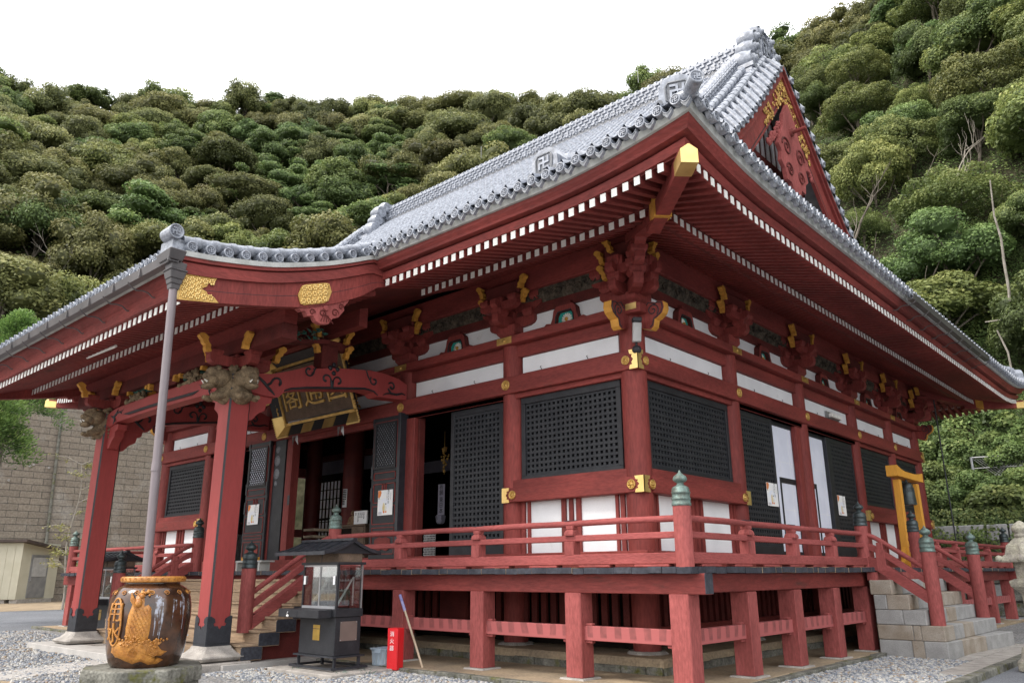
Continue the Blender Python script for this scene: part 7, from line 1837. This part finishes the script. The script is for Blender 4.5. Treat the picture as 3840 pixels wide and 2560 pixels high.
def leaf_mat(name,dark,mid,light,tip,trans=.25):
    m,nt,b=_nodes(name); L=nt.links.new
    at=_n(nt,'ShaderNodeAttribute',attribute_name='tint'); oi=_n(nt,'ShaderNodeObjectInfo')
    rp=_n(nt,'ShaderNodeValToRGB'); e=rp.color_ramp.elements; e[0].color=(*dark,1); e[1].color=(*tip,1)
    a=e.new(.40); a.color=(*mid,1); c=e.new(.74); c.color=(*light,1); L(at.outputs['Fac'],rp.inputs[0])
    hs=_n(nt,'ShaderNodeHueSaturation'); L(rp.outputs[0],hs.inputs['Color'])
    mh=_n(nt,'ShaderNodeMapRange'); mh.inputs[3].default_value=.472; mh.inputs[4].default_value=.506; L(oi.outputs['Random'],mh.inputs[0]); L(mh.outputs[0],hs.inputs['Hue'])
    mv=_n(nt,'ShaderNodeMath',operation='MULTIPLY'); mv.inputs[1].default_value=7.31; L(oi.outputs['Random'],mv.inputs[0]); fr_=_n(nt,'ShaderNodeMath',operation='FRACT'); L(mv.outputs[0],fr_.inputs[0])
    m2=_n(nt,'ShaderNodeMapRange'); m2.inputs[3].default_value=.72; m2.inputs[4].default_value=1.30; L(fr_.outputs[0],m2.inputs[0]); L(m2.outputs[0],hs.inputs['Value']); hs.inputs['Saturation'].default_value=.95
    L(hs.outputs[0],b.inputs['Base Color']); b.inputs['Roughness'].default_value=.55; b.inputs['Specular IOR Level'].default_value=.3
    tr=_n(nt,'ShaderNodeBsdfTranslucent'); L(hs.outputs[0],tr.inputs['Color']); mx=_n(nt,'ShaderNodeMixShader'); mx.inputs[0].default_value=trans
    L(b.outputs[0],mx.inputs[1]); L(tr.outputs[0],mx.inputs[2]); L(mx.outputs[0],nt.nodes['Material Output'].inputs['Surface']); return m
M['leafA']=leaf_mat('olive_evergreen_leaf',(.050,.062,.022),(.150,.168,.052),(.285,.285,.105),(.45,.37,.18))  # hill leaf colours lightened in place of haze
M['leafB']=leaf_mat('fresh_green_leaf',(.044,.074,.024),(.115,.185,.050),(.245,.315,.095),(.40,.43,.16))
M['leafC']=leaf_mat('yellow_green_leaf',(.052,.080,.022),(.165,.210,.055),(.33,.36,.11),(.50,.47,.20))
M['leafD']=leaf_mat('bright_conifer_leaf',(.03,.08,.018),(.10,.22,.045),(.22,.38,.09),(.34,.48,.14))
def crown_mesh(name,seed,R,nblob,leaves,leaf,mat_,flat=.78,br=(.30,.46),aspect=.55,tier=False,spread=1.0,core=True):
    """crown of many leaf-sized faces gathered on overlapping clumps, with the shade between and inside them painted into the tint"""
    r=np.random.default_rng(seed); B=[]
    for k in range(nblob):
        u=r.random()**.7; th=r.random()*2*PI; ph=math.acos(1-1.35*u) if not tier else math.acos(1-1.5*u)
        d=R*r.uniform(.45,.80); c=np.array([d*math.sin(ph)*math.cos(th)*spread,d*math.sin(ph)*math.sin(th)*spread,d*math.cos(ph)*flat])
        if tier: c[2]=round(c[2]/(R*.34))*(R*.34)+r.uniform(-.05,.05)*R
        B.append((c,R*r.uniform(*br)))
    B.append((np.array([0,0,R*.15]),R*.55))
    per=np.array([b_[1]**2 for b_ in B]); per=per/per.sum(); which=r.choice(len(B),leaves,p=per)
    cen=np.array([b_[0] for b_ in B])[which]; rad=np.array([b_[1] for b_ in B])[which]
    n=r.normal(size=(leaves,3)); n[:,2]=n[:,2]*.8+.25; out=cen/(np.linalg.norm(cen,axis=1,keepdims=True)+1e-6); n=n+out*.7; n/=np.linalg.norm(n,axis=1,keepdims=True)
    sc=np.array([1,1,.42 if tier else .80]); p=cen+n*sc*(rad*r.uniform(.78,1.06,leaves))[:,None]
    nn=n+r.normal(size=(leaves,3))*.55+np.array([0,0,.35]); nn/=np.linalg.norm(nn,axis=1,keepdims=True)
    t=np.cross(nn,r.normal(size=(leaves,3))); t/=np.linalg.norm(t,axis=1,keepdims=True); s=np.cross(nn,t)
    L=(leaf*r.uniform(.6,1.35,leaves))[:,None]; W=L*aspect
    V=np.stack([p-t*L*.5,p+s*W*.5,p+t*L*.5,p-s*W*.5],1).reshape(-1,3)
    F=[(4*i,4*i+1,4*i+2,4*i+3) for i in range(leaves)]
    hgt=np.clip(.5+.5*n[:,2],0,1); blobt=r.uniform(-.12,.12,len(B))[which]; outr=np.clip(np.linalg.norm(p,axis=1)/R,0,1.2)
    tint=np.clip(.02+.42*hgt+.30*(outr-.55)+blobt+r.normal(size=leaves)*.11,0,1)  # undersides and inner leaves darker: shade put into the tint
    V=[tuple(v) for v in V]
    if core:
        for c,rad_ in B:
            k=len(V); nu,nv=7,5
            for i in range(nv+1):
                for j in range(nu):
                    a=PI*i/nv; w=2*PI*j/nu; q=rad_*.62*(1+.10*math.sin(3*w+i)); V.append((c[0]+q*math.sin(a)*math.cos(w),c[1]+q*math.sin(a)*math.sin(w),c[2]-q*math.cos(a)*(.42 if tier else .8)))
            for i in range(nv):
                for j in range(nu): F.append((k+i*nu+j,k+i*nu+(j+1)%nu,k+(i+1)*nu+(j+1)%nu,k+(i+1)*nu+j))
        tint=np.concatenate([tint,np.full(len(F)-leaves,.10)])  # core faces coloured dark for the shade inside the crown
    me=bpy.data.meshes.new(name); me.from_pydata(V,[],F); me.materials.append(M[mat_])
    a=me.attributes.new('tint','FLOAT','FACE'); a.data.foreach_set('value',tint.astype(np.float32)); me.update(); return me,B
def trunk_mesh(seed,R,B,H,r0=.16,m='bark',limbs=7,wander=.25):
    q=random.Random(seed); b=MB(); pts=[]; x=y=0.
    n=6
    for i in range(n+1):
        z=-H+(H)*i/n; pts.append((x,y,z)); x+=q.uniform(-wander,wander)*.5; y+=q.uniform(-wander,wander)*.5
    b.tube(pts,[r0*(1-.55*i/n) for i in range(n+1)],m,8)
    top=Vector(pts[-1])
    for c,rad in sorted(B,key=lambda e:-e[1])[:limbs]:
        st_=Vector(pts[q.choice((3,4,5,6))]); e=Vector(c); mid=st_.lerp(e,.5)+Vector((q.uniform(-.3,.3),q.uniform(-.3,.3),q.uniform(-.1,.35)))*R*.25
        b.tube([tuple(st_),tuple(mid),tuple(e)],[r0*.42,r0*.28,r0*.10],m,6)
        for k in range(2):
            s2=mid.lerp(e,.4); e2=e+Vector((q.uniform(-1,1),q.uniform(-1,1),q.uniform(-.2,.8)))*rad*.9; b.tube([tuple(s2),tuple(s2.lerp(e2,.6)+Vector((0,0,.1))),tuple(e2)],[r0*.18,r0*.12,r0*.04],m,5)
    return b.mesh('trunk')
def make_kind(key,n,**k):
    out=[]
    for i in range(n):
        me,B=crown_mesh('crown',k['seed']+i,k['R'],k['nblob'],k['leaves'],k['leaf'],k['mat_'],**{a:k[a] for a in k if a in('flat','br','aspect','tier','spread','core')})
        out.append((me,trunk_mesh(k['seed']+i,k['R'],B,k['H'],k.get('r0',.16),k.get('bark','bark'))))
    return out
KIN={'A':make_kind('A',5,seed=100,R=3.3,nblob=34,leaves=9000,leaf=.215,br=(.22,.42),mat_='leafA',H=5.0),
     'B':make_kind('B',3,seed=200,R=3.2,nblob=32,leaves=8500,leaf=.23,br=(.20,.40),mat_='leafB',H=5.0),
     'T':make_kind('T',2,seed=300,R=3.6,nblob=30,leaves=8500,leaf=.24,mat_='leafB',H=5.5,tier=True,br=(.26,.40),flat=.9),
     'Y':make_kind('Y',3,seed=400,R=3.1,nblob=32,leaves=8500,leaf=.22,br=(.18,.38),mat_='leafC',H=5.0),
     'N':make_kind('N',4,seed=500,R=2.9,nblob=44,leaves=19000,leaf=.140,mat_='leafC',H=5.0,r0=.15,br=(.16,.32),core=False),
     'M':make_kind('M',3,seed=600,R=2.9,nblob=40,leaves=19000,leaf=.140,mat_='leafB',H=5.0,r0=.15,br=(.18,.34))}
LAB={'A':'rounded olive green evergreen tree in the forest on the hillside','B':'fresh green leafy tree in the forest on the hillside','T':'green tree with flat tiers of foliage in the forest on the hillside','Y':'yellow green tree in the forest on the hillside','N':'airy yellow green tree with bare limbs on the near slope right of the roof','M':'dense dark green tree on the near slope right of the roof'}
GRP={'A':'olive evergreens of the hillside forest','B':'fresh green trees of the hillside forest','T':'tiered trees of the hillside forest','Y':'yellow green trees of the hillside forest','N':'airy trees of the near slope','M':'dense trees of the near slope'}
def proj(p):
    v=Vector(p)-CAM; z=v.dot(fw_)
    return (512+783.6*v.dot(r_)/z, 341.3-783.6*v.dot(u_)/z, z)
_ya,_pi,_ro=.7297,.28720,-.0052
fw_=Vector((-math.sin(_ya)*math.cos(_pi),math.cos(_ya)*math.cos(_pi),math.sin(_pi))); r_=fw_.cross(Vector((0,0,1))).normalized(); u_=r_.cross(fw_); r_,u_=r_*math.cos(_ro)+u_*math.sin(_ro),u_*math.cos(_ro)-r_*math.sin(_ro)
_rx=[-200,0,170,185,330,385,670,735,765,790,860,1024,1200]; _ry=[330,352,250,262,255,200,85,30,30,70,245,372,420]     # roof skyline: what stands wholly behind it is left out
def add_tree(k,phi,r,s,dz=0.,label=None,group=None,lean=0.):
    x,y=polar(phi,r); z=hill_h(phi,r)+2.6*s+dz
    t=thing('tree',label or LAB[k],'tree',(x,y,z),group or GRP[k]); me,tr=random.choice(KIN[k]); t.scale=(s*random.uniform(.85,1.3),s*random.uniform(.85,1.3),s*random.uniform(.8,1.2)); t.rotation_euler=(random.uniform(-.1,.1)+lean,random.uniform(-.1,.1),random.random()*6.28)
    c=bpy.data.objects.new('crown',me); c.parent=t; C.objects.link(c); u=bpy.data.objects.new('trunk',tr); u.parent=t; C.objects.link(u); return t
random.seed(42); ntree=0
rings=0
for k in range(0,17):
    f=(k/16)**1.0
    phi=-9.0+random.uniform(0,2)
    while phi<92:
        r0=float(np.interp(phi,_phi,_r0)); r1=float(np.interp(phi,_phi,_r1)); s_=.02+1.02*f
        near=phi<27
        step=5.2 if not near else 4.6
        r=r0+1.0+(r1-r0)*s_+random.uniform(-1.6,1.6); ph=phi+random.uniform(-.8,.8)
        if near and k%2 and f<.5 and False: pass
        x,y=polar(ph,r); sc=random.uniform(.7,1.3)*(1.0 if not near else .86)
        z=hill_h(ph,r)+2.6*sc
        px,py,_=proj((x,y,z+2.6*sc)); rad=783*3.2*sc/max(5,_)
        lim=float(np.interp(px,_rx,_ry))
        if px<-40 or px>1064: phi+=math.degrees(step/r); continue
        if py-8>lim: phi+=math.degrees(step/r); continue
        if py<-rad*2.6: phi+=math.degrees(step/r); continue
        u=random.random()
        if near and r<72: kind='N' if u<.55 else 'M' if u<.85 else 'Y'
        elif phi>80: kind='B' if u<.4 else 'A' if u<.75 else 'Y'
        elif 52<phi<66 and .2<f<.7: kind='T' if u<.30 else 'B' if u<.55 else 'A'
        else: kind='A' if u<.68 else 'B' if u<.80 else 'Y' if u<.94 else 'T'
        add_tree(kind,ph,r,sc); ntree+=1
        phi+=math.degrees(step/r)
print('trees',ntree)
# individual trees that catch the eye ------------------------------------------------
def bare_tree(name,label,base,segs,m,group=None,cat='tree'):
    t=thing(name,label,cat,base,group); b=MB()
    for pts,r in segs: b.tube([tuple(Vector(p)) for p in pts],r,m,7)
    obj('trunk',b,t); return t
def grow(q,p,d,L,r,depth,out,up=.15):
    pts=[p]; n=4; v=Vector(d).normalized()
    for i in range(n):
        v=(v+Vector((q.uniform(-.28,.28),q.uniform(-.28,.28),q.uniform(-.15,.28)+up*.3))).normalized(); pts.append(pts[-1]+v*(L/n))
    out.append((pts,[r*(1-.5*i/n) for i in range(n+1)]))
    if depth:
        for k in range(q.choice((2,3,3))):
            j=q.choice((2,3,4)); w=(v+Vector((q.uniform(-1,1),q.uniform(-1,1),q.uniform(-.3,.7)))).normalized(); grow(q,pts[j],w,L*q.uniform(.5,.75),r*.5,depth-1,out,up)
def at_px(px,py,dist):     # a spot on the slope seen in a given direction from the camera, dist metres away
    d=(fw_+r_*((px-512)/783.6)-u_*((py-341.3)/783.6)); return CAM+d*(dist/ d.length)
for px,py,dist,dirn,L,rr_,m,lab in ((917,440,42,(-.25,.1,1),5.6,.15,'bark','grey leaning trunk with crooked bare limbs on the near slope'),(925,300,47,(-.35,.1,1),4.6,.10,'bark','pale forked bare tree among the leaves high on the near slope'),(888,290,37,(-.45,.1,1),3.2,.12,'bark','old forked trunk standing just beyond the right eaves'),(40,300,75,(.1,.2,1),4.0,.08,'barkp','grey dead tree with fine bare twigs low on the left hillside'),(845,205,62,(0,0,1),3.0,.06,'barkp','thin pale bare tree showing between crowns above the gable'),(960,225,50,(.2,0,1),3.6,.07,'barkp','slim bare tree with a long pale stem on the right slope')):
    q=random.Random(int(px)); o_=[]; grow(q,Vector((0,0,0)),dirn,L,rr_,3,o_)
    p=at_px(px,py,dist); bare_tree('bare_tree',lab,tuple(p),[([p+v for v in pts],r) for pts,r in o_],m)
p0=at_px(985,300,40); pts=[at_px(x,y,40) for x,y in ((968,345),(975,372),(985,400),(995,440),(1003,485),(1008,520),(1000,542),(975,552))]
pts=[at_px(x*1.0,y,38) for x,y in ((990,180),(994,215),(1001,238),(1004,262),(1009,290),(1010,312),(1000,320),(985,322))]
bare_tree('hanging_vine','long pale bare vine hanging down the right slope with a hooked end','x' and tuple(pts[0]),[(pts,[.025,.035,.045,.05,.055,.055,.04,.02])],'barkp',cat='vine')
pts=[at_px(x,y,37) for x,y in ((997,330),(1008,352),(1012,372),(1016,395))]
bare_tree('hanging_vine','short pale bare stem below the long hanging vine','x' and tuple(pts[0]),[(pts,[.03,.04,.04,.045])],'barkp',cat='vine')
# leafy shrubs low on the right, above the stone wall --------------------------------
sm=[crown_mesh('shrub_foliage',700+i,1.5,26,15000,.095,'leafB',flat=.8,br=(.2,.38),aspect=.7,core=True)[0] for i in range(3)]+[crown_mesh('shrub_foliage',720+i,1.5,22,9000,.14,'leafB',flat=.7,br=(.22,.4),aspect=.75,core=True)[0] for i in range(2)]
random.seed(77)
for i in range(120):
    x=-2.5+9*random.random(); y=22.4+9*random.random()**1.2; z=2.3+1.15*(y-22.4)*random.uniform(.75,1.08)
    px,py,d=proj((x,y,z+1.2))
    if px<905 or px>1050 or py<250: continue
    t=thing('shrub','leafy green shrub on the bank above the stone wall','shrub',(x,y,z),'shrubs on the bank above the stone wall'); s_=random.uniform(.75,1.25); t.scale=(s_,s_,s_*.95); t.rotation_euler=(0,0,random.random()*6.28)
    c=bpy.data.objects.new('foliage',sm[i%5]); c.parent=t; C.objects.link(c)
    b=MB().tube([(0,0,-1.6),(.05,.02,-.6),(0,.05,.3)],[.05,.04,.02],'bark',6); st3=bpy.data.objects.new('stem',b.mesh('stem')); st3.parent=t; C.objects.link(st3)
# bank under the shrubs
b=MB().grid([[(x,22.0+8*k/4,2.1+1.1*8*k/4*.95+.2*math.sin(x*1.3+k)) for x in np.linspace(-12,16,20)] for k in range(5)],'soil',True); struct('bank',b,fixn=False)
# ivy hanging over the wall: broad leaves nobody could count
def ivy():
    r=np.random.default_rng(5); n=9500; x=r.uniform(-6,11,n); z=1.2+2.6*r.random(n)**.8; keep=np.sin(x*1.1)+np.sin(x*2.7+1)*.6+r.normal(size=n)*.5+ (z-2.0)*1.4>0; x,z=x[keep],z[keep]; n=len(x); y=21.55-.12*r.random(n)+np.clip(z-2.7,0,2)*.6
    p=np.stack([x,y,z],1); nn=np.stack([r.normal(size=n)*.4,-np.ones(n),.5+r.normal(size=n)*.4],1); nn/=np.linalg.norm(nn,axis=1,keepdims=True); t=np.cross(nn,r.normal(size=(n,3))); t/=np.linalg.norm(t,axis=1,keepdims=True); s=np.cross(nn,t); L=r.uniform(.06,.15,n)[:,None]
    V=np.stack([p-t*L*.5,p+s*L*.42,p+t*L*.55,p-s*L*.42],1).reshape(-1,3); me=bpy.data.meshes.new('ivy'); me.from_pydata([tuple(v) for v in V],[],[(4*i,4*i+1,4*i+2,4*i+3) for i in range(n)]); me.materials.append(M['leafB'])
    a=me.attributes.new('tint','FLOAT','FACE'); a.data.foreach_set('value',np.clip(.35+r.normal(size=n)*.18+.1*(z-2),0,1).astype(np.float32)); o=bpy.data.objects.new('ivy',me); C.objects.link(o); tag(o,'broad leaved ivy trailing over the grey stone wall','ivy'); o['kind']='stuff'
ivy()
# conifer at the left edge, sapling by the wall ---------------------------------------
def conifer(label,c,R,H,seed,n=27000):
    r=np.random.default_rng(seed); t=thing('conifer_tree',label,'tree',c); V=[];F=[];T=[]
    for k in range(150):
        h=r.random()**.85; rad=R*(1-h)**.8+.25; a=r.random()*2*PI; q=rad*r.uniform(.55,1.0); cx,cy,cz=q*math.cos(a),q*math.sin(a),H*h+r.uniform(-.2,.2)-.12*q; br=r.uniform(.38,.62)
        for j in range(n//150):
            d=r.normal(size=3); d/=np.linalg.norm(d); p=np.array([cx,cy,cz])+d*br*np.array([1,1,.75])*r.uniform(.5,1.05); ax=d*.5+np.array([math.cos(a)*.6,math.sin(a)*.6,.5])+r.normal(size=3)*.3; ax/=np.linalg.norm(ax); s=np.cross(ax,r.normal(size=3)); s/=np.linalg.norm(s); L=r.uniform(.08,.19); i0=len(V)
            V+= [tuple(p-ax*L*.5),tuple(p+s*L*.16),tuple(p+ax*L*.5),tuple(p-s*L*.16)]; F.append((i0,i0+1,i0+2,i0+3)); T.append(np.clip(.35+.28*d[2]+r.normal()*.13,0,1))
    me=bpy.data.meshes.new('crown'); me.from_pydata(V,[],F); me.materials.append(M['leafD']); at=me.attributes.new('tint','FLOAT','FACE'); at.data.foreach_set('value',np.array(T,np.float32)); o=bpy.data.objects.new('crown',me); o.parent=t; C.objects.link(o)
    b=MB().tube([(0,0,-c[2]),(0,0,0),(.05,0,H*.6),(0,.05,H*.97)],[.24,.2,.1,.03],'bark',9); o=bpy.data.objects.new('trunk',b.mesh('trunk')); o.parent=t; C.objects.link(o)
    b=MB(); q=random.Random(seed)
    for i in range(26): h=.05+.9*q.random(); a=q.random()*6.28; rad=(R*(1-h)**.8+.25)*.8; b.tube([(0,0,H*h),(rad*.5*math.cos(a),rad*.5*math.sin(a),H*h+.15),(rad*math.cos(a),rad*math.sin(a),H*h-.05)],[.05,.035,.012],'bark',5)
    o=bpy.data.objects.new('limb',b.mesh('limb')); o.parent=t; C.objects.link(o); return t
pl=at_px(-30,425,34); conifer('bright green conifer with feathery foliage reaching in at the left edge',(pl.x,pl.y,pl.z-.9),1.9,3.6,8)
pl=at_px(16,352,46); conifer('bright green conifer top rising in front of the forest at the far left',(pl.x,pl.y,pl.z-3.3),2.6,5.2,9)
t=thing('sapling','slender young tree with sparse pale green leaves in front of the block wall','tree',(-38,4.0,0))
bp=at_px(62,595,44.5); bx,by=bp.x,bp.y; t.location=(bx,by,0)
q=random.Random(14); b=MB(); pts=[(bx+.12*math.sin(i*.9),by+.1*math.cos(i*.7),i*.62) for i in range(12)]; b.tube(pts,[.06*(1-i/14) for i in range(12)],'barkp',7); obj('trunk',b,t); b=MB(); V=[];F=[]; T=[]
for i in range(30):
    p=Vector(pts[q.randint(2,11)]); a=q.random()*6.28; L=q.uniform(.5,1.4); e=p+Vector((math.cos(a)*L,math.sin(a)*L,q.uniform(-.1,.5))); b.tube([tuple(p),tuple(p.lerp(e,.5)+Vector((0,0,.15))),tuple(e)],[.022,.014,.006],'barkp',5)
    for j in range(26):
        w=p.lerp(e,q.uniform(.35,1.05))+Vector((q.gauss(0,.12),q.gauss(0,.12),q.gauss(0,.06))); ax=Vector((q.gauss(0,1),q.gauss(0,1),q.gauss(-.2,.4))).normalized(); s_=ax.cross(Vector((q.gauss(0,.4),q.gauss(0,.4),1))).normalized(); L2=q.uniform(.10,.22); k=len(V); V+=[tuple(w-ax*L2*.5),tuple(w+s_*L2*.25),tuple(w+ax*L2*.5),tuple(w-s_*L2*.25)]; F.append((k,k+1,k+2,k+3)); T.append(min(1,max(0,q.gauss(.7,.15))))
obj('limb',b,t)
me=bpy.data.meshes.new('foliage'); me.from_pydata([(v[0]-bx,v[1]-by,v[2]) for v in V],[],F); me.materials.append(M['leafC']); at=me.attributes.new('tint','FLOAT','FACE'); at.data.foreach_set('value',np.array(T,np.float32)); o=bpy.data.objects.new('foliage',me); o.parent=t; C.objects.link(o)
# weeds at the foot of the candle case
for i,(x,y) in enumerate(((-4.55,-3.62),(-3.48,-3.50),(-3.30,-3.12))):
    q=random.Random(i); b=MB()
    for j in range(34): a=q.random()*6.28; L=q.uniform(.05,.13); px_=x+q.gauss(0,.06); py_=y+q.gauss(0,.05); b.add([(px_-.012,py_,.0),(px_+.012,py_,.0),(px_+math.cos(a)*L,py_+math.sin(a)*L,L*.8)],[(0,1,2)],'greenleaf')
    o=obj('weed',b,fixn=False); tag(o,['small green weed under the left side of the candle case','small green weed at the near corner of the candle case slab','small green weed between candle case and red cabinet'][i],'weed')
# low growth covering the soil of the slopes, too dense to count
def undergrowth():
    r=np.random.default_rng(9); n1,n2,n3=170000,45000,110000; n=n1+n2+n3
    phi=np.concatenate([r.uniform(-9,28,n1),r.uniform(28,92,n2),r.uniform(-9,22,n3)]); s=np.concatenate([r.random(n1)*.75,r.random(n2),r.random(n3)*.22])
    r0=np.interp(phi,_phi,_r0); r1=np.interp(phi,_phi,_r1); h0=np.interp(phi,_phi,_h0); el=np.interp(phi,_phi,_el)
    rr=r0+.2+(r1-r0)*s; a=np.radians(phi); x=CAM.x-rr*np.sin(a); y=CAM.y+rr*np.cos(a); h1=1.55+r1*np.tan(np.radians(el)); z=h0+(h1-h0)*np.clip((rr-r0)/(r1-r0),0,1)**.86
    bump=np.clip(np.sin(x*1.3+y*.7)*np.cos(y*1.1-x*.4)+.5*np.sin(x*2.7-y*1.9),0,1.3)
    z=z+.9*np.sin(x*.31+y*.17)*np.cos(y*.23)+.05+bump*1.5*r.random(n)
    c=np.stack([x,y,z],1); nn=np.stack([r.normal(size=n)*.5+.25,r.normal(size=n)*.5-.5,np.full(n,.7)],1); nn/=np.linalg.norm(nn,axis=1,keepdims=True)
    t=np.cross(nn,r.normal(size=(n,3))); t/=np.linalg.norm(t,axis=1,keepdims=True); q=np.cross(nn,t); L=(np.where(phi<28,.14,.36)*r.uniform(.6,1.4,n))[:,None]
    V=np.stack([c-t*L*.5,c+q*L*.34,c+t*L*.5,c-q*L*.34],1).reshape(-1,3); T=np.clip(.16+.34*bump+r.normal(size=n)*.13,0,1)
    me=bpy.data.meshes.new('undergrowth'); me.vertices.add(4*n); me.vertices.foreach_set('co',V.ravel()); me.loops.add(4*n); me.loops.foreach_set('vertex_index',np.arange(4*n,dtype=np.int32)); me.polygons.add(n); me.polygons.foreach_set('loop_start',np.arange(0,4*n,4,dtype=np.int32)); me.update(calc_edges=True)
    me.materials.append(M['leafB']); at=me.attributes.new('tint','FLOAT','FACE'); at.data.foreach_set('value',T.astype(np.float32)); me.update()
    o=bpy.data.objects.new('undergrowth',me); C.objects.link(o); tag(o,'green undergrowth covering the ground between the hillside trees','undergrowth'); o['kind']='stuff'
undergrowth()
# ================================================================== camera, light, sky
cam=bpy.data.cameras.new('camera'); co=bpy.data.objects.new('camera',cam); C.objects.link(co)
ya,pi_,ro=.7297,.28720,-.0052
fw=Vector((-math.sin(ya)*math.cos(pi_),math.cos(ya)*math.cos(pi_),math.sin(pi_))); r=fw.cross(Vector((0,0,1))).normalized(); u=r.cross(fw)
r,u=r*math.cos(ro)+u*math.sin(ro),u*math.cos(ro)-r*math.sin(ro)
co.matrix_world=Matrix(((r.x,u.x,-fw.x,CAM.x),(r.y,u.y,-fw.y,CAM.y),(r.z,u.z,-fw.z,CAM.z),(0,0,0,1)))
cam.sensor_width=36; cam.lens=2938.5/3840*36; cam.clip_start=.1; cam.clip_end=3000
bpy.context.scene.camera=co
SUN_EL,SUN_AZ=math.radians(52),math.radians(-150)      # azimuth measured from +y towards +x
sd=Vector((math.sin(SUN_AZ)*math.cos(SUN_EL),math.cos(SUN_AZ)*math.cos(SUN_EL),math.sin(SUN_EL)))
sl=bpy.data.lights.new('sun','SUN'); sl.energy=2.6; sl.angle=math.radians(14); sl.color=(1,.955,.88)
so_=bpy.data.objects.new('sun',sl); C.objects.link(so_); so_.rotation_euler=(-sd).to_track_quat('-Z','Y').to_euler()
w=bpy.data.worlds.new('World'); bpy.context.scene.world=w; w.use_nodes=True; nt=w.node_tree; L=nt.links.new
bg=nt.nodes['Background']; bg.inputs['Strength'].default_value=.08
sk=nt.nodes.new('ShaderNodeTexSky'); sk.sky_type='NISHITA'; sk.sun_disc=False; sk.sun_elevation=SUN_EL; sk.sun_rotation=SUN_AZ; sk.dust_density=4; sk.air_density=1.2
L(sk.outputs[0],bg.inputs['Color'])
b2=nt.nodes.new('ShaderNodeBackground'); b2.inputs['Color'].default_value=(1,.99,.975,1)      # bright thin overcast
tc=nt.nodes.new('ShaderNodeTexCoord'); nz=nt.nodes.new('ShaderNodeTexNoise'); nz.inputs['Scale'].default_value=1.6; nz.inputs['Detail'].default_value=6; L(tc.outputs['Generated'],nz.inputs['Vector'])
mr=nt.nodes.new('ShaderNodeMapRange'); mr.inputs[1].default_value=.35; mr.inputs[2].default_value=.65; mr.inputs[3].default_value=2.0; mr.inputs[4].default_value=2.3; L(nz.outputs['Fac'],mr.inputs[0]); L(mr.outputs[0],b2.inputs['Strength'])
ad=nt.nodes.new('ShaderNodeAddShader'); L(bg.outputs[0],ad.inputs[0]); L(b2.outputs[0],ad.inputs[1]); L(ad.outputs[0],nt.nodes['World Output'].inputs['Surface'])
s=bpy.context.scene; s.view_settings.view_transform='Standard'; s.view_settings.look='None'; s.view_settings.exposure=0; s.view_settings.gamma=1
s.cycles.max_bounces=8; s.cycles.diffuse_bounces=5; s.cycles.transparent_max_bounces=12; s.cycles.use_denoising=True
